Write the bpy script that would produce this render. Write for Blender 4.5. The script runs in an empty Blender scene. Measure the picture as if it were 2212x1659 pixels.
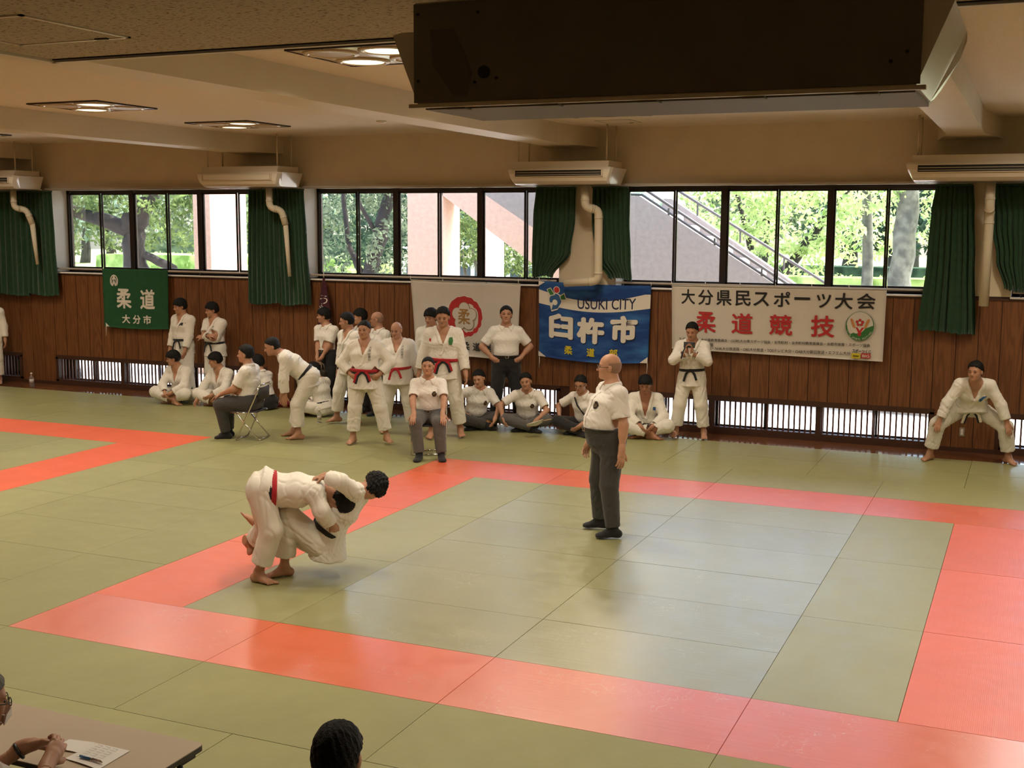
import bpy, bmesh, math, random
import numpy as np
from mathutils import Vector, Matrix
from mathutils.bvhtree import BVHTree

random.seed(7)
scene = bpy.context.scene
COL = scene.collection
PI = math.pi

# ------------------------------------------------------------------ camera
CAM_P = (7.0, -6.5824, 3.0478)
CAM_YAW, CAM_PITCH, CAM_ROLL, CAM_F = -0.4081741, 0.1327315, 0.005002, 2606.97
IMG_W, IMG_H = 2212.0, 1659.0


def camera_axes():
    cy, sy = math.cos(CAM_YAW), math.sin(CAM_YAW)
    cp, sp = math.cos(CAM_PITCH), math.sin(CAM_PITCH)
    f = Vector((sy * cp, cy * cp, -sp))
    r = Vector((cy, -sy, 0))
    u = r.cross(f)
    cr, sr = math.cos(CAM_ROLL), math.sin(CAM_ROLL)
    return cr * r + sr * u, -sr * r + cr * u, f


_r, _u, _f = camera_axes()
cam_data = bpy.data.cameras.new('camera')
cam = bpy.data.objects.new('camera', cam_data)
COL.objects.link(cam)
cam_data.sensor_fit = 'HORIZONTAL'
cam_data.sensor_width = 36.0
cam_data.lens = CAM_F / IMG_W * 36.0
cam_data.clip_end = 400
M = Matrix(((_r.x, _u.x, -_f.x), (_r.y, _u.y, -_f.y), (_r.z, _u.z, -_f.z))).to_4x4()
M.translation = CAM_P
cam.matrix_world = M
scene.camera = cam

# ------------------------------------------------------------------ world, sun, exposure
world = bpy.data.worlds.new('sky')
scene.world = world
world.use_nodes = True
wn = world.node_tree
wn.nodes.clear()
_o = wn.nodes.new('ShaderNodeOutputWorld')
_b = wn.nodes.new('ShaderNodeBackground')
_s = wn.nodes.new('ShaderNodeTexSky')
_s.sky_type = 'NISHITA'
_s.sun_disc = False
_s.sun_elevation = math.radians(58)
_s.sun_rotation = math.radians(60)
_s.air_density = 1.0
_s.dust_density = 3.0
_s.ozone_density = 1.0
_b.inputs[1].default_value = 1.7
wn.links.new(_s.outputs[0], _b.inputs[0])
wn.links.new(_b.outputs[0], _o.inputs[0])

sun_data = bpy.data.lights.new('sun', 'SUN')
sun_data.energy = 17.0
sun_data.angle = math.radians(1.0)
sun_data.color = (1.0, 0.97, 0.93)
sun = bpy.data.objects.new('sun', sun_data)
COL.objects.link(sun)
# high sun beyond the trees, to the right
sun.rotation_euler = Vector((-0.62, -0.36, -1.15)).to_track_quat('-Z', 'Y').to_euler()

scene.view_settings.view_transform = 'Standard'
scene.view_settings.look = 'None'
scene.view_settings.gamma = 1.0
scene.view_settings.use_curve_mapping = False
scene.view_settings.exposure = 0.0
LAMP_POWER = 27.5
LAMP_TINT = (1.0, 0.87, 0.68)

# ------------------------------------------------------------------ pixel helpers (real points on real planes)
def ray(px, py):
    return _r * ((px - IMG_W / 2) / CAM_F) - _u * ((py - IMG_H / 2) / CAM_F) + _f


def on_z(px, py, z=0.0):
    d = ray(px, py)
    return Vector(CAM_P) + d * ((z - CAM_P[2]) / d.z)


def on_y(px, py, y):
    d = ray(px, py)
    return Vector(CAM_P) + d * ((y - CAM_P[1]) / d.y)


# ------------------------------------------------------------------ object helpers
def tag(o, label=None, cat=None, group=None, kind=None):
    if label: o['label'] = label
    if cat: o['category'] = cat
    if group: o['group'] = group
    if kind: o['kind'] = kind
    return o


def empty(name, loc=(0, 0, 0), rz=0.0, parent=None):
    o = bpy.data.objects.new(name, None)
    COL.objects.link(o)
    o.empty_display_size = 0.1
    o.location = loc
    o.rotation_euler = (0, 0, rz)
    if parent: o.parent = parent
    return o


def link(name, me, mat=None, parent=None, loc=None, smooth=False):
    o = bpy.data.objects.new(name, me)
    COL.objects.link(o)
    if mat is not None and len(me.materials) == 0:
        me.materials.append(mat)
    if parent is not None: o.parent = parent
    if loc is not None: o.location = loc
    if smooth:
        me.polygons.foreach_set('use_smooth', [True] * len(me.polygons))
    return o


def dup(root, loc=None, rz=None):
    c = root.copy()
    COL.objects.link(c)
    if loc is not None: c.location = loc
    if rz is not None: c.rotation_euler = (0, 0, rz)
    for ch in list(root.children):
        d = ch.copy()
        COL.objects.link(d)
        d.parent = c
        for g in list(ch.children):
            e = g.copy()
            COL.objects.link(e)
            e.parent = d
    return c


class MB:
    """collects simple solids into one mesh"""
    def __init__(self):
        self.v, self.f = [], []

    def add(self, vs, fs):
        b = len(self.v)
        self.v += [tuple(x) for x in vs]
        self.f += [tuple(b + i for i in f) for f in fs]
        return self

    def box(self, lo, hi):
        x0, y0, z0 = lo
        x1, y1, z1 = hi
        return self.add([(x0, y0, z0), (x1, y0, z0), (x1, y1, z0), (x0, y1, z0),
                         (x0, y0, z1), (x1, y0, z1), (x1, y1, z1), (x0, y1, z1)],
                        [(0, 3, 2, 1), (4, 5, 6, 7), (0, 1, 5, 4), (1, 2, 6, 5), (2, 3, 7, 6), (3, 0, 4, 7)])

    def prism(self, prof, axis, a, b):
        """closed 2-D profile swept along an axis ('x','y','z') from a to b"""
        n = len(prof)
        def P(p, t):
            return {'x': (t, p[0], p[1]), 'y': (p[0], t, p[1]), 'z': (p[0], p[1], t)}[axis]
        vs = [P(p, a) for p in prof] + [P(p, b) for p in prof]
        fs = [tuple(range(n))[::-1], tuple(range(n, 2 * n))]
        fs += [(i, (i + 1) % n, n + (i + 1) % n, n + i) for i in range(n)]
        return self.add(vs, fs)

    def tube(self, pts, r, n=8, cap=True, flat=None):
        pts = [Vector(p) for p in pts]
        rs = r if isinstance(r, (list, tuple)) else [r] * len(pts)
        rings = []
        prev = None
        for i, p in enumerate(pts):
            t = (pts[min(i + 1, len(pts) - 1)] - pts[max(i - 1, 0)]).normalized()
            if prev is None:
                ref = Vector((0, 0, 1)) if abs(t.z) < 0.9 else Vector((1, 0, 0))
                a = t.cross(ref).normalized()
            else:
                a = (prev - t * prev.dot(t)).normalized()
            prev = a
            b = t.cross(a)
            rings.append([p + (a * math.cos(2 * PI * k / n) + b * math.sin(2 * PI * k / n)) * rs[i] for k in range(n)])
        vs = [v for rg in rings for v in rg]
        fs = []
        for i in range(len(pts) - 1):
            for k in range(n):
                fs.append((i * n + k, i * n + (k + 1) % n, (i + 1) * n + (k + 1) % n, (i + 1) * n + k))
        if cap:
            fs.append(tuple(range(n))[::-1])
            fs.append(tuple((len(pts) - 1) * n + k for k in range(n)))
        return self.add(vs, fs)

    def lathe(self, prof, n=16, c=(0, 0, 0)):
        vs, fs = [], []
        for r, z in prof:
            for k in range(n):
                vs.append((c[0] + r * math.cos(2 * PI * k / n), c[1] + r * math.sin(2 * PI * k / n), c[2] + z))
        m = len(prof)
        for i in range(m - 1):
            for k in range(n):
                fs.append((i * n + k, i * n + (k + 1) % n, (i + 1) * n + (k + 1) % n, (i + 1) * n + k))
        if prof[0][0] > 1e-6: fs.append(tuple(range(n))[::-1])
        if prof[-1][0] > 1e-6: fs.append(tuple((m - 1) * n + k for k in range(n)))
        return self.add(vs, fs)

    def mesh(self, name):
        me = bpy.data.meshes.new(name)
        me.from_pydata(self.v, [], self.f)
        me.update()
        return me

    def build(self, name, mat=None, parent=None, loc=None, smooth=False, bevel=0.0, seg=1):
        me = self.mesh(name)
        if bevel:
            bm = bmesh.new()
            bm.from_mesh(me)
            bmesh.ops.bevel(bm, geom=bm.edges[:], offset=bevel, segments=seg, profile=0.5, affect='EDGES')
            bm.to_mesh(me)
            bm.free()
        return link(name, me, mat, parent, loc, smooth)


# ------------------------------------------------------------------ materials
def node_mat(name):
    m = bpy.data.materials.new(name)
    m.use_nodes = True
    nt = m.node_tree
    return m, nt, nt.nodes['Principled BSDF']


def mat(name, col, rough=0.6, metal=0.0, noise=0.0, nscale=8.0, bump=0.0, bscale=60.0, spec=0.5, col2=None, sheen=0.0,
        trans=0.0, coat=0.0):
    m, nt, p = node_mat(name)
    p.inputs['Base Color'].default_value = (*col, 1)
    p.inputs['Roughness'].default_value = rough
    p.inputs['Metallic'].default_value = metal
    p.inputs['Specular IOR Level'].default_value = spec
    if sheen: p.inputs['Sheen Weight'].default_value = sheen
    if coat: p.inputs['Coat Weight'].default_value = coat
    if trans: p.inputs['Transmission Weight'].default_value = trans
    if noise or bump or col2:
        tc = nt.nodes.new('ShaderNodeTexCoord')
    if noise or col2:
        n = nt.nodes.new('ShaderNodeTexNoise')
        n.inputs['Scale'].default_value = nscale
        n.inputs['Detail'].default_value = 5
        nt.links.new(tc.outputs['Object'], n.inputs['Vector'])
        mx = nt.nodes.new('ShaderNodeMix')
        mx.data_type = 'RGBA'
        c2 = col2 if col2 else tuple(c * (1 - noise) for c in col)
        mx.inputs[6].default_value = (*col, 1)
        mx.inputs[7].default_value = (*c2, 1)
        rp = nt.nodes.new('ShaderNodeMapRange')
        rp.inputs[1].default_value = 0.35
        rp.inputs[2].default_value = 0.65
        nt.links.new(n.outputs[0], rp.inputs[0])
        nt.links.new(rp.outputs[0], mx.inputs[0])
        nt.links.new(mx.outputs[2], p.inputs['Base Color'])
    if bump:
        n2 = nt.nodes.new('ShaderNodeTexNoise')
        n2.inputs['Scale'].default_value = bscale
        n2.inputs['Detail'].default_value = 4
        nt.links.new(tc.outputs['Object'], n2.inputs['Vector'])
        b = nt.nodes.new('ShaderNodeBump')
        b.inputs['Strength'].default_value = bump
        b.inputs['Distance'].default_value = 0.01
        nt.links.new(n2.outputs[0], b.inputs['Height'])
        nt.links.new(b.outputs[0], p.inputs['Normal'])
    return m


def tatami_mat(name, col, along, rough=(0.29, 0.36), aniso=0.4, ior=2.15, scuffed=False):
    """vinyl tatami facing: fine ribs along the mat, gloss stretched across them, scuffs"""
    m, nt, p = node_mat(name)
    L = nt.links.new
    tc = nt.nodes.new('ShaderNodeTexCoord')
    sep = nt.nodes.new('ShaderNodeSeparateXYZ')
    L(tc.outputs['Object'], sep.inputs[0])
    # world-position noise so neighbouring mats differ
    geo = nt.nodes.new('ShaderNodeNewGeometry')
    n = nt.nodes.new('ShaderNodeTexNoise')
    n.inputs['Scale'].default_value = 1.3
    n.inputs['Detail'].default_value = 8
    n.inputs['Roughness'].default_value = 0.7
    L(geo.outputs['Position'], n.inputs['Vector'])
    hsv = nt.nodes.new('ShaderNodeMapRange')
    hsv.inputs[1].default_value = 0.25
    hsv.inputs[2].default_value = 0.75
    hsv.inputs[3].default_value = 0.90
    hsv.inputs[4].default_value = 1.08
    L(n.outputs[0], hsv.inputs[0])
    oi = nt.nodes.new('ShaderNodeObjectInfo')
    rv = nt.nodes.new('ShaderNodeMapRange')
    rv.inputs[3].default_value = 0.95
    rv.inputs[4].default_value = 1.05
    L(oi.outputs['Random'], rv.inputs[0])
    mul = nt.nodes.new('ShaderNodeMath')
    mul.operation = 'MULTIPLY'
    L(hsv.outputs[0], mul.inputs[0])
    L(rv.outputs[0], mul.inputs[1])
    vm = nt.nodes.new('ShaderNodeVectorMath')
    vm.operation = 'SCALE'
    vm.inputs[0].default_value = col
    L(mul.outputs[0], vm.inputs['Scale'])
    L(vm.outputs[0], p.inputs['Base Color'])
    if scuffed:
        def noise(scale, detail, dist):
            q = nt.nodes.new('ShaderNodeTexNoise')
            q.inputs['Scale'].default_value = scale
            q.inputs['Detail'].default_value = detail
            q.inputs['Distortion'].default_value = dist
            L(geo.outputs['Position'], q.inputs['Vector'])
            return q
        def math_(op, a, v=None, b=None):
            q = nt.nodes.new('ShaderNodeMath')
            q.operation = op
            q.use_clamp = op in ('MULTIPLY_ADD',)
            L(a, q.inputs[0])
            if v is not None: q.inputs[1].default_value = v
            if b is not None: L(b, q.inputs[1])
            return q.outputs[0]
        thin = math_('ABSOLUTE', math_('SUBTRACT', noise(4.5, 3, 2.2).outputs[0], 0.5))
        line = nt.nodes.new('ShaderNodeMapRange')
        for i_, v_ in ((1, 0.0), (2, 0.008), (3, 1.0), (4, 0.0)): line.inputs[i_].default_value = v_
        L(thin, line.inputs[0])
        where = nt.nodes.new('ShaderNodeMapRange')
        for i_, v_ in ((1, 0.52), (2, 0.62), (3, 0.0), (4, 0.45)): where.inputs[i_].default_value = v_
        L(noise(2.1, 4, 0.0).outputs[0], where.inputs[0])
        fac = math_('MULTIPLY', line.outputs[0], None, where.outputs[0])
        mxs = nt.nodes.new('ShaderNodeMix')
        mxs.data_type = 'RGBA'
        mxs.inputs[7].default_value = (0.72, 0.72, 0.68, 1)
        L(fac, mxs.inputs[0])
        L(vm.outputs[0], mxs.inputs[6])
        L(mxs.outputs[2], p.inputs['Base Color'])
    # ribs
    w = nt.nodes.new('ShaderNodeMath')
    w.operation = 'MULTIPLY'
    w.inputs[1].default_value = 2 * PI / 0.012
    L(sep.outputs['Y' if along == 'x' else 'X'], w.inputs[0])
    sn = nt.nodes.new('ShaderNodeMath')
    sn.operation = 'SINE'
    L(w.outputs[0], sn.inputs[0])
    b = nt.nodes.new('ShaderNodeBump')
    b.inputs['Strength'].default_value = 0.13
    b.inputs['Distance'].default_value = 0.0012
    L(sn.outputs[0], b.inputs['Height'])
    # long soft waviness of the facing along the ribs
    n3 = nt.nodes.new('ShaderNodeTexNoise')
    mp = nt.nodes.new('ShaderNodeMapping')
    mp.inputs['Scale'].default_value = (1.5, 28, 1) if along == 'x' else (28, 1.5, 1)
    L(tc.outputs['Object'], mp.inputs['Vector'])
    L(mp.outputs[0], n3.inputs['Vector'])
    n3.inputs['Scale'].default_value = 1.0
    n3.inputs['Detail'].default_value = 3
    b2 = nt.nodes.new('ShaderNodeBump')
    b2.inputs['Strength'].default_value = 0.25
    b2.inputs['Distance'].default_value = 0.004
    L(n3.outputs[0], b2.inputs['Height'])
    L(b.outputs[0], b2.inputs['Normal'])
    L(b2.outputs[0], p.inputs['Normal'])
    # scuffed gloss
    n4 = nt.nodes.new('ShaderNodeTexNoise')
    n4.inputs['Scale'].default_value = 5.0
    n4.inputs['Detail'].default_value = 3
    L(geo.outputs['Position'], n4.inputs['Vector'])
    rr = nt.nodes.new('ShaderNodeMapRange')
    rr.inputs[1].default_value = 0.3
    rr.inputs[2].default_value = 0.7
    rr.inputs[3].default_value = rough[0]
    rr.inputs[4].default_value = rough[1]
    L(n4.outputs[0], rr.inputs[0])
    L(rr.outputs[0], p.inputs['Roughness'])
    p.inputs['IOR'].default_value = ior
    p.inputs['Anisotropic'].default_value = aniso
    tv = nt.nodes.new('ShaderNodeCombineXYZ')
    tv.inputs[0].default_value = 0.0 if along == 'x' else 1.0
    tv.inputs[1].default_value = 1.0 if along == 'x' else 0.0
    L(tv.outputs[0], p.inputs['Tangent'])
    return m


def wood_mat(name, c1, c2, rough=0.45, axis='z', scale=1.0):
    """straight flame-grain boards"""
    m, nt, p = node_mat(name)
    L = nt.links.new
    tc = nt.nodes.new('ShaderNodeTexCoord')
    oi = nt.nodes.new('ShaderNodeObjectInfo')
    off = nt.nodes.new('ShaderNodeVectorMath')
    off.operation = 'SCALE'
    cx = nt.nodes.new('ShaderNodeCombineXYZ')
    for i in range(3): L(oi.outputs['Random'], cx.inputs[i])
    off.inputs['Scale'].default_value = 37.0
    L(cx.outputs[0], off.inputs[0])
    ad = nt.nodes.new('ShaderNodeVectorMath')
    L(tc.outputs['Object'], ad.inputs[0])
    L(off.outputs[0], ad.inputs[1])
    mp = nt.nodes.new('ShaderNodeMapping')
    mp.inputs['Scale'].default_value = {'z': (9 * scale, 9 * scale, 0.7 * scale), 'x': (0.7 * scale, 9 * scale, 9 * scale)}[axis]
    L(ad.outputs[0], mp.inputs['Vector'])
    n = nt.nodes.new('ShaderNodeTexNoise')
    n.inputs['Scale'].default_value = 1.0
    n.inputs['Detail'].default_value = 2
    L(mp.outputs[0], n.inputs['Vector'])
    k = nt.nodes.new('ShaderNodeMath')
    k.operation = 'MULTIPLY'
    k.inputs[1].default_value = 70.0
    L(n.outputs[0], k.inputs[0])
    s = nt.nodes.new('ShaderNodeMath')
    s.operation = 'SINE'
    L(k.outputs[0], s.inputs[0])
    mr = nt.nodes.new('ShaderNodeMapRange')
    mr.inputs[1].default_value = -1
    mr.inputs[2].default_value = 1
    L(s.outputs[0], mr.inputs[0])
    mx = nt.nodes.new('ShaderNodeMix')
    mx.data_type = 'RGBA'
    mx.inputs[6].default_value = (*c1, 1)
    mx.inputs[7].default_value = (*c2, 1)
    L(mr.outputs[0], mx.inputs[0])
    L(mx.outputs[2], p.inputs['Base Color'])
    p.inputs['Roughness'].default_value = rough
    return m


def emit_mat(name, col, strength):
    m, nt, p = node_mat(name)
    p.inputs['Base Color'].default_value = (*col, 1)
    p.inputs['Emission Color'].default_value = (*col, 1)
    p.inputs['Emission Strength'].default_value = strength
    return m


def glass_mat(name, tint=(1, 1, 1)):
    """thin window pane: clear straight through, reflective at a slant"""
    m = bpy.data.materials.new(name)
    m.use_nodes = True
    nt = m.node_tree
    nt.nodes.clear()
    o = nt.nodes.new('ShaderNodeOutputMaterial')
    t = nt.nodes.new('ShaderNodeBsdfTransparent')
    t.inputs[0].default_value = (*tint, 1)
    g = nt.nodes.new('ShaderNodeBsdfGlossy')
    g.inputs['Roughness'].default_value = 0.02
    fr = nt.nodes.new('ShaderNodeFresnel')
    fr.inputs[0].default_value = 1.45
    mx = nt.nodes.new('ShaderNodeMixShader')
    nt.links.new(fr.outputs[0], mx.inputs[0])
    nt.links.new(t.outputs[0], mx.inputs[1])
    nt.links.new(g.outputs[0], mx.inputs[2])
    nt.links.new(mx.outputs[0], o.inputs[0])
    return m


MT = {}
GREEN, RED = (0.305, 0.296, 0.128), (0.74, 0.125, 0.045)
for cname, ccol in (('green', GREEN), ('red', RED)):
    # much-used mats of the contest square are polished along their ribs, the surrounding ones still matt
    MT['mat_%s_x_worn' % cname] = tatami_mat('worn_%s_tatami_lengthwise' % cname, ccol, 'x', (0.29, 0.36), 0.4, 2.6, True)
    MT['mat_%s_y_worn' % cname] = tatami_mat('worn_%s_tatami_crosswise' % cname, ccol, 'y', (0.40, 0.48), 0.0, 1.9)
    MT['mat_%s_x_matt' % cname] = tatami_mat('matt_%s_tatami_lengthwise' % cname, ccol, 'x', (0.50, 0.58), 0.2, 1.45)
    MT['mat_%s_y_matt' % cname] = tatami_mat('matt_%s_tatami_crosswise' % cname, ccol, 'y', (0.50, 0.58), 0.0, 1.45)
    MT['mat_%s_x_edge' % cname] = tatami_mat('smooth_%s_tatami_lengthwise' % cname, ccol, 'x', (0.35, 0.41), 0.3, 1.6)
MT['floor_wood'] = wood_mat('polished_floor_wood', (0.20, 0.075, 0.028), (0.13, 0.045, 0.016), 0.12, 'x')
MT['panel'] = wood_mat('panel_wood', (0.190, 0.071, 0.020), (0.128, 0.043, 0.011), 0.5, 'z', 0.6)
MT['panel_dark'] = mat('dark_stained_wood', (0.055, 0.020, 0.010), 0.45)
MT['slat_wood'] = mat('slat_wood', (0.075, 0.024, 0.016), 0.5)
MT['bronze'] = mat('bronze_window_frame', (0.030, 0.020, 0.014), 0.4, 0.3)
MT['plaster'] = mat('plaster_wall', (0.68, 0.58, 0.42), 0.85, noise=0.06, nscale=3, bump=0.15, bscale=120)
MT['plaster_daylit'] = mat('daylit_plaster', (0.72, 0.66, 0.55), 0.85, noise=0.05, nscale=4)  # paler plaster for the reveals, with the daylight on them painted in
MT['beam'] = mat('beam_paint', (0.66, 0.58, 0.42), 0.5, noise=0.05, nscale=2, bump=0.15, bscale=9)
MT['ceiling'] = mat('ceiling_board', (0.76, 0.66, 0.50), 0.9, noise=0.12, nscale=90, bump=0.5, bscale=150)
MT['acoustic'] = mat('fissured_board', (0.62, 0.53, 0.38), 0.9, noise=0.0)
MT['trim_white'] = mat('white_painted_sill', (0.75, 0.70, 0.62), 0.5)
MT['steel'] = mat('brushed_steel', (0.62, 0.58, 0.52), 0.32, 1.0)
MT['chrome'] = mat('chrome_tube', (0.75, 0.73, 0.70), 0.15, 1.0)
MT['dark'] = mat('dark_void', (0.012, 0.010, 0.008), 0.7)
MT['black_plastic'] = mat('black_plastic', (0.018, 0.018, 0.018), 0.4)
MT['curtain'] = mat('green_curtain_cloth', (0.011, 0.052, 0.019), 0.9, noise=0.25, nscale=14, bump=0.15, bscale=300, sheen=0.2)
MT['curtain_lining'] = mat('black_curtain_lining', (0.008, 0.010, 0.008), 0.9)
MT['ac_body'] = mat('cream_plastic_casing', (0.66, 0.58, 0.45), 0.38)
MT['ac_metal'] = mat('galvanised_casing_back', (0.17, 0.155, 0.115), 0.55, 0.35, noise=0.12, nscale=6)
MT['pipe'] = mat('cream_pipe_duct', (0.64, 0.57, 0.43), 0.5)
MT['glass'] = glass_mat('window_glass', (0.94, 0.96, 0.95))
MT['paper'] = mat('white_paper', (0.85, 0.83, 0.80), 0.7)

# ================================================================== ROOM
U = 0.91
WY = 10.65            # face of the far wall
CEIL = 4.44
FLOOR_Z = -0.03      # under the mats
STRIP_Z = -0.003     # bare boards along the wall, level with the mats
HEAD_Z = 3.62         # window head
PANEL_TOP = 2.11
BAYS = [(-15.20, -10.62), (-9.73, -5.15), (-4.25, 0.33), (1.22, 5.80), (6.70, 11.28)]
PILLARS = [(-10.62, -9.73), (-5.15, -4.25), (0.33, 1.22), (5.80, 6.70)]
X0, X1, Y0 = -15.9, 12.0, -9.0


def fissured():
    m, nt, p = node_mat('fissured_acoustic_board')
    L = nt.links.new
    tc = nt.nodes.new('ShaderNodeTexCoord')
    mp = nt.nodes.new('ShaderNodeMapping')
    mp.inputs['Scale'].default_value = (42, 95, 40)
    L(tc.outputs['Object'], mp.inputs['Vector'])
    n = nt.nodes.new('ShaderNodeTexNoise')
    n.inputs['Scale'].default_value = 1.0
    n.inputs['Detail'].default_value = 3
    n.inputs['Distortion'].default_value = 0.6
    L(mp.outputs[0], n.inputs['Vector'])
    r = nt.nodes.new('ShaderNodeValToRGB')
    r.color_ramp.elements[0].position = 0.36
    r.color_ramp.elements[0].color = (0.16, 0.12, 0.07, 1)
    r.color_ramp.elements[1].position = 0.43
    r.color_ramp.elements[1].color = (0.60, 0.51, 0.36, 1)
    L(n.outputs[0], r.inputs[0])
    L(r.outputs[0], p.inputs['Base Color'])
    b = nt.nodes.new('ShaderNodeBump')
    b.inputs['Strength'].default_value = 0.6
    b.inputs['Distance'].default_value = 0.006
    L(n.outputs[0], b.inputs['Height'])
    L(b.outputs[0], p.inputs['Normal'])
    p.inputs['Roughness'].default_value = 0.9
    return m


MT['acoustic'] = fissured()

# ---- floor and tatami mats
floor = MB().box((X0, Y0, -0.25), (X1, WY + 0.05, FLOOR_Z)).box((X0, 11 * U + 0.003, -0.2), (X1, WY + 0.05, STRIP_Z)).build('floor', MT['floor_wood'])
tag(floor, 'polished brown wooden floor under the competition mats', kind='structure')
_mat_mesh = {}


def tatami(x, y, along, red, finish='matt'):
    """one mat, position in half-mat units of its lower-left corner"""
    key = (along, red, finish)
    w, d = (2, 1) if along == 'x' else (1, 2)
    if key not in _mat_mesh:
        g = 0.0022
        lo = (-w * U / 2 + g, -d * U / 2 + g, FLOOR_Z - 0.0)
        hi = (w * U / 2 - g, d * U / 2 - g, 0.0)
        mb = MB().box(lo, hi)
        me = mb.mesh('tatami_mat')
        me.materials.append(MT['mat_%s_%s_%s' % ('red' if red else 'green', along, finish)])
        _mat_mesh[key] = me
    o = link('tatami_mat', _mat_mesh[key], None, floor, ((x + w / 2) * U, (y + d / 2) * U, random.uniform(-0.0006, 0.0006)))
    return o


def court(ox, fin):
    for x in (0, 2, 4, 6):
        tatami(ox + x, 0, 'x', True, fin)
        tatami(ox + x, 7, 'x', True, fin)
    for y in (1, 3, 5):
        tatami(ox, y, 'y', True, fin)
        tatami(ox + 7, y, 'y', True, fin)
        tatami(ox + 1, y, 'y', False, fin)
        tatami(ox + 6, y, 'y', False, fin)
    for y in range(1, 7):
        tatami(ox + 2, y, 'x', False, fin)
        tatami(ox + 4, y, 'x', False, fin)


court(0, 'worn')
court(-12, 'matt')
for y in (0, 2, 4, 6):
    tatami(-1, y, 'y', False)
    tatami(-4, y, 'y', False)
    tatami(8, y, 'y', False)
for y in range(0, 8):
    tatami(-3, y, 'x', False)
    tatami(9, y, 'x', False)
    if y > 3: tatami(-14, y, 'x', False)
for x in range(-14, 12, 2):
    tatami(x, 8, 'x', False, 'edge')
    if x > -7: tatami(x, -1, 'x', False)
    if x > -3: tatami(x, -3, 'x', False)
for x in range(-15, 11, 2):
    tatami(x, 9, 'x', False, 'edge')
    tatami(x, 10, 'x', False, 'edge')
    if x > -5: tatami(x, -2, 'x', False)
    if x > -1: tatami(x, -4, 'x', False)

# ---- far wall
wall = MB()
wall.box((X0, WY, HEAD_Z), (X1, WY + 0.5, CEIL + 0.2))
for a, b in [(X0, BAYS[0][0])] + PILLARS + [(BAYS[-1][1], X1)]:
    wall.box((a, WY, PANEL_TOP), (b, WY + 0.5, HEAD_Z))
wall = tag(wall.build('wall_far', MT['plaster']), kind='structure')
back = MB()                                   # rough wall behind the boards, with the low openings left free
VENT_Z = (0.065, 0.515)
back.box((X0, WY + 0.012, VENT_Z[1]), (X1, WY + 0.45, PANEL_TOP))
back.box((X0, WY + 0.012, FLOOR_Z - 0.2), (X1, WY + 0.45, VENT_Z[0]))
for a, b in [(X0, BAYS[0][0])] + PILLARS + [(BAYS[-1][1], X1)]:
    back.box((a, WY + 0.012, VENT_Z[0]), (b, WY + 0.45, VENT_Z[1]))
back.build('backing', MT['panel_dark'], wall)
pitch = 0.2775
_bm = {}
k0, k1 = int((-12.6 - 3.285) / pitch), int((9.0 - 3.285) / pitch)
for k in range(k0, k1):
    xa = 3.285 + k * pitch
    xc = xa + pitch / 2
    tall = not any(a - 0.1 < xc < b + 0.1 for a, b in BAYS)
    lo = 0.055 if tall else 0.56
    if tall not in _bm:
        _bm[tall] = MB().box((-pitch / 2 + 0.0055, -0.0, lo), (pitch / 2 - 0.0055, 0.014, 2.065)).mesh('wall_board')
    link('wall_board', _bm[tall], MT['panel'], wall, (xc, WY, 0))
for a, b in BAYS:
    MB().box((a, WY - 0.035, 2.085), (b, WY + 0.5, PANEL_TOP)).build('window_sill', MT['trim_white'], wall)
MB().box((X0, WY - 0.012, 2.055), (X1, WY + 0.02, 2.088)).build('panel_cap', MT['panel_dark'], wall)
base = MB().box((X0, WY - 0.02, FLOOR_Z), (X1, WY + 0.01, 0.055)).build('baseboard_far', MT['panel_dark'])
tag(base, kind='structure')

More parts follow.
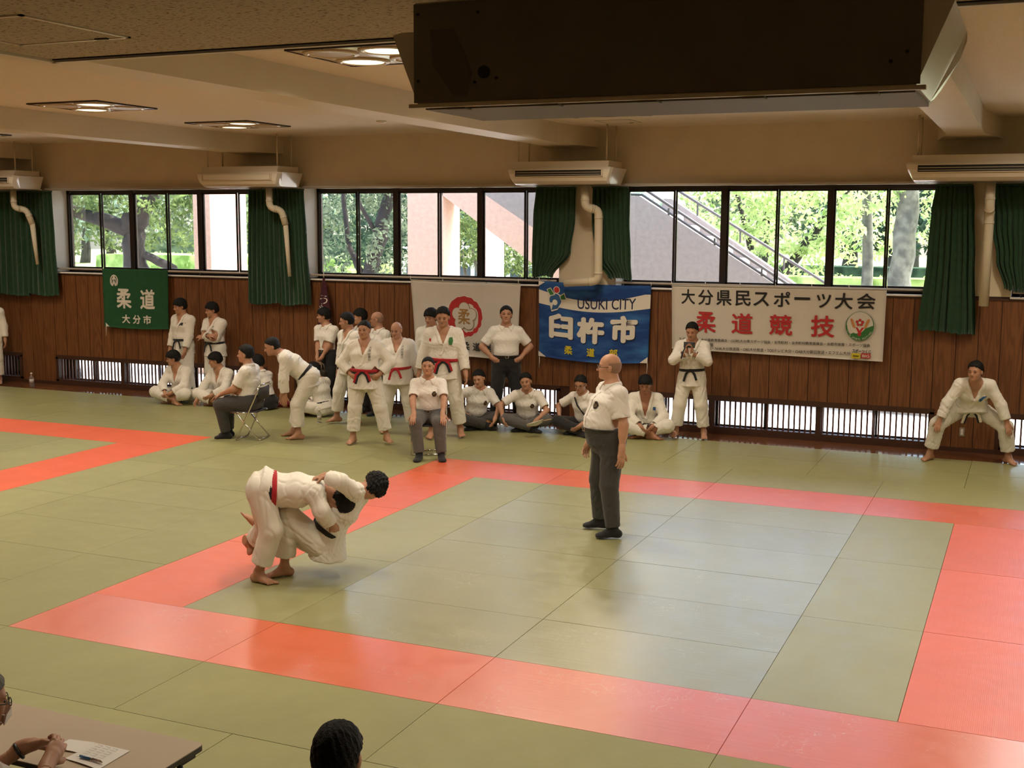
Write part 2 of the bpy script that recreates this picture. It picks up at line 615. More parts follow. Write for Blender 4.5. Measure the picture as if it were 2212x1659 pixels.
# ---- windows: three pairs of sliding sashes in each bay
FRY = WY + 0.40
for i, (a, b) in enumerate(BAYS):
    fr = MB()
    z0, z1 = PANEL_TOP, HEAD_Z
    fr.box((a, FRY, z0), (b, FRY + 0.1, z0 + 0.045))
    fr.box((a, FRY, z1 - 0.075), (b, FRY + 0.1, z1))
    fr.box((a, FRY, z0), (a + 0.06, FRY + 0.1, z1))
    fr.box((b - 0.06, FRY, z0), (b, FRY + 0.1, z1))
    w = (b - a) / 3
    for k in (1, 2):
        fr.box((a + k * w - 0.045, FRY - 0.01, z0), (a + k * w + 0.045, FRY + 0.1, z1))
    win = tag(fr.build('window_%d' % (i + 1), MT['bronze']), kind='structure')
    for k in range(3):
        for h in (0, 1):
            xa = a + k * w + 0.045 + h * (w / 2 - 0.03)
            xb = xa + w / 2 - 0.03
            yy = FRY + (0.028 if h == 0 else 0.062)
            s = MB()
            st = 0.026
            s.box((xa, yy, z0 + 0.04), (xa + st, yy + 0.028, z1 - 0.07))
            s.box((xb - st, yy, z0 + 0.04), (xb, yy + 0.028, z1 - 0.07))
            s.box((xa, yy, z0 + 0.04), (xb, yy + 0.028, z0 + 0.085))
            s.box((xa, yy, z1 - 0.10), (xb, yy + 0.028, z1 - 0.07))
            sash = s.build('sash', MT['bronze'], win)
            MB().box((xa + st, yy + 0.011, z0 + 0.085), (xb - st, yy + 0.016, z1 - 0.10)).build('pane', MT['glass'], sash)
    for xa, xb in ((a, a + 0.012), (b - 0.012, b)):
        MB().box((xa, WY + 0.004, PANEL_TOP), (xb, FRY, HEAD_Z)).build('reveal', MT['plaster_daylit'], win)
    # low opening with wooden slats
    z0, z1 = VENT_Z
    fr = MB()
    fr.box((a - 0.03, WY - 0.012, z1 - 0.03), (b + 0.03, WY + 0.10, z1 + 0.045))
    fr.box((a - 0.03, WY - 0.012, z0 - 0.045), (b + 0.03, WY + 0.10, z0 + 0.035))
    fr.box((a - 0.03, WY - 0.012, z0), (a + 0.03, WY + 0.10, z1))
    fr.box((b - 0.03, WY - 0.012, z0), (b + 0.03, WY + 0.10, z1))
    for k in (1, 2):
        fr.box((a + k * w - 0.035, WY + 0.02, z0), (a + k * w + 0.035, WY + 0.12, z1))
    low = tag(fr.build('window_%d' % (i + 6), MT['panel_dark']), kind='structure')
    if i == 0:
        slat_me = MB().box((-0.012, 0, z0 + 0.03), (0.012, 0.02, z1 - 0.02)).mesh('slat')
    n = int((b - a) / 0.077)
    for k in range(1, n):
        xs = a + (b - a) * k / n
        if -13 < xs < 8.4:
            link('slat', slat_me, MT['slat_wood'], low, (xs, WY + 0.035, 0))
    for k in range(3):
        for h in (0, 1):
            xa = a + k * w + 0.035 + h * (w / 2 - 0.03)
            xb = xa + w / 2 - 0.03
            yy = WY + (0.12 if h == 0 else 0.15)
            s = MB()
            st = 0.03
            s.box((xa, yy, z0 + 0.02), (xa + st, yy + 0.025, z1 - 0.01))
            s.box((xb - st, yy, z0 + 0.02), (xb, yy + 0.025, z1 - 0.01))
            s.box((xa, yy, z0 + 0.02), (xb, yy + 0.025, z0 + 0.055))
            sash = s.build('sash', MT['bronze'], low)
            MB().box((xa + st, yy + 0.01, z0 + 0.055), (xb - st, yy + 0.014, z1 - 0.01)).build('pane', MT['glass'], sash)

# ---- other walls, ceiling, beams, lowered ceiling over the gallery
tag(MB().box((X0 - 0.2, Y0, -0.3), (X0, WY + 0.5, CEIL + 0.2)).build('wall_left', MT['plaster']), kind='structure')
tag(MB().box((X1, Y0, -0.3), (X1 + 0.2, WY + 0.5, CEIL + 0.2)).build('wall_right', MT['plaster']), kind='structure')
tag(MB().box((X0 - 0.2, Y0 - 0.2, -0.3), (X1 + 0.2, Y0, CEIL + 0.2)).build('wall_near', MT['plaster']), kind='structure')
ceiling = tag(MB().box((X0, Y0, CEIL), (X1, WY, CEIL + 0.2)).build('ceiling', MT['ceiling']), kind='structure')
for c in (-10.5, -5.02, 0.52, 6.10):
    hw, fl, zb = 0.22, 0.40, 4.165
    ys = [Y0, 9.45, WY]
    ws = [hw, hw, fl]
    vs, fs = [], []
    for y, w in zip(ys, ws):
        vs += [(c - w, y, zb), (c + w, y, zb), (c + w, y, CEIL), (c - w, y, CEIL)]
    for k in range(2):
        a = k * 4
        for j in range(4):
            fs.append((a + j, a + (j + 1) % 4, a + 4 + (j + 1) % 4, a + 4 + j))
    fs += [(0, 3, 2, 1), (8, 9, 10, 11)]
    tag(MB().add(vs, fs).build('ceiling_beam', MT['beam']), kind='structure')
SOF = 3.80
SX1 = 6.95
sof = MB().box((2.69, Y0, SOF), (SX1, -2.08, CEIL)).build('ceiling_lowered', MT['acoustic'])
tag(sof, kind='structure')
MB().box((2.66, -2.075, SOF - 0.012), (SX1, -2.045, SOF + 0.03)).build('edge_trim', MT['trim_white'], sof)
MB().box((2.655, Y0, SOF - 0.012), (2.685, -2.045, SOF + 0.03)).build('edge_trim', MT['trim_white'], sof)
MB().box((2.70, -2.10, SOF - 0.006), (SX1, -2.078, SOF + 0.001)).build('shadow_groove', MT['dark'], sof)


def hatch(root, x0, x1, y0, y1, z, m):
    t = 0.018
    mb = MB()
    mb.box((x0, y0, z - 0.006), (x1, y0 + t, z + 0.01)).box((x0, y1 - t, z - 0.006), (x1, y1, z + 0.01))
    mb.box((x0, y0, z - 0.006), (x0 + t, y1, z + 0.01)).box((x1 - t, y0, z - 0.006), (x1, y1, z + 0.01))
    h = mb.build('hatch_frame', MT['steel'], root)
    MB().box((x0 + t, y0 + t, z - 0.003), (x1 - t, y1 - t, z + 0.01)).build('hatch_panel', m, h)
    MB().box((x1 - 0.16, y1 - t - 0.02, z - 0.008), (x1 - 0.10, y1 - t, z)).build('latch', MT['dark'], h)


hatch(sof, 2.92, 3.52, -3.10, -2.51, SOF, MT["acoustic"])
hatch(ceiling, 1.35, 1.85, 9.28, 9.80, CEIL, MT['ceiling'])
# round smoke sensor
MB().lathe([(0.0, -0.035), (0.05, -0.032), (0.07, -0.012), (0.075, 0.0)], 20, (-1.45, 8.35, CEIL)).build('smoke_detector', MT['trim_white'], ceiling, smooth=True)

# ---- ceiling light panels: four round wells, two of them lit
MT['lamp_on'] = emit_mat('lit_diffuser', (1.0, 0.90, 0.66), 1.6)
MT['lamp_off'] = mat('unlit_diffuser', (0.50, 0.40, 0.27), 0.35)
MT['panel_gloss'] = mat('glossy_light_tray', (0.60, 0.49, 0.33), 0.18)


def make_light():
    root = empty('ceiling_light')
    MB().box((-0.525, -0.525, -0.012), (0.525, 0.525, 0.02)).build('tray', MT['panel_gloss'], root, bevel=0.004)
    fr = MB()
    for s in (-1, 1):
        fr.box((-0.535, s * 0.53 - 0.008, -0.018), (0.535, s * 0.53 + 0.008, 0.005))
        fr.box((s * 0.53 - 0.008, -0.535, -0.018), (s * 0.53 + 0.008, 0.535, 0.005))
    fr.build('frame', MT['bronze'], root)
    for sx in (-1, 1):
        for sy in (-1, 1):
            c = (sx * 0.262, sy * 0.262, -0.012)
            rim = MB().lathe([(0.235, 0.0), (0.235, -0.012), (0.195, -0.018), (0.180, -0.006), (0.180, 0.0)], 32, c).build('well_rim', MT['panel_gloss'], root, smooth=True)
            lit = sx * sy < 0
            MB().lathe([(0.0, -0.010), (0.178, -0.010), (0.178, 0.0)], 32, c).build('diffuser', MT['lamp_on' if lit else 'lamp_off'], rim, smooth=False)
    sc = MB()
    for s in (-1, 1):
        for t in (-0.5, -0.18, 0.18, 0.5):
            sc.lathe([(0.0, -0.022), (0.008, -0.018), (0.008, 0)], 6, (t, s * 0.53, 0))
            sc.lathe([(0.0, -0.022), (0.008, -0.018), (0.008, 0)], 6, (s * 0.53, t, 0))
    tag(sc.build('screws', MT['dark'], root), kind='stuff')
    return root


def light_lamps(x, y, z):
    for sx in (-1, 1):
        L = bpy.data.lights.new('diffuser_light', 'AREA')
        L.shape = 'DISK'
        L.size = 0.34
        L.energy = LAMP_POWER
        L.color = LAMP_TINT
        L.spread = math.radians(150)
        o = bpy.data.objects.new('diffuser_light', L)
        COL.objects.link(o)
        o.location = (x + sx * 0.262, y - sx * 0.262, z - 0.04)


LIGHTS = [(x, y) for x in (-9.1, -3.68, 1.82, 7.4) for y in (-0.4, 2.47, 5.19, 8.13)]  # outer columns and gallery row are out of view, added for their light
_light = make_light()
def light_label(x, y):
    col = {-9.1: 'added unseen beyond the left edge', -3.68: 'in the bay left of the long beam', 1.82: 'behind the big dark air conditioner', 7.4: 'added unseen beyond the right edge'}[x]
    row = {-0.4: 'added row nearest the gallery', 2.47: 'second from the gallery', 5.19: 'second from the windows', 8.13: 'nearest the windows'}[y]
    return 'square ceiling light %s, %s' % (col, row)


first = True
for (x, y) in LIGHTS:
    o = _light if first else dup(_light)
    first = False
    o.location = (x, y, CEIL)
    tag(o, light_label(x, y), 'ceiling light', 'square ceiling lights')
    light_lamps(x, y, CEIL)

# ================================================================== AIR CONDITIONERS
def make_ac():
    """front (outlet) towards -y, bottom at z = 0, 1.62 wide, 0.69 deep"""
    root = empty('air_conditioner')
    W2 = 0.81
    prof = [(0.345, 0.0), (-0.19, 0.0), (-0.25, 0.012), (-0.30, 0.045), (-0.33, 0.095), (-0.342, 0.15), (-0.335, 0.21), (-0.31, 0.238), (0.345, 0.238)]
    MB().prism(prof, 'x', -W2 + 0.12, W2 - 0.12).build('casing', MT['ac_body'], root)
    for s in (-1, 1):
        n = len(prof)
        vs, fs = [], []
        for t, sh, tap in ((W2 - 0.12, 1.0, 0.0), (W2 - 0.03, 0.995, 0.07), (W2, 0.90, 0.085)):
            for y, z in prof:
                vs.append((s * (t - tap * max(0.0, 1 - z / 0.19)), 0.345 + (y - 0.345) * sh, 0.125 + (z - 0.125) * (sh if sh > 0.95 else 0.93)))
        for k in range(2):
            for j in range(n):
                fs.append((k * n + j, k * n + (j + 1) % n, (k + 1) * n + (j + 1) % n, (k + 1) * n + j))
        fs.append(tuple(range(2 * n, 3 * n)))
        MB().add(vs, fs).build('end_cap', MT['ac_cap'], root)
    top = MB().prism([(0.33, 0.238), (-0.28, 0.238), (-0.25, 0.33), (0.33, 0.33)], 'x', -W2 + 0.07, W2 - 0.07)
    top.build('upper_casing', MT['ac_body'], root)
    # outlet
    out = MB().box((-0.66, -0.352, 0.115), (0.66, -0.30, 0.20)).build('outlet', MT['dark'], root)
    for z in (0.135, 0.168):
        MB().prism([(-0.358, z), (-0.350, z - 0.006), (-0.318, z + 0.010), (-0.320, z + 0.016)], 'x', -0.65, 0.65).build('louver', MT['ac_body'], out)
    fr = MB()
    fr.box((-0.675, -0.360, 0.200), (0.675, -0.33, 0.208)).box((-0.675, -0.360, 0.107), (0.675, -0.33, 0.115))
    fr.box((-0.675, -0.360, 0.107), (-0.66, -0.33, 0.208)).box((0.66, -0.360, 0.107), (0.675, -0.33, 0.208))
    fr.build('outlet_frame', MT['ac_body'], root)
    # underside grille and back plate
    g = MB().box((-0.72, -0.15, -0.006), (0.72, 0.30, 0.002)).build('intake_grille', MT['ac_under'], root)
    for k in range(5):
        MB().box((-0.60 + k * 0.3 - 0.03, 0.285, -0.010), (-0.60 + k * 0.3 + 0.03, 0.335, -0.002)).build('hinge_clip', MT['ac_metal'], g)
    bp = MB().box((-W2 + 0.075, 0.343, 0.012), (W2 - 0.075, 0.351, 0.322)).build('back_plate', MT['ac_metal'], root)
    MB().box((-W2 + 0.06, 0.335, -0.004), (W2 - 0.06, 0.357, 0.008)).build('edge_strip', MT['ac_body'], bp)
    MB().prism([(0.020 * math.cos(a) + 0.50, 0.020 * math.sin(a) + 0.10) for a in [k * PI / 10 for k in range(20)]], 'y', 0.350, 0.3535).build('knockout', MT['dark'], bp)
    MB().prism([(0.68, 0.24), (0.60, 0.24), (0.54, 0.10), (0.56, 0.03), (0.60, 0.03), (0.67, 0.13)], 'y', 0.350, 0.353).build('cover_plate', MT['ac_plate'], bp)
    sc = MB()
    for x, z in ((0.52, 0.285), (0.72, 0.29), (0.72, 0.08), (0.53, 0.07), (0.46, 0.08), (-0.66, 0.075), (-0.70, 0.10)):
        sc.prism([(0.005 * math.cos(a) + x, 0.005 * math.sin(a) + z) for a in [k * PI / 4 for k in range(8)]], 'y', 0.350, 0.354)
    tag(sc.build('screws', MT['dark'], bp), kind='stuff')
    return root


MT['ac_cap'] = mat('glossy_cream_cap', (0.70, 0.63, 0.52), 0.16)
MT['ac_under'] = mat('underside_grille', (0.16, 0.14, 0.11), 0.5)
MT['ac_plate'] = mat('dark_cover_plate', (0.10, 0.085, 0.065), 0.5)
MT['rod'] = mat('painted_hanger_rod', (0.55, 0.47, 0.33), 0.5)


def add_rods(ac, z_top, parts=True):
    for x in (-0.68, 0.68):
        for y in (-0.18, 0.22):
            MB().tube([(x, y, 0.30), (x, y, z_top)], 0.013, 8).build('hanger_rod', MT['rod'], ac, smooth=True)


def duct(ac, pts, r, name='pipe_duct'):
    # rounded corners
    P = [Vector(p) for p in pts]
    out = [P[0]]
    for i in range(1, len(P) - 1):
        a = (P[i - 1] - P[i]).normalized() * min(0.09, (P[i - 1] - P[i]).length * 0.45)
        b = (P[i + 1] - P[i]).normalized() * min(0.09, (P[i + 1] - P[i]).length * 0.45)
        for t in (0, 0.25, 0.5, 0.75, 1):
            out.append((P[i] + a) * (1 - t) ** 2 + P[i] * 2 * t * (1 - t) + (P[i] + b) * t * t)
    out.append(P[-1])
    d = MB().tube(out, r, 12).build(name, MT['pipe'], ac, smooth=True)
    for i in range(1, len(P) - 1):
        for Q in (P[i - 1], P[i + 1]):
            a = (Q - P[i]).normalized()
            MB().tube([P[i] + a * 0.10, P[i] + a * 0.135], r * 1.06, 12).build('joint_ring', MT['pipe'], d, smooth=True)


AC_Z, AC_Y = 3.60, 10.10
ac = make_ac()
base_children = list(ac.children)
specs = [(-10.48, 'cream ceiling-hung air conditioner at the left edge over a green curtain'),
         (-4.93, 'cream ceiling-hung air conditioner with closed flap over the second green curtain'),
         (0.63, 'cream ceiling-hung air conditioner between the purple-flag window and the staircase window'),
         (6.20, 'cream ceiling-hung air conditioner cut by the right edge of the photo')]
ACS = []
for i, (x, lab) in enumerate(specs):
    o = ac if i == 0 else dup(ac)
    o.location = (x, AC_Y, AC_Z)
    tag(o, lab, 'air conditioner', 'air conditioners hung along the window wall')
    ACS.append(o)
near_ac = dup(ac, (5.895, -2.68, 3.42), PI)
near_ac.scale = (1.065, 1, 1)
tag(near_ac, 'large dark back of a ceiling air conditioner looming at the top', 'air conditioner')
for o in ACS:
    add_rods(o, CEIL - AC_Z)
for x in (-0.60, 0.60):
    for y in (-0.18, 0.22):
        MB().box((x - 0.03, y - 0.03, 0.32), (x + 0.03, y + 0.03, 0.385)).build('hanger_bracket', MT['ac_metal'], near_ac)
# flap closed on the second unit
MB().prism([(-0.362, 0.118), (-0.354, 0.116), (-0.352, 0.198), (-0.360, 0.198)], 'x', -0.65, 0.65).build('closed_flap', MT['ac_body'], ACS[1])
# pipe ducts
duct(ACS[0], [(0.32, 0.1, 0.0), (0.32, 0.1, -0.33), (0.52, 0.20, -0.36), (0.60, 0.24, -0.62)], 0.055)
MB().tube([(0.60, 0.24, -0.60), (0.66, 0.26, -1.35)], [0.05, 0.03], 10).build('drain_pipe', MT['pipe'], ACS[0], smooth=True)
duct(ACS[1], [(0.32, 0.1, 0.0), (0.32, 0.1, -0.33), (0.50, 0.18, -0.36), (0.545, 0.22, -0.60)], 0.055)
MB().tube([(0.545, 0.22, -0.58), (0.60, 0.23, -1.45)], [0.045, 0.03], 10).build('drain_pipe', MT['pipe'], ACS[1], smooth=True)
duct(ACS[2], [(0.26, 0.1, 0.0), (0.26, 0.1, -0.33), (0.43, 0.22, -0.35), (0.43, 0.24, -1.40), (-0.10, 0.26, -1.44)], 0.062)
duct(ACS[3], [(0.20, 0.1, 0.0), (0.20, 0.1, -0.33), (0.20, 0.22, -0.40), (0.19, 0.24, -1.60)], 0.062)

# ================================================================== CURTAINS
CURT_Y = WY - 0.13


def curtain(rows, folds, label, y=CURT_Y, amp=0.035, seed=0, group='green curtains tied at the pillars'):
    """rows: (px_left, px_right, py) outline from top to bottom; a pleated cloth sheet with thickness"""
    rnd = random.Random(seed)
    outline = []
    for (xl, xr, py) in rows:
        a, b = on_y(xl, py, y), on_y(xr, py, y)
        outline.append((a.x, b.x, (a.z + b.z) / 2))
    outline[0] = (outline[0][0], outline[0][1], min(outline[0][2], HEAD_Z - 0.05))
    nu, nv = folds * 8, 26
    zt, zb = outline[0][2], outline[-1][2]
    ph = [rnd.uniform(-0.5, 0.5) for _ in range(folds + 2)]
    am = [rnd.uniform(0.25, 1.35) for _ in range(folds + 2)]
    vs, fs = [], []
    def edge(z):
        for i in range(len(outline) - 1):
            z0, z1 = outline[i][2], outline[i + 1][2]
            if z <= z0 and z >= z1:
                t = (z0 - z) / max(1e-6, z0 - z1)
                t = t * t * (3 - 2 * t)
                return [outline[i][k] * (1 - t) + outline[i + 1][k] * t for k in (0, 1)]
        return outline[-1][:2]
    xc = (outline[0][0] + outline[0][1]) / 2
    for layer in (0, 1):
        for j in range(nv + 1):
            v = j / nv
            z = zt + (zb - zt) * v
            xa, xb = edge(z)
            for i in range(nu + 1):
                u = i / nu
                u = u + 0.035 * math.sin(2 * PI * 2 * u + seed * 1.7) * math.sin(PI * u) + 0.018 * math.sin(2 * PI * 5 * u + seed) * math.sin(PI * u)
                k = int(max(0, min(0.999, u)) * folds)
                w = math.sin(2 * PI * folds * u + ph[k] * (0.3 + v) * 1.2)
                yy = y - amp * am[k] * (0.55 + 0.5 * v) * w + (0.006 if layer else 0)
                xw = 0.010 * math.cos(2 * PI * folds * u * 2 + 3 * v + ph[k])
                hem = 0.018 * math.sin(5 * u + seed) * v ** 6 + 0.012 * w * v ** 6
                vs.append((xa + (xb - xa) * u + xw - xc, yy, z + hem - zb))
    N = (nu + 1) * (nv + 1)
    for layer in (0, 1):
        for j in range(nv):
            for i in range(nu):
                a = layer * N + j * (nu + 1) + i
                q = (a, a + 1, a + nu + 2, a + nu + 1)
                fs.append(q if layer == 1 else q[::-1])
    for i in range(nu):
        for j in (0, nv):
            a = j * (nu + 1) + i
            fs.append((a, a + 1, N + a + 1, N + a))
    for j in range(nv):
        for i in (0, nu):
            a = j * (nu + 1) + i
            fs.append((a, a + nu + 1, N + a + nu + 1, N + a))
    root = empty('curtain', (xc, 0, zb))
    MB().add(vs, fs).build('cloth', MT['curtain'], root, smooth=True)
    hd = MB()
    x0, x1 = outline[0][0] - xc, outline[0][1] - xc
    hd.box((x0, y - 0.03, zt - zb - 0.01), (x1, y + 0.03, zt - zb + 0.015))
    hd.build('heading_tape', MT['curtain'], root)
    tag(root, label, 'curtain', group)
    return root


curtain([(-25, 52, 408), (-22, 58, 520), (-18, 64, 636)], 7, 'green curtain at the far left edge, left half', seed=1)
curtain([(56, 110, 407), (60, 118, 520), (64, 128, 637)], 6, 'green curtain at the far left edge, right half beside the first window', seed=2)
curtain([(536, 596, 406), (536, 600, 520), (537, 606, 656)], 7, 'green curtain hanging straight at the second pillar, left half', seed=3)
curtain([(598, 655, 406), (603, 662, 520), (608, 672, 659)], 7, 'green curtain hanging straight at the second pillar, right half', seed=4)
curtain([(1157, 1243, 404), (1152, 1242, 470), (1150, 1232, 545), (1151, 1192, 597)], 9, 'green curtain swept to the left behind the thick pipe bend', seed=5)
curtain([(1280, 1357, 404), (1279, 1359, 470), (1287, 1362, 560), (1316, 1364, 603)], 8, 'green curtain gathered beside the staircase window', seed=6)
curtain([(2021, 2103, 393), (2011, 2104, 455), (2002, 2106, 560), (1983, 2108, 718)], 8, 'long green curtain hanging over the panelling left of the white pipe', seed=7)
curtain([(2137, 2240, 391), (2142, 2236, 480), (2152, 2230, 560), (2170, 2226, 628)], 8, 'green curtain gathered at the right edge of the photo', seed=8)

for (a, b) in BAYS:
    r = MB().box((a - 0.30, WY - 0.15, HEAD_Z - 0.033), (b + 0.30, WY - 0.105, HEAD_Z - 0.004)).build('curtain_rail', MT['steel'])
    MB().box((a - 0.30, WY - 0.11, HEAD_Z - 0.004), (b + 0.30, WY + 0.0, HEAD_Z + 0.006)).build('rail_bracket', MT['trim_white'], r)
    names = {-15.20: 'curtain rail above the window outside the left edge', -9.73: 'steel curtain rail above the window with the big branching tree',
             -4.25: 'steel curtain rail above the window between the second and third pillars', 1.22: 'steel curtain rail above the staircase window',
             6.70: 'steel curtain rail above the window at the right edge'}
    tag(r, names[a], 'curtain rail', 'curtain rails')
RAIL_Z = 2.175
MT['rail_paint'] = mat('pale_painted_rail', (0.52, 0.45, 0.38), 0.35)
for (a, b), lab in zip(BAYS, ('handrail below the window at the left edge', 'handrail above the green flag', 'handrail carrying the white flower flag',
                             'handrail carrying the long white banner', 'handrail below the window at the right edge')):
    a2, b2 = a + 0.03, b - 0.03
    t = MB().tube([(a2, WY - 0.06, RAIL_Z), (b2, WY - 0.06, RAIL_Z)], 0.016, 10).build('handrail', MT['rail_paint'], smooth=True)
    n = 5
    for k in range(n):
        x = a2 + 0.1 + (b2 - a2 - 0.2) * k / (n - 1)
        MB().tube([(x, WY - 0.06, RAIL_Z), (x, WY - 0.055, RAIL_Z - 0.03), (x, WY - 0.02, RAIL_Z - 0.075)], 0.009, 6).build('bracket', MT['bronze'], t, smooth=True)
    tag(t, 'steel ' + lab, 'handrail', 'handrails on the window sill')

# socket plate on the boards
_p = on_y(2078, 933, WY)
so = MB().box((_p.x - 0.035, WY - 0.010, _p.z - 0.06), (_p.x + 0.035, WY, _p.z + 0.06)).build('wall_socket', mat('grey_metal_plate', (0.35, 0.31, 0.25), 0.4, 0.5), bevel=0.002)
MB().box((_p.x - 0.016, WY - 0.014, _p.z - 0.04), (_p.x + 0.016, WY - 0.009, _p.z + 0.04)).build('outlet_insert', MT['trim_white'], so)
tag(so, 'small wall socket on the wood panelling behind the crouching judoka', 'socket')
# dark mark on the plaster above the window

# ================================================================== FLAGS AND BANNERS
def text_flat(body, bold=0.0, spacing=1.0):
    """outline text as flat 2-D mesh data, normalised to its own bounding box (0..1, 0..1) plus aspect"""
    cu = bpy.data.curves.new('lettering', 'FONT')
    cu.body = body
    cu.size = 1.0
    cu.offset = bold
    cu.space_character = spacing
    cu.resolution_u = 3
    ob = bpy.data.objects.new('lettering', cu)
    COL.objects.link(ob)
    dg = bpy.context.evaluated_depsgraph_get()
    me = bpy.data.meshes.new_from_object(ob.evaluated_get(dg))
    v = np.array([tuple(x.co)[:2] for x in me.vertices])
    f = [tuple(p.vertices) for p in me.polygons]
    bpy.data.objects.remove(ob)
    bpy.data.curves.remove(cu)
    bpy.data.meshes.remove(me)
    lo, hi = v.min(0), v.max(0)
    return (v - lo) / (hi - lo), f, (hi - lo)


def disc(cx, cz, r, n=32, r2=None, a0=0.0):
    return [(cx + r * math.cos(a0 + 2 * PI * k / n), cz + (r2 or r) * math.sin(a0 + 2 * PI * k / n)) for k in range(n)]


class Banner:
    """hanging cloth with real thickness; marks are laid on its waved surface.  (s,t) in 0..1 from top-left."""
    def __init__(self, name, tl, tr, br, bl, y, col, label, cat, wave=0.012, sag=0.03, group=None, seed=0, bands=None, bottom_sag=0.02):
        self.tl, self.tr, self.br, self.bl = [on_y(p[0], p[1], y) for p in (tl, tr, br, bl)]
        self.y, self.wave, self.sag, self.bsag, self.seed = y, wave, sag, bottom_sag, seed
        self.org = Vector(((self.bl.x + self.br.x) / 2, y, min(self.bl.z, self.br.z)))
        self.root = None
        self.w = (self.tr.x - self.tl.x)
        self.h = (self.tl.z - self.bl.z)
        nu, nv = 40, 26
        vs, fs = [], []
        for lay in (0, 1):
            for j in range(nv + 1):
                for i in range(nu + 1):
                    vs.append(self.P(i / nu, j / nv, 0.0 if lay == 0 else -0.004))
        N = (nu + 1) * (nv + 1)
        mats = [col] + [b[2] for b in (bands or [])]
        mi = []
        for lay in (0, 1):
            for j in range(nv):
                for i in range(nu):
                    a = lay * N + j * (nu + 1) + i
                    q = (a, a + 1, a + nu + 2, a + nu + 1)
                    fs.append(q[::-1] if lay == 0 else q)
                    mi.append(0)
        for i in range(nu):
            for j in (0, nv):
                a = j * (nu + 1) + i
                fs.append((a, a + 1, N + a + 1, N + a)); mi.append(0)
        for j in range(nv):
            for i in (0, nu):
                a = j * (nu + 1) + i
                fs.append((a, a + nu + 1, N + a + nu + 1, N + a)); mi.append(0)
        o = MB().add(vs, fs).build(name, mats[0], loc=self.org, smooth=True)
        self.root = tag(o, label, cat, group)
        self.layer = 0

    def P(self, s, t, off=0.0):
        top = self.tl.lerp(self.tr, s)
        bot = self.bl.lerp(self.br, s)
        p = top.lerp(bot, t)
        p.z -= self.sag * math.sin(PI * s) * (1 - t) + self.bsag * math.sin(PI * s) * t
        k = self.seed
        wv = self.wave * (math.sin(9 * s + 3 * t + k) * 0.6 + math.sin(17 * s - 5 * t + 2 * k) * 0.35 + math.sin(4 * s + 8 * t + k) * 0.4)
        y = self.y - 0.012 - abs(self.wave) * 1.0 + wv * (0.3 + 0.7 * t) - off
        return (p.x - self.org.x, y - self.org.y, p.z - self.org.z)

    def poly(self, pts, m, name='printed_mark', parent=None):
        """pts in (s,t); filled as an n-gon fan, laid just over the cloth"""
        self.layer += 1
        off = 0.0022 + 0.0009 * self.layer
        me = bpy.data.meshes.new(name)
        bm = bmesh.new()
        vs = [bm.verts.new(self.P(s, t, off)) for s, t in pts]
        try:
            f = bm.faces.new(vs)
            bmesh.ops.triangulate(bm, faces=[f], ngon_method='EAR_CLIP')
        except ValueError:
            pass
        bm.to_mesh(me)
        bm.free()
        return link(name, me, m, self.root)

    def band(self, pairs, m, name='printed_band'):
        """strip between two curves given as [(s, t_top, t_bottom)]"""
        self.layer += 1
        off = 0.0022 + 0.0009 * self.layer
        vs, fs = [], []
        nv = 8
        for s, t0, t1 in pairs:
            for j in range(nv + 1):
                vs.append(self.P(s, t0 + (t1 - t0) * j / nv, off))
        for i in range(len(pairs) - 1):
            for j in range(nv):
                a = i * (nv + 1) + j
                fs.append((a, a + nv + 1, a + nv + 2, a + 1))
        return MB().add(vs, fs).build(name, m, self.root, smooth=True)

    def text(self, body, s0, t0, s1, t1, m, bold=0.0, name='lettering', skew=0.0):
        """text stretched into the box (s0,t0)-(s1,t1); bold strokes come from slightly shifted copies; skew shears t along s"""
        self.layer += 1
        off = 0.0024 + 0.0009 * self.layer
        v, f, asp = text_flat(body)
        mb = MB()
        ds = bold / asp[0] * (s1 - s0) * 0.9
        dt = bold / asp[1] * (t1 - t0) * 0.9
        sh = [(0, 0)] if bold <= 0 else [(0, 0)] + [(rr_ * math.cos(q), rr_ * math.sin(q)) for rr_ in ((1.0,) if bold < 0.03 else (0.5, 1.0)) for q in [2 * PI * k / 8 for k in range(8)]]
        for k, (ex_, ez_) in enumerate(sh):
            vs = []
            for a, b in v:
                s = s0 + ds + (s1 - s0 - 2 * ds) * a + ds * ex_
                t = t1 - dt + (t0 - t1 + 2 * dt) * b + skew * a + dt * ez_
                vs.append(self.P(s, t, off + 0.00004 * k))
            mb.add(vs, f)
        return mb.build(name, m, self.root)


MT['ink_black'] = mat('black_print', (0.012, 0.011, 0.012), 0.7)
MT['ink_red'] = mat('red_print', (0.46, 0.022, 0.022), 0.7)
MT['ink_white'] = mat('white_print', (0.70, 0.66, 0.58), 0.8)
MT['ink_gold'] = mat('gold_print', (0.35, 0.19, 0.05), 0.6)
MT['ink_green'] = mat('green_print', (0.03, 0.16, 0.035), 0.7)
MT['ink_orange'] = mat('orange_print', (0.55, 0.22, 0.05), 0.7)
MT['ink_yellow'] = mat('yellow_print', (0.62, 0.50, 0.02), 0.7)
MT['ink_blue'] = mat('blue_print', (0.02, 0.09, 0.24), 0.7)
MT['ink_navy'] = mat('navy_print', (0.012, 0.016, 0.06), 0.7)
MT['cloth_white'] = mat('white_flag_cloth', (0.66, 0.61, 0.54), 0.9, noise=0.04, nscale=5, bump=0.2, bscale=400)
MT['cloth_green'] = mat('green_flag_cloth', (0.010, 0.085, 0.028), 0.9, noise=0.15, nscale=9)
MT['cloth_purple'] = mat('purple_flag_cloth', (0.055, 0.008, 0.020), 0.9, noise=0.15, nscale=9)
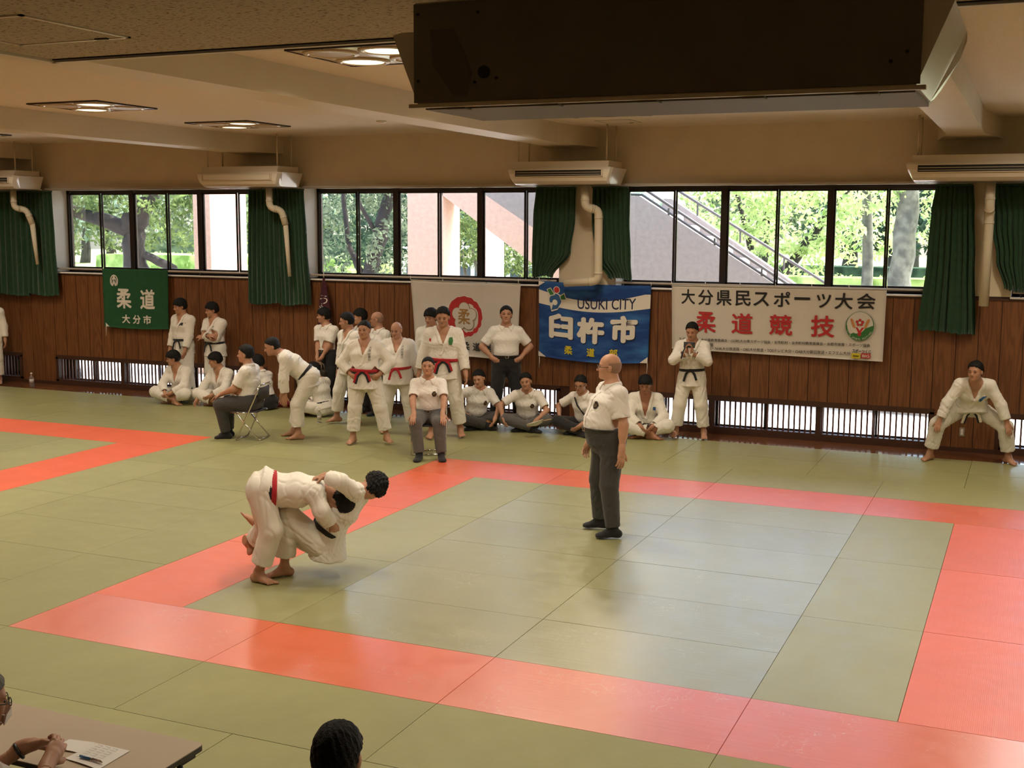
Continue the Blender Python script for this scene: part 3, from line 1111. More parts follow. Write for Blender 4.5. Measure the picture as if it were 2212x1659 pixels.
MT['cord'] = mat('white_cord', (0.68, 0.64, 0.56), 0.8)


def blue_cloth():
    m, nt, p = node_mat('blue_flag_cloth')
    L = nt.links.new
    tc = nt.nodes.new('ShaderNodeTexCoord')
    n = nt.nodes.new('ShaderNodeTexNoise')
    n.inputs['Scale'].default_value = 2.2
    n.inputs['Detail'].default_value = 3
    mp = nt.nodes.new('ShaderNodeMapping')
    mp.inputs['Rotation'].default_value = (0, 0.5, 0)
    mp.inputs['Scale'].default_value = (0.7, 1, 2.6)
    L(tc.outputs['Object'], mp.inputs[0])
    L(mp.outputs[0], n.inputs['Vector'])
    r = nt.nodes.new('ShaderNodeValToRGB')
    r.color_ramp.elements[0].position = 0.45
    r.color_ramp.elements[0].color = (0.006, 0.045, 0.20, 1)
    r.color_ramp.elements[1].position = 0.75
    r.color_ramp.elements[1].color = (0.035, 0.16, 0.42, 1)
    L(n.outputs[0], r.inputs[0])
    L(r.outputs[0], p.inputs['Base Color'])
    p.inputs['Roughness'].default_value = 0.85
    return m


MT['cloth_blue'] = blue_cloth()
FLAG_Y = WY - 0.065


def ties(b, corners, length=0.12):
    for (s, t, dz) in corners:
        p = Vector(b.P(s, t, 0.004))
        MB().tube([p, p + Vector((0.004, -0.006, dz * 0.5)), p + Vector((-0.006, 0.0, dz))], 0.006, 6).build('tie_cord', MT['cord'], b.root, smooth=True)


# --- green flag
g = Banner('flag', (222, 580), (364, 583), (366, 711), (228, 705), FLAG_Y, MT['cloth_green'],
           'dark green judo flag with white brush lettering hung below the window', 'flag', wave=0.008, sag=0.0, seed=2)
g.text('柔', 0.21, 0.33, 0.435, 0.665, MT['ink_white'], 0.028)
g.text('道', 0.575, 0.33, 0.80, 0.665, MT['ink_white'], 0.028)
for k, ch in enumerate('大分市'):
    s = 0.285 + 0.167 * k
    g.text(ch, s, 0.765, s + 0.125, 0.915, MT['ink_white'], 0.030)
# loop emblem
def ring_band(b, cx, cz, rx, rz, th, a0, a1, m, n=22, aspect=1.0):
    b.layer += 1
    off = 0.0022 + 0.0009 * b.layer
    vs = []
    for k in range(n + 1):
        a = a0 + (a1 - a0) * k / n
        vs.append(b.P(cx + rx * math.cos(a), cz - rz * math.sin(a), off))
        vs.append(b.P(cx + (rx - th) * math.cos(a), cz - (rz - th * aspect) * math.sin(a), off))
    MB().add(vs, [(2 * k, 2 * k + 1, 2 * k + 3, 2 * k + 2) for k in range(n)]).build('emblem', m, b.root)
ga = g.w / g.h
ring_band(g, 0.185, 0.205, 0.062, 0.105, 0.014, -0.9, PI + 0.9, MT['ink_white'], aspect=ga)
ring_band(g, 0.185, 0.215, 0.040, 0.075, 0.012, -0.9, PI + 0.9, MT['ink_white'], aspect=ga)
ring_band(g, 0.185, 0.170, 0.018, 0.055, 0.010, -0.2, PI + 0.2, MT['ink_white'], aspect=ga)
g.poly([(0.178, 0.10), (0.192, 0.10), (0.192, 0.20), (0.215, 0.29), (0.20, 0.29), (0.185, 0.24), (0.17, 0.29), (0.155, 0.29), (0.178, 0.20)], MT['ink_white'], 'emblem')
g.poly([(0.03, 0.93), (0.085, 0.99), (0.03, 0.995)], MT['ink_white'], 'corner_patch')
ties(g, [(0.03, 0.97, -0.20), (0.02, 0.01, 0.03)])

# --- white flower flag
w = Banner('flag', (889, 604), (1126, 613), (1118, 779), (900, 760), FLAG_Y, MT['cloth_white'],
           'white flag with a red and gold flower emblem behind the tall red-belted judoka', 'flag', wave=0.016, sag=0.015, seed=5, bottom_sag=0.0)
wa = w.w / w.h
cx, cz, R = 0.497, 0.46, 0.170
def blossom(rad, n, depth, m, pts=64, phase=PI / 2, name='emblem'):
    out = []
    for k in range(pts):
        a = 2 * PI * k / pts
        r = rad * (1 - depth + depth * abs(math.cos(n * (a - phase) / 2)))
        out.append((cx + r * math.cos(a), cz - r * wa * math.sin(a)))
    w.poly(out, m, name)
blossom(R * 1.05, 16, 0.06, MT['ink_white'], 96)
blossom(R, 16, 0.06, MT['ink_red'], 96)
for rad_, m_ in ((0.0535, MT['ink_gold']), (0.0490, MT['cloth_white'])):
    for k in range(5):
        a = PI / 2 + 2 * PI * k / 5
        w.poly([(cx + 0.068 * math.cos(a) + rad_ * math.cos(q), cz - (0.068 * math.sin(a) + rad_ * math.sin(q)) * wa) for q in [2 * PI * j / 26 for j in range(26)]], m_, 'petal')
w.poly([(cx + 0.058 * math.cos(q), cz - 0.058 * wa * math.sin(q)) for q in [2 * PI * j / 24 for j in range(24)]], MT['cloth_white'], 'petal')
w.text('柔', cx - 0.058, cz - 0.105, cx + 0.058, cz + 0.105, MT['ink_gold'], 0.02)
for k, ch in enumerate('大分県柔道連盟'):
    s = 0.135 + 0.105 * k + 0.02
    w.text(ch, s, 0.80 + 0.016 * k * 0, s + 0.075, 0.915, MT['ink_black'], 0.022)
ties(w, [(0.0, 0.0, 0.06), (0.98, 0.0, 0.07), (0.3, 0.01, 0.05)])
MB().tube([w.P(0.005, 0, 0.004), w.P(0.995, 0, 0.004)], 0.006, 6).build('top_cord', MT['cord'], w.root, smooth=True)

# --- blue city flag
b = Banner('flag', (1166, 606), (1408, 617), (1400, 784), (1166, 768), FLAG_Y, MT['cloth_blue'],
           'blue USUKI CITY flag hung below the green curtain and pipe', 'flag', wave=0.014, sag=0.02, seed=9, bottom_sag=0.05)
ba = b.w / b.h
b.band([(s, 0.115 + 0.115 * math.sin(PI * min(1, s * 1.05)) * 0.9, 0.295 + 0.06 * math.sin(PI * s)) for s in [k / 20 for k in range(21)]], MT['ink_white'])
b.text('USUKI CITY', 0.355, 0.185, 0.875, 0.325, MT['ink_navy'], 0.012, skew=-0.02)
for ch, s0, s1, t0, t1 in (('臼', 0.095, 0.315, 0.405, 0.735), ('杵', 0.350, 0.605, 0.425, 0.760), ('市', 0.655, 0.900, 0.385, 0.735)):
    b.text(ch, s0 + 0.006, t0 + 0.01, s1 + 0.006, t1 + 0.01, MT['ink_navy'], 0.062)
    b.text(ch, s0, t0, s1, t1, MT['ink_white'], 0.055)
for ch, s0 in (('柔', 0.240), ('道', 0.448), ('部', 0.655)):
    b.text(ch, s0, 0.815, s0 + 0.075, 0.925, MT['ink_yellow'], 0.03)
# logo: blue comma, leaves, red dot
lx, lz = 0.155, 0.235
for r_, m_ in ((0.062, MT['ink_white']), (0.054, MT['ink_blue'])):
    pts = []
    for k in range(20):
        a = PI * 1.15 - k / 19 * PI * 1.55
        pts.append((lx + r_ * math.cos(a), lz - r_ * ba * math.sin(a)))
    pts += [(lx + 0.02, lz + r_ * ba * 1.30), (lx - 0.035, lz + r_ * ba * 1.62), (lx - 0.015, lz + r_ * ba * 1.15), (lx + 0.004, lz + 0.05), (lx - 0.018, lz + 0.035)]
    b.poly(pts, m_, 'logo')
b.poly(disc(lx - 0.004, lz + 0.03, 0.024, 16, 0.024 * ba), MT['ink_white'], 'logo')
b.poly([(lx - 0.082, 0.105), (lx - 0.045, 0.075), (lx - 0.002, 0.165), (lx - 0.048, 0.190)], MT['ink_white'], 'logo')
b.poly([(lx - 0.074, 0.108), (lx - 0.047, 0.086), (lx - 0.012, 0.160), (lx - 0.046, 0.178)], MT['ink_green'], 'logo')
b.poly([(lx + 0.036, 0.175), (lx + 0.082, 0.130), (lx + 0.106, 0.225), (lx + 0.052, 0.235)], MT['ink_white'], 'logo')
b.poly([(lx + 0.044, 0.180), (lx + 0.079, 0.145), (lx + 0.096, 0.215), (lx + 0.054, 0.224)], MT['ink_green'], 'logo')
b.poly(disc(lx + 0.012, 0.100, 0.030, 18, 0.030 * ba), MT['ink_white'], 'logo')
b.poly(disc(lx + 0.012, 0.100, 0.025, 18, 0.025 * ba), MT['ink_red'], 'logo')
b.poly([(0.0, 0.93), (0.07, 0.995), (0.0, 1.0)], MT['ink_white'], 'corner_patch')
b.poly([(1.0, 0.92), (1.0, 1.0), (0.93, 0.995)], MT['ink_white'], 'corner_patch')
b.poly([(0.0, 0.0), (0.06, 0.01), (0.0, 0.07)], MT['ink_white'], 'corner_patch')
ties(b, [(0.005, 0.97, -0.22), (0.995, 0.97, -0.20), (0.0, 0.01, 0.07), (1.0, 0.0, 0.05)])

# --- long white banner
l = Banner('banner', (1452, 616), (1916, 625), (1907, 781), (1452, 753), FLAG_Y, MT['cloth_white'],
           'long white tournament banner with black and red lettering', 'banner', wave=0.006, sag=0.004, seed=12, bottom_sag=0.0)
la = l.w / l.h
def L_(px, py):
    """banner pixel of the photograph -> (s,t) on the cloth"""
    s = (px - 1452) / (1912 - 1452.0)
    top = 616 + 9 * s
    bot = 753 + 28 * s
    return s, (py - top) / (bot - top)
xs = [(1474, 1505), (1512, 1546), (1553, 1587), (1595, 1629), (1635, 1669), (1679, 1714), (1723, 1756), (1770, 1800), (1808, 1845), (1853, 1891)]
ys = [(624, 657), (625, 659), (626, 660), (627, 661), (630, 661), (629, 663), (641, 648), (634, 665), (632, 668), (633, 668)]
for ch, (xa, xb), (ya, yb) in zip('大分県民スポーツ大会', xs, ys):
    s0, t0 = L_(xa, ya)
    s1, t1 = L_(xb, yb)
    l.text(ch, s0, t0, s1, t1, MT['ink_black'], 0.020)
for ch, xa, xb, ya, yb in (('柔', 1508, 1553, 672, 719), ('道', 1588, 1635, 675, 722), ('競', 1671, 1721, 678, 725), ('技', 1760, 1810, 680, 729)):
    s0, t0 = L_(xa, ya)
    s1, t1 = L_(xb, yb)
    l.text(ch, s0, t0, s1, t1, MT['ink_red'], 0.022)


def small(body, xa, ya, xb, yb, h, bold=0.012):
    s0, t0 = L_(xa, ya)
    s1, t1 = L_(xb, yb)
    l.text(body, s0, t0, s1, t0 + h / 150.0, MT['ink_black'], bold, skew=(t1 - t0))


small('主 催', 1469, 728, 1484, 729, 7)
small('大分県・大分県教育委員会・(公財)大分県スポーツ協会・全市町村・全市町村教育委員会・全郡市体育・スポーツ協会', 1490, 729, 1885, 742, 8)
small('主 管', 1469, 737, 1484, 738, 7)
small('大分県柔道連盟', 1490, 738, 1548, 741, 8)
small('後 援', 1469, 746, 1484, 747, 7)
small('大分合同新聞社・NHK大分放送局・OBS大分放送・TOSテレビ大分・OAB大分朝日放送・エフエム大分', 1490, 746, 1845, 759, 8)
small('スポーツくじ', 1849, 753, 1888, 755, 8, 0.03)
for xa, xb, m_ in ((1848, 1866, MT['ink_yellow']), (1868, 1887, MT['ink_red'])):
    pts = [L_(xa, 762), L_(xb, 763), L_(xb, 774), L_(xa, 773)]
    l.poly(pts, m_, 'printed_badge')
s0, t0 = L_(1870, 765); s1, t1 = L_(1885, 772)
l.text('BIG', s0, t0, s1, t1, MT['ink_white'], 0.02)
s0, t0 = L_(1851, 766); s1, t1 = L_(1863, 771)
l.text('toto', s0, t0, s1, t1, MT['ink_black'], 0.02)
# round festival emblem
ex, ez = L_(1862, 704)
er = 29.0 / 460
def E_(x, y):
    return ex + x * er, ez - y * er * la
l.poly([E_(math.cos(a), math.sin(a)) for a in [2 * PI * k / 48 for k in range(48)]], MT['ink_green'], 'emblem')
l.poly([E_(0.93 * math.cos(a), 0.06 + 0.92 * math.sin(a)) for a in [2 * PI * k / 48 for k in range(48)]], MT['cloth_white'], 'emblem')
out = [E_(math.cos(a), math.sin(a)) for a in [PI + PI * k / 24 for k in range(25)]]
inn = [E_(0.90 * math.cos(a), 0.06 + 0.86 * math.sin(a)) for a in [2 * PI - PI * k / 24 for k in range(25)]]
l.poly(out + inn, MT['ink_green'], 'emblem')
l.poly([E_(-0.30, -0.08), E_(-0.16, -0.08), E_(0, -0.30), E_(0.16, -0.08), E_(0.32, -0.08), E_(0.12, -0.40), E_(0.12, -0.66), E_(-0.12, -0.66), E_(-0.12, -0.40)], MT['ink_red'], 'emblem')
for sx in (-1, 1):
    for k in range(4):
        a = 0.95 - k * 0.02
        x0, y0 = sx * (0.42 + 0.05 * k), -0.02 + 0.14 * k
        l.poly([E_(x0 + sx * 0.13 * math.cos(q) * 0.9, y0 + 0.10 * math.sin(q) + sx * 0 + 0.07 * math.cos(q)) for q in [2 * PI * j / 10 for j in range(10)]], MT['ink_orange'], 'emblem')
for (x, y) in ((0, 0.42), (-0.20, 0.30), (0.20, 0.30), (-0.12, 0.12), (0.12, 0.12)):
    l.poly([E_(x + 0.10 * math.cos(q), y + 0.10 * math.sin(q)) for q in [2 * PI * j / 12 for j in range(12)]], MT['ink_red'], 'emblem')
l.poly([E_(0.09 * math.cos(q), 0.24 + 0.09 * math.sin(q)) for q in [2 * PI * j / 12 for j in range(12)]], MT['cloth_white'], 'emblem')
# arched lettering along the crescent
arc_txt = 'OITA SPORTS FESTIVAL'
for k, ch in enumerate(arc_txt):
    if ch == ' ': continue
    a = PI * 1.13 + PI * 0.74 * k / (len(arc_txt) - 1)
    v, f, asp = text_flat(ch)
    l.layer += 0
    ca, sa = math.cos(a), math.sin(a)
    vs = []
    for (u_, v_) in v:
        lx_, ly_ = (u_ - 0.5) * 0.10 * min(1, asp[0] / 0.6), (v_ - 0.5) * 0.13
        rr = 0.895
        x = rr * ca + lx_ * (-sa) + ly_ * (-ca)
        y = rr * sa + lx_ * ca + ly_ * (-sa)
        e = E_(x, y)
        vs.append(l.P(e[0], e[1], 0.0034 + 0.0009 * l.layer))
    MB().add(vs, f).build('lettering', MT['ink_white'], l.root)
MB().tube([l.P(0, 0, 0.005), l.P(1, 0, 0.005)], 0.008, 6).build('top_hem_rod', MT['cord'], l.root, smooth=True)
for k in range(7):
    ties(l, [(k / 6.0, 0.0, 0.055)])

# --- furled purple flag
_a = on_y(704, 600, WY - 0.06)
fl = MB()
vs, fs = [], []
n, m_ = 24, 14
for j in range(m_ + 1):
    t = j / m_
    z = _a.z - 1.02 * t
    ww = 0.018 + 0.125 * t + 0.02 * math.sin(4 * t)
    dd = 0.012 + 0.045 * t
    for i in range(n):
        q = 2 * PI * i / n
        rr = 1 + 0.18 * math.sin(4 * q + 2 * t)
        vs.append((ww * rr * math.cos(q) + 0.03 * t, -dd * rr * math.sin(q) - 0.03 * t, z - _a.z))
for j in range(m_):
    for i in range(n):
        fs.append((j * n + i, (j + 1) * n + i, (j + 1) * n + (i + 1) % n, j * n + (i + 1) % n))
fs.append(tuple(m_ * n + i for i in range(n)))
po = MB().add(vs, fs).build('flag', MT['cloth_purple'], loc=(_a.x, WY - 0.125, _a.z), smooth=True)
tag(po, 'dark purple flag furled into a narrow cone with white lettering', 'flag')
bv = BVHTree.FromPolygons([Vector(x) for x in vs], fs)
for body, px, pz, sz in (('う', 0.01, -0.36, 0.15), ('や', -0.02, -0.52, 0.15), ('道', 0.06, -0.62, 0.14), ('会', 0.09, -0.80, 0.14)):
    v, f, asp = text_flat(body)
    pts = []
    for (u_, v_) in v:
        o_ = Vector((px + (u_ - 0.5) * sz, -0.5, pz + (v_ - 0.5) * sz))
        hit = bv.ray_cast(o_, Vector((0, 1, 0)))
        pts.append(hit[0] + Vector((0, -0.004, 0)) if hit[0] else o_ + Vector((0, 0.45, 0)))
    MB().add(pts, f).build('lettering', MT['ink_white'], po)
MB().tube([(0, 0, 0.0), (0.004, -0.01, 0.05), (0, 0, 0.09)], 0.008, 6).build('tie_cord', MT['cord'], po, smooth=True)

# ================================================================== OUTDOORS
def leaf_mat(name, c1, c2, trans=0.45):
    m = bpy.data.materials.new(name)
    m.use_nodes = True
    nt = m.node_tree
    nt.nodes.clear()
    L = nt.links.new
    o = nt.nodes.new('ShaderNodeOutputMaterial')
    d = nt.nodes.new('ShaderNodeBsdfDiffuse')
    t = nt.nodes.new('ShaderNodeBsdfTranslucent')
    mx = nt.nodes.new('ShaderNodeMixShader')
    mx.inputs[0].default_value = trans
    tc = nt.nodes.new('ShaderNodeTexCoord')
    n = nt.nodes.new('ShaderNodeTexNoise')
    n.inputs['Scale'].default_value = 2.2
    n.inputs['Detail'].default_value = 4
    L(tc.outputs['Object'], n.inputs['Vector'])
    r = nt.nodes.new('ShaderNodeValToRGB')
    r.color_ramp.elements[0].position = 0.35
    r.color_ramp.elements[0].color = (*c1, 1)
    r.color_ramp.elements[1].position = 0.65
    r.color_ramp.elements[1].color = (*c2, 1)
    L(n.outputs[0], r.inputs[0])
    L(r.outputs[0], d.inputs[0])
    L(r.outputs[0], t.inputs[0])
    L(d.outputs[0], mx.inputs[1])
    L(t.outputs[0], mx.inputs[2])
    L(mx.outputs[0], o.inputs[0])
    return m


MT['leaf_mid'] = leaf_mat('mid_green_leaves', (0.040, 0.065, 0.022), (0.20, 0.26, 0.09))
MT['leaf_dark'] = leaf_mat('dark_evergreen_leaves', (0.016, 0.030, 0.020), (0.065, 0.10, 0.06), 0.3)
MT['leaf_light'] = leaf_mat('bright_yellow_green_leaves', (0.20, 0.29, 0.09), (0.56, 0.64, 0.30), 0.5)
MT['leaf_grey'] = leaf_mat('grey_green_leaves', (0.05, 0.07, 0.045), (0.20, 0.235, 0.14), 0.35)
MT['leaf_haze'] = leaf_mat('haze_tinted_leaves', (0.16, 0.22, 0.17), (0.34, 0.42, 0.33), 0.4)  # aerial haze mixed into the leaf colour
MT['bark'] = mat('dark_bark', (0.026, 0.019, 0.015), 0.9, noise=0.5, nscale=6, bump=1.0, bscale=14)
MT['bark_pale'] = mat('lichen_bark', (0.13, 0.125, 0.09), 0.9, col2=(0.05, 0.048, 0.035), nscale=5, bump=0.8, bscale=12)
MT['grass'] = mat('sunlit_lawn', (0.36, 0.45, 0.14), 0.9, noise=0.35, nscale=0.8)
MT['paving'] = mat('pale_paving', (0.68, 0.63, 0.57), 0.9, noise=0.1, nscale=1.5)
MT['stucco_pink'] = mat('pink_stucco', (0.46, 0.31, 0.235), 0.9, noise=0.12, nscale=12, bump=1.0, bscale=24)
MT['stucco_grey'] = mat('grey_stucco', (0.21, 0.18, 0.16), 0.9, noise=0.14, nscale=12, bump=1.0, bscale=24)
MT['stucco_white'] = mat('whitish_stucco', (0.66, 0.58, 0.56), 0.9, noise=0.10, nscale=10, bump=0.8, bscale=24)
MT['rail_grey'] = mat('painted_outdoor_rail', (0.05, 0.045, 0.042), 0.5, 0.3)

GZ = -0.14
tag(MB().box((-70, WY + 0.5, GZ - 0.3), (60, 30, GZ)).build('ground_paving', MT['paving']), kind='structure')
tag(MB().box((-90, 30, GZ - 0.3), (80, 120, GZ + 0.02)).build('ground_lawn', MT['grass']), kind='structure')


def leaves_mesh(name, blobs, n, size, seed, flat=0.0):
    """n folded leaves scattered in the outer part of ellipsoid blobs ((cx,cy,cz),(rx,ry,rz))"""
    rng = np.random.default_rng(seed)
    vol = np.array([b[1][0] * b[1][1] * b[1][2] for b in blobs]) ** 0.67
    pick = rng.choice(len(blobs), n, p=vol / vol.sum())
    d = rng.normal(size=(n, 3))
    d /= np.linalg.norm(d, axis=1)[:, None]
    rad = rng.uniform(0.55, 1.0, n) ** 0.6
    C = np.array([b[0] for b in blobs])[pick]
    R = np.array([b[1] for b in blobs])[pick]
    P = C + d * R * rad[:, None]
    a = rng.normal(size=(n, 3)); a[:, 2] -= 0.3
    a /= np.linalg.norm(a, axis=1)[:, None]
    b = np.cross(a, rng.normal(size=(n, 3)))
    b /= np.linalg.norm(b, axis=1)[:, None]
    s = size * rng.uniform(0.6, 1.35, n)[:, None]
    nn = np.cross(a, b) * 0.12
    v = np.empty((n, 4, 3))
    v[:, 0] = P - a * s
    v[:, 1] = P + b * s * 0.42 + nn * s
    v[:, 2] = P + a * s
    v[:, 3] = P - b * s * 0.42 + nn * s
    me = bpy.data.meshes.new(name)
    me.vertices.add(4 * n)
    me.vertices.foreach_set('co', v.reshape(-1))
    me.loops.add(4 * n)
    me.loops.foreach_set('vertex_index', np.arange(4 * n, dtype=np.int32))
    me.polygons.add(n)
    me.polygons.foreach_set('loop_start', np.arange(0, 4 * n, 4, dtype=np.int32))
    me.update(calc_edges=True)
    return me


def limb(pts, radii, seed=0):
    rnd = random.Random(seed)
    P = [Vector(p) for p in pts]
    out, rr = [], []
    for i in range(len(P) - 1):
        for k in range(4):
            t = k / 4
            q = P[i].lerp(P[i + 1], t)
            out.append(q + Vector((rnd.uniform(-1, 1), rnd.uniform(-1, 1), 0)) * radii[i] * 0.22)
            rr.append(radii[i] + (radii[i + 1] - radii[i]) * t)
    out.append(P[-1]); rr.append(radii[-1])
    return out, rr


def tree(base, limbs, blobs, n, size, lm, bm_, label, seed, cat='tree', name='tree'):
    """limbs and blobs relative to the base"""
    root = empty(name, base)
    for i, (pts, radii) in enumerate(limbs):
        p, r = limb(pts, radii, seed + i)
        MB().tube(p, r, 9).build('trunk' if i == 0 else 'branch', bm_, root, smooth=True)
    link('crown', leaves_mesh('crown', blobs, n, size, seed), lm, root)
    tag(root, label, cat, 'trees beyond the windows')
    return root


# first window: big branching tree
tree((-17.5, 22.0, GZ),
     [([(0, 0, 0), (0.05, 0, 1.6), (-0.15, 0, 2.8), (-0.1, 0, 3.3)], [0.42, 0.36, 0.32, 0.30]),
      ([(-0.1, 0, 2.9), (-0.9, -0.3, 3.2), (-1.9, -0.6, 3.5), (-3.0, -0.6, 4.4)], [0.26, 0.22, 0.17, 0.12]),
      ([(-0.1, 0, 3.0), (0.5, 0.1, 3.8), (0.6, 0.2, 5.2)], [0.30, 0.27, 0.2]),
      ([(0.3, 0, 2.2), (1.0, 0.4, 1.8), (1.5, 0.6, 0.2)], [0.12, 0.14, 0.16])],
     [((-2.6, -0.5, 3.7), (1.5, 1.2, 0.9)), ((-1.2, -0.8, 4.6), (1.8, 1.3, 1.2)), ((1.2, -0.4, 4.6), (1.9, 1.3, 1.3)), ((1.9, 0.5, 3.2), (1.2, 1.2, 1.0)),
      ((-3.4, 0, 2.6), (1.1, 1, 0.8)), ((-0.9, 0.6, 2.9), (1.4, 1, 0.7)), ((3.2, 0.4, 3.9), (1.5, 1, 1.4))],
     5600, 0.105, MT['leaf_mid'], MT['bark'], 'big tree with forking dark branches outside the first window', 11)
tree((-22.0, 31, GZ), [([(0, 0, 0), (0.3, 0, 1.6), (0.1, 0, 3.6)], [0.2, 0.16, 0.1])],
     [((0, 0, 3.7), (3.0, 2, 1.2)), ((2.5, 0, 3.2), (2.0, 1.5, 1.0)), ((-3, 0, 3.4), (2.5, 1.5, 1.3)), ((0.8, 0, 5.0), (3, 2, 1.4))],
     3600, 0.15, MT['leaf_grey'], MT['bark'], 'paler tree behind the big branching tree', 12)
# second window
tree((-8.55, 20.0, GZ), [([(0, 0, 0), (0.1, 0, 1.7), (0.55, 0, 3.2), (1.0, 0, 4.9)], [0.24, 0.21, 0.17, 0.13]),
                        ([(0.05, 0, 1.6), (-0.35, -0.2, 2.6), (-0.5, -0.3, 4.6)], [0.10, 0.07, 0.05]),
                        ([(0.4, 0, 2.8), (0.1, -0.4, 3.6), (-0.1, -0.5, 4.6)], [0.06, 0.05, 0.03])],
     [((-1.0, -0.3, 2.6), (0.8, 0.8, 1.0)), ((1.0, -0.2, 2.4), (0.75, 0.8, 1.0)), ((0.9, 0.6, 4.2), (1.6, 1.2, 0.9)), ((-0.9, 0.8, 4.2), (1.3, 1.2, 0.9))],
     4200, 0.075, MT['leaf_grey'], MT['bark'], 'slanting dark trunk with grey-green leaves outside the second window', 13)
tree((-11.5, 29, GZ), [([(0, 0, 0), (0.1, 0, 2), (0.0, 0, 4)], [0.3, 0.25, 0.16])],
     [((0, 0, 3.4), (2.6, 2, 1.8)), ((2.4, 0, 3.9), (2.2, 2, 1.6)), ((-2.6, 0, 3.2), (2.2, 2, 1.6)), ((0.5, 0, 5.4), (3.2, 2, 1.4)), ((3.8, 0.5, 2.4), (1.7, 1.5, 1.3))],
     6200, 0.13, MT['leaf_dark'], MT['bark'], 'dense dark evergreen behind the slanting trunk', 14)
tree((-4.75, 19.0, GZ), [([(0, 0, 0), (-0.05, 0, 1.5), (-0.35, 0, 2.6)], [0.07, 0.05, 0.03]), ([(0.15, 0, 0), (0.25, 0, 1.6), (0.5, 0, 2.7)], [0.06, 0.05, 0.03]),
                        ([(-0.15, 0, 0), (-0.45, 0, 1.6), (-0.6, 0, 2.5)], [0.06, 0.05, 0.03]), ([(0.3, 0, 0), (0.7, 0, 1.7), (1.1, 0.1, 2.4)], [0.05, 0.04, 0.03])],
     [((-0.4, 0, 2.75), (0.7, 0.7, 0.62)), ((0.5, 0, 2.55), (0.75, 0.7, 0.55)), ((0.0, 0.2, 3.2), (0.8, 0.7, 0.5)), ((1.15, 0.1, 2.2), (0.5, 0.5, 0.4))],
     2600, 0.068, MT['leaf_mid'], MT['bark_pale'], 'small many-stemmed tree below the sloping staircase', 15)
# third window
tree((0.3, 26, GZ), [([(0, 0, 0), (0.3, 0, 1.6), (1.0, 0, 2.6), (2.3, 0, 4.4)], [0.2, 0.17, 0.12, 0.06]), ([(0.2, 0, 1.4), (-0.4, 0, 2.6), (-0.9, 0, 4.2)], [0.12, 0.09, 0.05])],
     [((-0.9, -0.4, 3.6), (1.5, 1.2, 1.1)), ((0.9, -0.4, 3.3), (1.6, 1.2, 1.0)), ((2.4, -0.3, 3.0), (1.2, 1.1, 0.9)), ((0.2, 0, 4.7), (2.4, 1.6, 1.2)), ((-1.6, 0, 2.6), (1.0, 1, 0.8)), ((0.6, -0.6, 2.2), (1.2, 0.9, 0.5)), ((2.6, 0, 4.4), (1.3, 1.1, 0.8))],
     6800, 0.095, MT['leaf_light'], MT['bark'], 'bright yellow-green tree behind the outdoor staircase', 16)
tree((4.2, 22, GZ), [([(0, 0, 0), (0.0, 0, 2.0), (0.05, 0, 4.0), (0.1, 0, 6)], [0.30, 0.26, 0.25, 0.23]), ([(-0.85, 0.6, 0), (-0.8, 0.6, 2.2), (-1.0, 0.6, 5)], [0.16, 0.13, 0.1])],
     [((-0.9, -0.2, 4.0), (1.0, 0.8, 0.6)), ((1.2, 0, 3.6), (0.9, 0.8, 0.7)), ((0.9, -0.4, 2.9), (0.6, 0.6, 0.35)), ((0.2, 0, 5.0), (2, 1.4, 0.8)), ((-1.3, 0.2, 3.1), (0.5, 0.5, 0.35))],
     2600, 0.08, MT['leaf_light'], MT['bark_pale'], 'thick pale lichen-covered trunk outside the right window', 17)
tree((0.5, 40, GZ), [([(0, 0, 0), (0.1, 0, 1.6), (0, 0, 3)], [0.35, 0.3, 0.2]), ([(1.6, 0, 0), (1.6, 0, 1.6), (1.8, 0, 3)], [0.35, 0.3, 0.2]), ([(3.2, 1, 0), (3.2, 1, 1.6), (3.3, 1, 3)], [0.35, 0.3, 0.2])],
     [((0, 0, 3.3), (2.0, 1.5, 1.3)), ((2.2, 0, 3.4), (2.0, 1.5, 1.4)), ((4.4, 0.5, 3.4), (2.2, 1.6, 1.3)), ((1.8, 1.0, 5.0), (4.0, 2, 1.5)), ((6.5, 1, 3.8), (2.2, 2, 1.6))],
     4800, 0.16, MT['leaf_dark'], MT['bark'], 'dark shady tree group far behind the pale trunk', 18)
# far tree belt: one tree after another along the park edge
rndt = random.Random(5)
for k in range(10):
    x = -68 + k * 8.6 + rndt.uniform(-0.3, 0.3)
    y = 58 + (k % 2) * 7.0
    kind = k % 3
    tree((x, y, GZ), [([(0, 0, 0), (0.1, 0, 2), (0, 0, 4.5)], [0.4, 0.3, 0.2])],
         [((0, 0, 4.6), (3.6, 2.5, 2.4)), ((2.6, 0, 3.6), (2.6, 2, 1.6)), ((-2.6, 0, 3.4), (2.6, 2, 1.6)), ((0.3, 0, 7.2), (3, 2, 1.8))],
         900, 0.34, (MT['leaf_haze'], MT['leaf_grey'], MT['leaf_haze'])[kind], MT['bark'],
         'hazy distant tree of the far park belt', 40 + k)


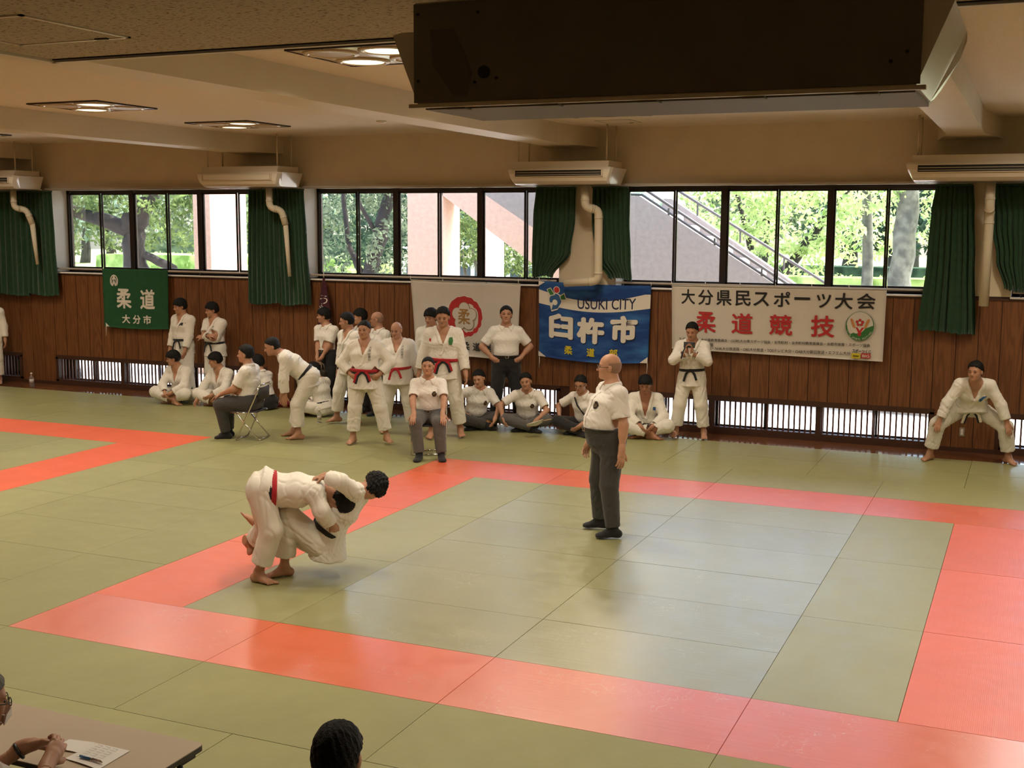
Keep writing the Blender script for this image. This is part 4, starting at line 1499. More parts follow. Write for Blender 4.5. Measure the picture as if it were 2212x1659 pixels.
def hedge(c, size, n, lsize, lm, label, seed, name='hedge'):
    root = empty(name, (c[0], c[1], GZ))
    hx, hy, hz = size
    MB().prism([(-hx + 0.1, 0.0), (hx - 0.1, 0.0), (hx - 0.25, hz - 0.12), (hx - 0.6, hz - 0.05), (-hx + 0.6, hz - 0.05), (-hx + 0.25, hz - 0.12)], 'y', -hy + 0.1, hy - 0.1).build('twig_core', lm, root)
    rng = np.random.default_rng(seed)
    k = max(3, int(hx / 0.5))
    blobs = [((-hx + 2 * hx * (i + 0.5) / k, rng.uniform(-0.2, 0.2) * hy, hz * 0.72), (hx / k * 1.5, hy, hz * 0.30)) for i in range(k)]
    link('foliage', leaves_mesh('foliage', blobs, n, lsize, seed), lm, root)
    tag(root, label, 'hedge', 'clipped hedges outside')
    return root


hedge((2.7, 23.4), (2.6, 0.6, 1.98), 3600, 0.05, MT['leaf_light'], 'clipped light-green hedge below the right window', 31)
hedge((1.4, 35, 0), (3.2, 0.8, 1.85), 1600, 0.07, MT['leaf_dark'], 'dark low hedge behind the light-green one', 32)
hedge((-25.0, 38), (7.5, 1.6, 1.75), 4200, 0.09, MT['leaf_light'], 'bright clipped shrub bank outside the first window', 33)
hedge((-29, 46), (9, 1.5, 2.6), 2600, 0.13, MT['leaf_grey'], 'grey-green shrubs behind the bright bank', 34)
hedge((-10.2, 22), (0.55, 0.5, 2.0), 700, 0.06, MT['leaf_light'], 'small yellow-green shrub beside the slanting trunk', 35)
hedge((8.6, 24), (2.6, 0.6, 1.9), 1500, 0.06, MT['leaf_mid'], 'green hedge beyond the right edge curtain', 36)

# piers of the building outside
for (x0, x1, y0, y1, m, lab) in ((-9.14, -8.70, 14.0, 15.25, MT['stucco_pink'], 'pale pink stucco pier outside the first window'),
                                 (-5.18, -4.34, 16.0, 16.8, MT['stucco_pink'], 'pink stucco pier outside the second window'),
                                 (-4.05, -3.75, 17.4, 17.8, MT['stucco_white'], 'narrow pale post behind the pink stucco pier')):
    o = MB().box((x0, y0, GZ), (x1, y1, 5.2)).build('pillar_outside', m, bevel=0.01)
    tag(o, lab, kind='structure')

# outdoor staircase sloping down to the right
def zt(x): return 3.54 - 0.617 * (x - 0.35)
def zu(x): return 3.49 - 0.617 * (x + 2.56)
st = MB().prism([(-3.2, zu(-3.2)), (2.1, zu(2.1) if zu(2.1) > GZ else GZ), (5.9, GZ), (5.9, zt(5.9) if zt(5.9) > GZ + .1 else GZ + .1), (0.35, zt(0.35)), (-1.2, 3.56), (-3.2, 4.9)], 'y', 14.5, 14.7)
stair = st.build('outdoor_staircase', MT['stucco_grey'])
tag(stair, 'grey stucco outdoor staircase sloping down past the right window', 'staircase')
MB().prism([(-6.0, 4.75), (-4.38, 3.62), (-2.0, 2.02), (0.6, 0.3), (0.6, 1.5), (-6.0, 5.8)], 'y', 16.0, 16.6).build('lower_stringer', MT['stucco_pink'], stair)
MB().prism([(0.2, 2.6), (5.6, GZ), (5.6, GZ + .25), (0.38, 3.53), (0.2, 3.53)], 'y', 16.5, 16.7).build('far_parapet', MT['stucco_grey'], stair)
n = 16
for k in range(n):
    x = 0.3 + k * 0.33
    z = zt(x) - 0.35
    if z - 0.2 > GZ:
        MB().box((x, 14.7, max(GZ, z - 0.204)), (x + 0.34, 16.5, z)).build('step', MT['stucco_white'], stair)
MB().tube([(-0.6, 14.55, 3.72), (0.45, 14.55, 3.66), (4.6, 14.55, zt(4.6) + 0.13)], 0.028, 8).build('near_handrail', MT['rail_grey'], stair, smooth=True)
MB().tube([(-0.6, 14.55, 3.60), (0.40, 14.55, 3.56), (4.6, 14.55, zt(4.6) + 0.02)], 0.022, 8).build('near_lower_rail', MT['rail_grey'], stair, smooth=True)
MB().tube([(-0.6, 16.55, 3.80), (0.45, 16.55, 3.72), (4.9, 16.55, 3.72 - 0.60 * 4.45)], 0.028, 8).build('far_handrail', MT['rail_grey'], stair, smooth=True)
for k in range(5):
    x = 0.9 + k * 0.85
    MB().box((x - 0.015, 14.53, zt(x) - 0.05), (x + 0.015, 14.57, zt(x) + 0.12)).build('rail_post', MT['rail_grey'], stair)
    MB().box((x - 0.015, 16.53, 3.50 - 0.60 * (x - 0.40)), (x + 0.015, 16.57, 3.72 - 0.60 * (x - 0.45))).build('rail_post', MT['rail_grey'], stair)
# low white building seen under the stair
lb = MB().box((-16.4, 36.0, GZ), (-6.5, 40.0, 1.95)).build('low_building', MT['stucco_white'])
tag(lb, 'low white building with a dark window band under the staircase', 'building')
for k in range(6):
    MB().box((-16.0 + k * 1.5, 35.96, 0.5), (-14.7 + k * 1.5, 36.02, 1.35)).build('window', mat('dark_window_pane', (0.03, 0.045, 0.07), 0.15), lb)
MB().box((-16.6, 35.7, 1.95), (-6.3, 40.2, 2.07)).build('roof_slab', MT['stucco_white'], lb)

# ================================================================== FIGURE ENGINE
# Bodies and clothes are smooth blends of tapered solids, meshed with a surface net.
F32 = np.float32


def V3(*a):
    return np.array(a if len(a) == 3 else a[0], dtype=float)


def unit(v):
    v = np.asarray(v, float)
    return v / max(1e-9, np.linalg.norm(v))


class Prim:
    __slots__ = ('lo', 'hi', 'f', 'op', 'k')

    def __init__(self, lo, hi, f, op='u', k=0.02):
        self.lo, self.hi, self.f, self.op, self.k = lo, hi, f, op, k


def rc(a, b, ra, rb, k=0.02, op='u'):
    """tapered capsule"""
    a, b = V3(a), V3(b)
    ba = b - a
    bb = max(1e-9, ba @ ba)
    m = max(ra, rb)

    def f(x, y, z):
        px, py, pz = x - a[0], y - a[1], z - a[2]
        h = np.clip((px * ba[0] + py * ba[1] + pz * ba[2]) / bb, 0, 1)
        return np.sqrt((px - h * ba[0]) ** 2 + (py - h * ba[1]) ** 2 + (pz - h * ba[2]) ** 2) - (ra + (rb - ra) * h)
    return Prim(np.minimum(a, b) - m, np.maximum(a, b) + m, f, op, k)


def ec(a, b, wa, da, wb, db, lat, k=0.03, cap=None, op='u'):
    """tapered elliptic solid from a to b, half-widths w along lat, half-depths d across"""
    a, b = V3(a), V3(b)
    t = b - a
    ln = np.linalg.norm(t)
    t = t / max(ln, 1e-9)
    lat = unit(lat - t * (lat @ t))
    n = np.cross(t, lat)
    m = max(wa, da, wb, db)
    c = cap if cap is not None else min(wa, da, wb, db) * 0.6

    def f(x, y, z):
        px, py, pz = x - a[0], y - a[1], z - a[2]
        al = px * t[0] + py * t[1] + pz * t[2]
        h = np.clip(al / ln, 0, 1)
        l = (px * lat[0] + py * lat[1] + pz * lat[2])
        d = (px * n[0] + py * n[1] + pz * n[2])
        e = al - h * ln
        rw, rd = wa + (wb - wa) * h, da + (db - da) * h
        q = np.sqrt((l / rw) ** 2 + (d / rd) ** 2 + (e / c) ** 2) + 1e-6
        g = np.sqrt((l / rw ** 2) ** 2 + (d / rd ** 2) ** 2 + (e / c ** 2) ** 2) + 1e-6
        return q * (q - 1) / g
    return Prim(np.minimum(a, b) - m, np.maximum(a, b) + m, f, op, k)


def el(c, ax, r, k=0.02, op='u'):
    """ellipsoid with axes ax (3 unit vectors) and radii r"""
    c = V3(c)
    A = [np.asarray(v, float) for v in ax]
    m = max(r)

    def f(x, y, z):
        px, py, pz = x - c[0], y - c[1], z - c[2]
        u = [px * v[0] + py * v[1] + pz * v[2] for v in A]
        q = np.sqrt((u[0] / r[0]) ** 2 + (u[1] / r[1]) ** 2 + (u[2] / r[2]) ** 2) + 1e-6
        g = np.sqrt((u[0] / r[0] ** 2) ** 2 + (u[1] / r[1] ** 2) ** 2 + (u[2] / r[2] ** 2) ** 2) + 1e-6
        return q * (q - 1) / g
    return Prim(c - m, c + m, f, op, k)


def cut(f, k=0.006, op='i'):
    """whole-grid intersection with the region f<=0"""
    return Prim(None, None, f, op, k)


def plane(p, n):
    """f<=0 on the side n points away from"""
    p, n = V3(p), unit(n)
    return lambda x, y, z: (x - p[0]) * n[0] + (y - p[1]) * n[1] + (z - p[2]) * n[2]


def composite(prims, regions, k=0.03, op='u'):
    """blend of prims kept only where every region function is <= 0"""
    lo = np.min([p.lo for p in prims], 0)
    hi = np.max([p.hi for p in prims], 0)

    def f(x, y, z):
        d = None
        for p in prims:
            q = p.f(x, y, z)
            d = q if d is None else smin(d, q, p.k)
        for r in regions:
            d = np.maximum(d, r(x, y, z))
        return d
    return Prim(lo, hi, f, op, k)


def smin(a, b, k):
    h = np.clip(0.5 + 0.5 * (b - a) / k, 0, 1)
    return b + (a - b) * h - k * h * (1 - h)


def evaluate(prims, lo, hi, vox):
    n = np.maximum(2, np.ceil((hi - lo) / vox).astype(int) + 1)
    ax = [(lo[i] + vox * np.arange(n[i])).astype(F32) for i in range(3)]
    D = np.full(n, 0.3, F32)
    for p in prims:
        if p.lo is None:
            d = p.f(ax[0][:, None, None], ax[1][None, :, None], ax[2][None, None, :])
            D = np.maximum(D, d).astype(F32)
            continue
        m = p.k + 2.5 * vox
        s = [slice(max(0, int((p.lo[i] - m - lo[i]) / vox)), max(0, min(n[i], int((p.hi[i] + m - lo[i]) / vox) + 2))) for i in range(3)]
        if any(q.stop <= q.start for q in s):
            continue
        x, y, z = ax[0][s[0]][:, None, None], ax[1][s[1]][None, :, None], ax[2][s[2]][None, None, :]
        d = p.f(x, y, z).astype(F32)
        S = D[s[0], s[1], s[2]]
        if p.op == 'u':
            D[s[0], s[1], s[2]] = smin(S, d, p.k)
        elif p.op == 's':
            D[s[0], s[1], s[2]] = -smin(-S, d, p.k)
    return D, ax


_C = np.array([[0, 0, 0], [1, 0, 0], [0, 1, 0], [1, 1, 0], [0, 0, 1], [1, 0, 1], [0, 1, 1], [1, 1, 1]])
_E = [(0, 1), (2, 3), (4, 5), (6, 7), (0, 2), (1, 3), (4, 6), (5, 7), (0, 4), (1, 5), (2, 6), (3, 7)]


def net(D, lo, vox):
    """surface net of D = 0 -> (verts, quads)"""
    I = D < 0
    nx, ny, nz = D.shape
    cnt = np.zeros((nx - 1, ny - 1, nz - 1), np.int8)
    for c in _C:
        cnt += I[c[0]:nx - 1 + c[0], c[1]:ny - 1 + c[1], c[2]:nz - 1 + c[2]]
    act = np.argwhere((cnt > 0) & (cnt < 8))
    if len(act) == 0:
        return np.zeros((0, 3)), np.zeros((0, 4), int)
    idx = -np.ones(cnt.shape, np.int64)
    idx[act[:, 0], act[:, 1], act[:, 2]] = np.arange(len(act))
    vals = np.stack([D[act[:, 0] + c[0], act[:, 1] + c[1], act[:, 2] + c[2]] for c in _C], 1)
    acc = np.zeros((len(act), 3))
    w = np.zeros(len(act))
    for a, b in _E:
        va, vb = vals[:, a], vals[:, b]
        m = (va < 0) != (vb < 0)
        t = np.where(m, va / np.where(m, va - vb, 1), 0)
        p = _C[a] + t[:, None] * (_C[b] - _C[a])
        acc[m] += p[m]
        w[m] += 1
    V = (act + acc / w[:, None]) * vox + lo
    quads = []
    for d in range(3):
        o1, o2 = (d + 1) % 3, (d + 2) % 3
        sl = [slice(0, None)] * 3
        A = [slice(0, s) for s in D.shape]
        B = [slice(0, s) for s in D.shape]
        A[d] = slice(0, D.shape[d] - 1)
        B[d] = slice(1, D.shape[d])
        for q in (A, B):
            q[o1] = slice(1, D.shape[o1] - 1)
            q[o2] = slice(1, D.shape[o2] - 1)
        ia, ib = I[tuple(A)], I[tuple(B)]
        for flip, mask in ((False, ia & ~ib), (True, ~ia & ib)):
            e = np.argwhere(mask)
            if len(e) == 0:
                continue
            e[:, o1] += 1
            e[:, o2] += 1
            def cell(da, db):
                c = e.copy()
                c[:, o1] += da
                c[:, o2] += db
                return idx[c[:, 0], c[:, 1], c[:, 2]]
            q = np.stack([cell(-1, -1), cell(0, -1), cell(0, 0), cell(-1, 0)], 1)
            quads.append(q[:, ::-1] if flip else q)
    Q = np.concatenate(quads) if quads else np.zeros((0, 4), int)
    Q = Q[(Q >= 0).all(1)]
    return V, Q


def bounds(prims):
    ps = [p for p in prims if p.lo is not None and p.op == 'u']
    return np.min([p.lo for p in ps], 0) - 0.03, np.max([p.hi for p in ps], 0) + 0.03


def normals(V, Q):
    a = V[Q[:, 2]] - V[Q[:, 0]]
    b = V[Q[:, 3]] - V[Q[:, 1]]
    n = np.cross(a, b)
    N = np.zeros_like(V)
    for i in range(4):
        np.add.at(N, Q[:, i], n)
    return N / np.maximum(1e-12, np.linalg.norm(N, axis=1))[:, None]


def relax(V, Q, it=1, lam=0.5):
    for _ in range(it):
        S = np.zeros_like(V)
        c = np.zeros(len(V))
        for i in range(4):
            j = Q[:, (i + 1) % 4]
            np.add.at(S, Q[:, i], V[j]); np.add.at(c, Q[:, i], 1)
            np.add.at(S, j, V[Q[:, i]]); np.add.at(c, j, 1)
        V = V * (1 - lam) + lam * S / np.maximum(1, c)[:, None]
    return V


def folds(V, N, amp, seed, wl=0.085, stretch=None):
    """cloth creases: warped ridges pushed along the normals"""
    rng = np.random.default_rng(seed)
    h = np.zeros(len(V))
    for k in range(6):
        d = rng.normal(size=3)
        d[2] *= 0.55
        d = unit(d)
        e = unit(np.cross(d, rng.normal(size=3)))
        L = wl * rng.uniform(0.8, 1.9)
        ph = rng.uniform(0, 6.28)
        w = V @ d / L * 6.28 + 1.7 * np.sin(V @ e / (L * 2.6) * 6.28 + ph) + ph
        gate = np.clip(0.15 + np.sin(V @ e / (L * 2.9) * 6.28 + 2 * ph), 0, 1)
        sn = np.sin(w * 0.5)
        h += (0.45 * np.cos(w) - 1.5 * np.exp(-sn * sn / 0.07)) * gate
    return V + N * (h * amp / 2.2)[:, None]


def solid(name, prims, vox, matl, parent, origin, crease=0.0, seed=0, wl=0.085, region=None, smooth_it=1):
    lo, hi = bounds(prims) if region is None else region
    D, _ = evaluate(prims, lo, hi, vox)
    V, Q = net(D, lo, vox)
    if len(V) == 0:
        return None
    if smooth_it: V = relax(V, Q, smooth_it, 0.4)
    if crease:
        V = folds(V, normals(V, Q), crease, seed, wl)
    return to_mesh(name, [(V, Q)], matl, parent, origin)


def to_mesh(name, parts, matl, parent, origin):
    V = np.concatenate([p[0] for p in parts]) - np.asarray(origin)
    off, qs = 0, []
    for v, q in parts:
        qs.append(q + off)
        off += len(v)
    Q = np.concatenate(qs).astype(np.int32)
    me = bpy.data.meshes.new(name)
    me.vertices.add(len(V))
    me.vertices.foreach_set('co', V.astype(F32).reshape(-1))
    me.loops.add(Q.size)
    me.loops.foreach_set('vertex_index', Q.reshape(-1))
    me.polygons.add(len(Q))
    me.polygons.foreach_set('loop_start', np.arange(0, Q.size, 4, dtype=np.int32))
    me.polygons.foreach_set('use_smooth', np.ones(len(Q), bool))
    me.update(calc_edges=True)
    me.materials.append(matl)
    o = bpy.data.objects.new(name, me)
    COL.objects.link(o)
    if parent is not None:
        o.parent = parent
    else:
        o.location = tuple(origin)
    return o


# ------------------------------------------------------------------ skin, cloth and hair materials
def skin_mat(name, c):
    m, nt, p = node_mat(name)
    p.inputs['Base Color'].default_value = (*c, 1)
    p.inputs['Roughness'].default_value = 0.5
    p.inputs['Subsurface Weight'].default_value = 0.12
    p.inputs['Subsurface Radius'].default_value = (0.012, 0.005, 0.003)
    tc = nt.nodes.new('ShaderNodeTexCoord')
    n = nt.nodes.new('ShaderNodeTexNoise')
    n.inputs['Scale'].default_value = 14
    n.inputs['Detail'].default_value = 4
    nt.links.new(tc.outputs['Object'], n.inputs['Vector'])
    mx = nt.nodes.new('ShaderNodeMix')
    mx.data_type = 'RGBA'
    mx.inputs[6].default_value = (*c, 1)
    mx.inputs[7].default_value = (c[0] * 0.82, c[1] * 0.68, c[2] * 0.62, 1)
    nt.links.new(n.outputs[0], mx.inputs[0])
    nt.links.new(mx.outputs[2], p.inputs['Base Color'])
    return m


def weave_mat(name, c, scale=320, strength=0.5, rough=0.9):
    m, nt, p = node_mat(name)
    L = nt.links.new
    p.inputs['Base Color'].default_value = (*c, 1)
    p.inputs['Roughness'].default_value = rough
    p.inputs['Sheen Weight'].default_value = 0.15
    tc = nt.nodes.new('ShaderNodeTexCoord')
    v = nt.nodes.new('ShaderNodeTexVoronoi')
    v.inputs['Scale'].default_value = scale
    L(tc.outputs['Object'], v.inputs['Vector'])
    n = nt.nodes.new('ShaderNodeTexNoise')
    n.noise_type = 'RIDGED_MULTIFRACTAL'
    n.inputs['Scale'].default_value = 7
    n.inputs['Detail'].default_value = 3
    n.inputs['Distortion'].default_value = 0.7
    L(tc.outputs['Object'], n.inputs['Vector'])
    b0 = nt.nodes.new('ShaderNodeBump')
    b0.inputs['Strength'].default_value = 0.30
    b0.inputs['Distance'].default_value = 0.015
    L(n.outputs[0], b0.inputs['Height'])
    b = nt.nodes.new('ShaderNodeBump')
    b.inputs['Strength'].default_value = strength
    b.inputs['Distance'].default_value = 0.002
    L(v.outputs[0], b.inputs['Height'])
    L(b0.outputs[0], b.inputs['Normal'])
    L(b.outputs[0], p.inputs['Normal'])
    return m


SKIN = {'tan': skin_mat('tan_skin', (0.51, 0.285, 0.18)), 'pale': skin_mat('fair_skin', (0.60, 0.345, 0.220)), 'dark': skin_mat('deep_tan_skin', (0.42, 0.205, 0.12))}
MT['gi'] = weave_mat('white_judo_cotton', (0.80, 0.765, 0.69))
MT['gi_trousers'] = weave_mat('white_judo_trousers', (0.76, 0.725, 0.64), 500, 0.3)
MT['shirt'] = weave_mat('white_dress_shirt', (0.82, 0.79, 0.74), 900, 0.15, 0.8)
MT['shirt_grey'] = weave_mat('light_grey_shirt', (0.50, 0.45, 0.40), 900, 0.15, 0.8)
MT['slacks'] = weave_mat('charcoal_slacks', (0.050, 0.047, 0.045), 900, 0.15)
MT['slacks_black'] = weave_mat('black_slacks', (0.014, 0.013, 0.013), 900, 0.15)
MT['slacks_grey'] = weave_mat('grey_slacks', (0.10, 0.095, 0.09), 900, 0.15)
MT['sock'] = weave_mat('black_socks', (0.012, 0.012, 0.013), 700, 0.3)
MT['belt_black'] = weave_mat('black_belt_cotton', (0.012, 0.012, 0.015), 500, 0.4)
MT['belt_red'] = weave_mat('red_belt_cotton', (0.42, 0.012, 0.020), 500, 0.4)
MT['belt_white'] = weave_mat('white_belt_cotton', (0.72, 0.67, 0.56), 500, 0.4)
MT['leather'] = mat('black_leather_belt', (0.02, 0.018, 0.016), 0.35)
MT['hair_black'] = mat('black_hair', (0.006, 0.0055, 0.005), 0.6, spec=0.25, bump=0.8, bscale=120)
MT['hair_grey'] = mat('grey_hair', (0.16, 0.145, 0.13), 0.6, bump=0.3, bscale=260)
MT['hair_stubble'] = mat('shaved_hair', (0.30, 0.17, 0.115), 0.6)
MT['eye'] = mat('dark_eye', (0.012, 0.009, 0.008), 0.25)
MT['lips'] = mat('brownish_lips', (0.26, 0.10, 0.075), 0.5)
MT['gold_buckle'] = mat('metal_buckle', (0.55, 0.50, 0.42), 0.3, 1.0)
MT['badge'] = mat('dark_crest_patch', (0.035, 0.018, 0.012), 0.7, noise=0.5, nscale=60)
MT['thread_gold'] = mat('gold_thread', (0.30, 0.20, 0.07), 0.6)
MT['tape'] = mat('white_finger_tape', (0.85, 0.82, 0.76), 0.8)


# ------------------------------------------------------------------ posing
def ik(a, t, l1, l2, hint):
    a, t = V3(a), V3(t)
    d = t - a
    L = np.linalg.norm(d)
    m = (l1 + l2) * 0.995
    if L > m:
        t = a + d / L * m
        d = t - a
        L = m
    L = max(L, abs(l1 - l2) + 1e-3)
    u = unit(d)
    x = (l1 * l1 - l2 * l2 + L * L) / (2 * L)
    h = math.sqrt(max(0.0, l1 * l1 - x * x))
    hv = np.asarray(hint, float)
    hv = hv - u * (hv @ u)
    if np.linalg.norm(hv) < 1e-6: hv = V3(0, 0, 1) - u * u[2]
    return a + u * x + unit(hv) * h, t


def rot(v, axis, ang):
    axis = unit(axis)
    c, s = math.cos(ang), math.sin(ang)
    return v * c + np.cross(axis, v) * s + axis * (axis @ v) * (1 - c)


def pose(root, yaw, H=1.72, pelvis=(0, 0, 0.93), lean=0.0, side=0.0, twist=0.0, hip_yaw=0.0, head=(0, 0, 0),
         lh=(0.03, 0.27, 0.80), rh=(0.03, -0.27, 0.80), le=(-0.6, 0.5, 0), re=(-0.6, -0.5, 0),
         lf=(0, 0.12, 0.085), rf=(0, -0.12, 0.085), lk=(1, 0.15, 0), rk=(1, -0.15, 0), lfy=12, rfy=-12,
         lhd=None, rhd=None, lhn=None, rhn=None, curl=0.45, lcurl=None, rcurl=None, spine=0.52, z0=0.0, neck=0.0):
    """joints in the world from body-local targets (forward, left, up) given for a 1.72 m figure; yaw in degrees, 0 = +x"""
    s = H / 1.72
    a = math.radians(yaw)
    Fw, Lw, Uw = V3(math.cos(a), math.sin(a), 0), V3(-math.sin(a), math.cos(a), 0), V3(0, 0, 1)
    O = V3(root[0], root[1], z0)

    def W(p):
        return O + s * (Fw * p[0] + Lw * p[1] + Uw * p[2])

    def D(v):
        return Fw * v[0] + Lw * v[1] + Uw * v[2]
    J = {'s': s, 'O': O}
    P = W(pelvis)
    T = D((math.sin(math.radians(lean)), math.sin(math.radians(side)), math.cos(math.radians(lean))))
    T = unit(T)
    hl = rot(Lw, Uw, math.radians(hip_yaw))
    sl = rot(Lw, Uw, math.radians(twist))
    sl = unit(sl - T * (sl @ T))
    N = P + T * spine * s
    J['P'], J['T'], J['N'] = P, T, N
    J['lat'], J['hlat'] = sl, unit(hl - T * (hl @ T) * 0.5)
    J['fwd'] = unit(np.cross(sl, T))
    J['SL'], J['SR'] = N + sl * 0.175 * s - T * 0.078 * s, N - sl * 0.175 * s - T * 0.078 * s
    J['HL'], J['HR'] = P + J['hlat'] * 0.092 * s, P - J['hlat'] * 0.092 * s
    for k, sh, tgt, hint, hd, hn in (('L', 'SL', lh, le, lhd, lhn), ('R', 'SR', rh, re, rhd, rhn)):
        e, w = ik(J[sh], W(tgt), 0.285 * s, 0.25 * s, D(hint))
        J['E' + k], J['W' + k] = e, w
        fd = unit(w - e) if hd is None else unit(D(hd))
        sgn = 1 if k == 'L' else -1
        nrm = -Lw * sgn if hn is None else D(hn)
        J['hd' + k] = fd
        J['hn' + k] = unit(nrm - fd * (nrm @ fd))
    for k, hp, tgt, hint, fy in (('L', 'HL', lf, lk, lfy), ('R', 'HR', rf, rk, rfy)):
        kn, an = ik(J[hp], W(tgt), 0.425 * s, 0.415 * s, D(hint))
        J['K' + k], J['A' + k] = kn, an
        q = a + math.radians(fy)
        J['fd' + k] = V3(math.cos(q), math.sin(q), 0)
        J['fu' + k] = V3(0, 0, 1)
    hy, hp_, hr = [math.radians(q) for q in head]
    q = a + hy
    f0, l0, u0 = V3(math.cos(q), math.sin(q), 0), V3(-math.sin(q), math.cos(q), 0), V3(0, 0, 1)
    f1 = rot(f0, l0, hp_)
    u1 = rot(u0, l0, hp_)
    l1, u1 = rot(l0, f1, hr), rot(u1, f1, hr)
    J['hF'], J['hL'], J['hU'] = f1, l1, u1
    nd = unit(T * 0.55 + u1 * 0.45 + f1 * 0.10)
    J['head'] = N + nd * (0.158 + neck) * s + f1 * 0.020 * s
    J['curlL'] = curl if lcurl is None else lcurl
    J['curlR'] = curl if rcurl is None else rcurl
    return J


def head_prims(J, extra=0.0):
    s, c, F, L, U = J['s'], J['head'], J['hF'], J['hL'], J['hU']
    A = (F, L, U)
    def p(f, l, u): return c + s * (F * f + L * l + U * u)
    r = lambda *q: [x * s for x in q]
    out = [el(p(-0.008, 0, 0.038), A, r(0.098, 0.078, 0.086), 0.01),
           el(p(0.028, 0, -0.022), A, r(0.068, 0.066, 0.088), 0.03 * s),
           el(p(0.040, 0, -0.078), A, r(0.052, 0.050, 0.038), 0.03 * s),
           el(p(0.078, 0, -0.094), A, r(0.020, 0.022, 0.016), 0.02 * s),
           rc(p(0.078, 0.038, 0.024), p(0.078, -0.038, 0.024), 0.014 * s, 0.014 * s, 0.016 * s)]
    for q in (-1, 1):
        out.append(el(p(0.062, q * 0.040, -0.028), A, r(0.026, 0.024, 0.026), 0.02 * s))
        out.append(el(p(0.103, q * 0.031, 0.002), A, r(0.014, 0.019, 0.011), 0.012 * s, 's'))
        out.append(el(p(-0.006, q * 0.080, -0.008), A, r(0.020, 0.011, 0.032), 0.006 * s))
    out += [rc(p(0.088, 0, 0.010), p(0.112, 0, -0.026), 0.008 * s, 0.0125 * s, 0.012 * s),
            rc(p(0.098, 0.012, -0.031), p(0.098, -0.012, -0.031), 0.009 * s, 0.009 * s, 0.008 * s),
            rc(p(0.090, 0.018, -0.056), p(0.090, -0.018, -0.056), 0.009 * s, 0.009 * s, 0.010 * s),
            rc(p(-0.016, 0, -0.045), J['N'] + J['T'] * 0.0, 0.060 * s, 0.066 * s * J.get('g', 1), 0.025 * s),
            rc(J['N'], J['N'] - J['T'] * 0.05 * s + J['lat'] * 0.10 * s, 0.056 * s, 0.042 * s, 0.03 * s),
            rc(J['N'], J['N'] - J['T'] * 0.05 * s - J['lat'] * 0.10 * s, 0.056 * s, 0.042 * s, 0.03 * s)]
    return out


def hand_prims(J, k):
    s = J['s'] * J.get('hand_scale', 1.0)
    w, d, n = J['W' + k], J['hd' + k], J['hn' + k]
    sd = np.cross(d, n) if k == 'L' else np.cross(n, d)      # towards the thumb
    sd = unit(sd)
    c = J['curl' + k]
    A = (d, sd, n)
    out = [el(w + d * 0.050 * s, A, (0.056 * s, 0.040 * s, 0.017 * s), 0.012),
           rc(w - d * 0.03 * s, w + d * 0.03 * s, 0.028 * s, 0.027 * s, 0.015)]
    lens = (0.072, 0.082, 0.077, 0.060)
    for i, ln in enumerate(lens):
        o = (0.029, 0.0098, -0.0098, -0.0285)[i]
        spread = (0.09, 0.03, -0.03, -0.10)[i]
        p = w + (d * (0.092 - abs(o) * 0.22) + sd * o) * s
        v = unit(d + sd * spread)
        r0 = 0.0092 * s
        for seg, fr in enumerate((0.45, 0.31, 0.24)):
            v = rot(v, np.cross(v, n), c * (0.55, 1.0, 0.8)[seg])
            q = p + v * ln * fr * s
            out.append(rc(p, q, r0, r0 * 0.93, 0.003))
            p, r0 = q, r0 * 0.92
    p = w + (d * 0.022 + sd * 0.030) * s
    v = unit(d * 0.75 + sd * 0.62 + n * 0.35)
    q = p + v * 0.042 * s
    out.append(rc(p, q, 0.015 * s, 0.0115 * s, 0.010))
    v = unit(v + d * 0.5 + n * 0.5 * c)
    out.append(rc(q, q + v * 0.030 * s, 0.0112 * s, 0.0095 * s, 0.004))
    return out


def foot_prims(J, k, grow=0.0, toes=True):
    s = J['s']
    a, f, u = J['A' + k], unit(J['fd' + k]), unit(J['fu' + k])
    l = np.cross(u, f)
    sole = a - u * 0.085 * s
    A = (f, l, u)
    def p(x, y, z): return sole + s * (f * x + l * y + u * z)
    g = grow
    out = [el(p(-0.045, 0, 0.035), A, (0.042 * s + g, 0.034 * s + g, 0.040 * s + g), 0.01),
           rc(a, p(-0.02, 0, 0.045), 0.040 * s + g, 0.036 * s + g, 0.02),
           ec(p(0.0, 0, 0.040), p(0.125, 0, 0.020), 0.034 * s + g, 0.036 * s + g, 0.047 * s + g, 0.020 * s + g, l, 0.02),
           rc(a, p(0.06, 0, 0.04), 0.036 * s + g, 0.030 * s + g, 0.03)]
    sg = 1 if k == 'L' else -1
    if toes:
        for i in range(5):
            y = sg * (-0.036 + 0.0185 * i)
            out.append(rc(p(0.125, y, 0.016), p(0.172 - 0.010 * i - (0.006 if i else 0), y * 1.05, 0.012), (0.014 if i == 0 else 0.0105) * s + g, (0.013 if i == 0 else 0.009) * s + g, 0.004))
    else:
        out.append(ec(p(0.10, 0, 0.020), p(0.155, 0, 0.016), 0.046 * s + g, 0.020 * s + g, 0.036 * s + g, 0.014 * s + g, l, 0.02))
    out.append(cut(plane(p(0, 0, -0.001 - g * 0.3), -u)))
    return out


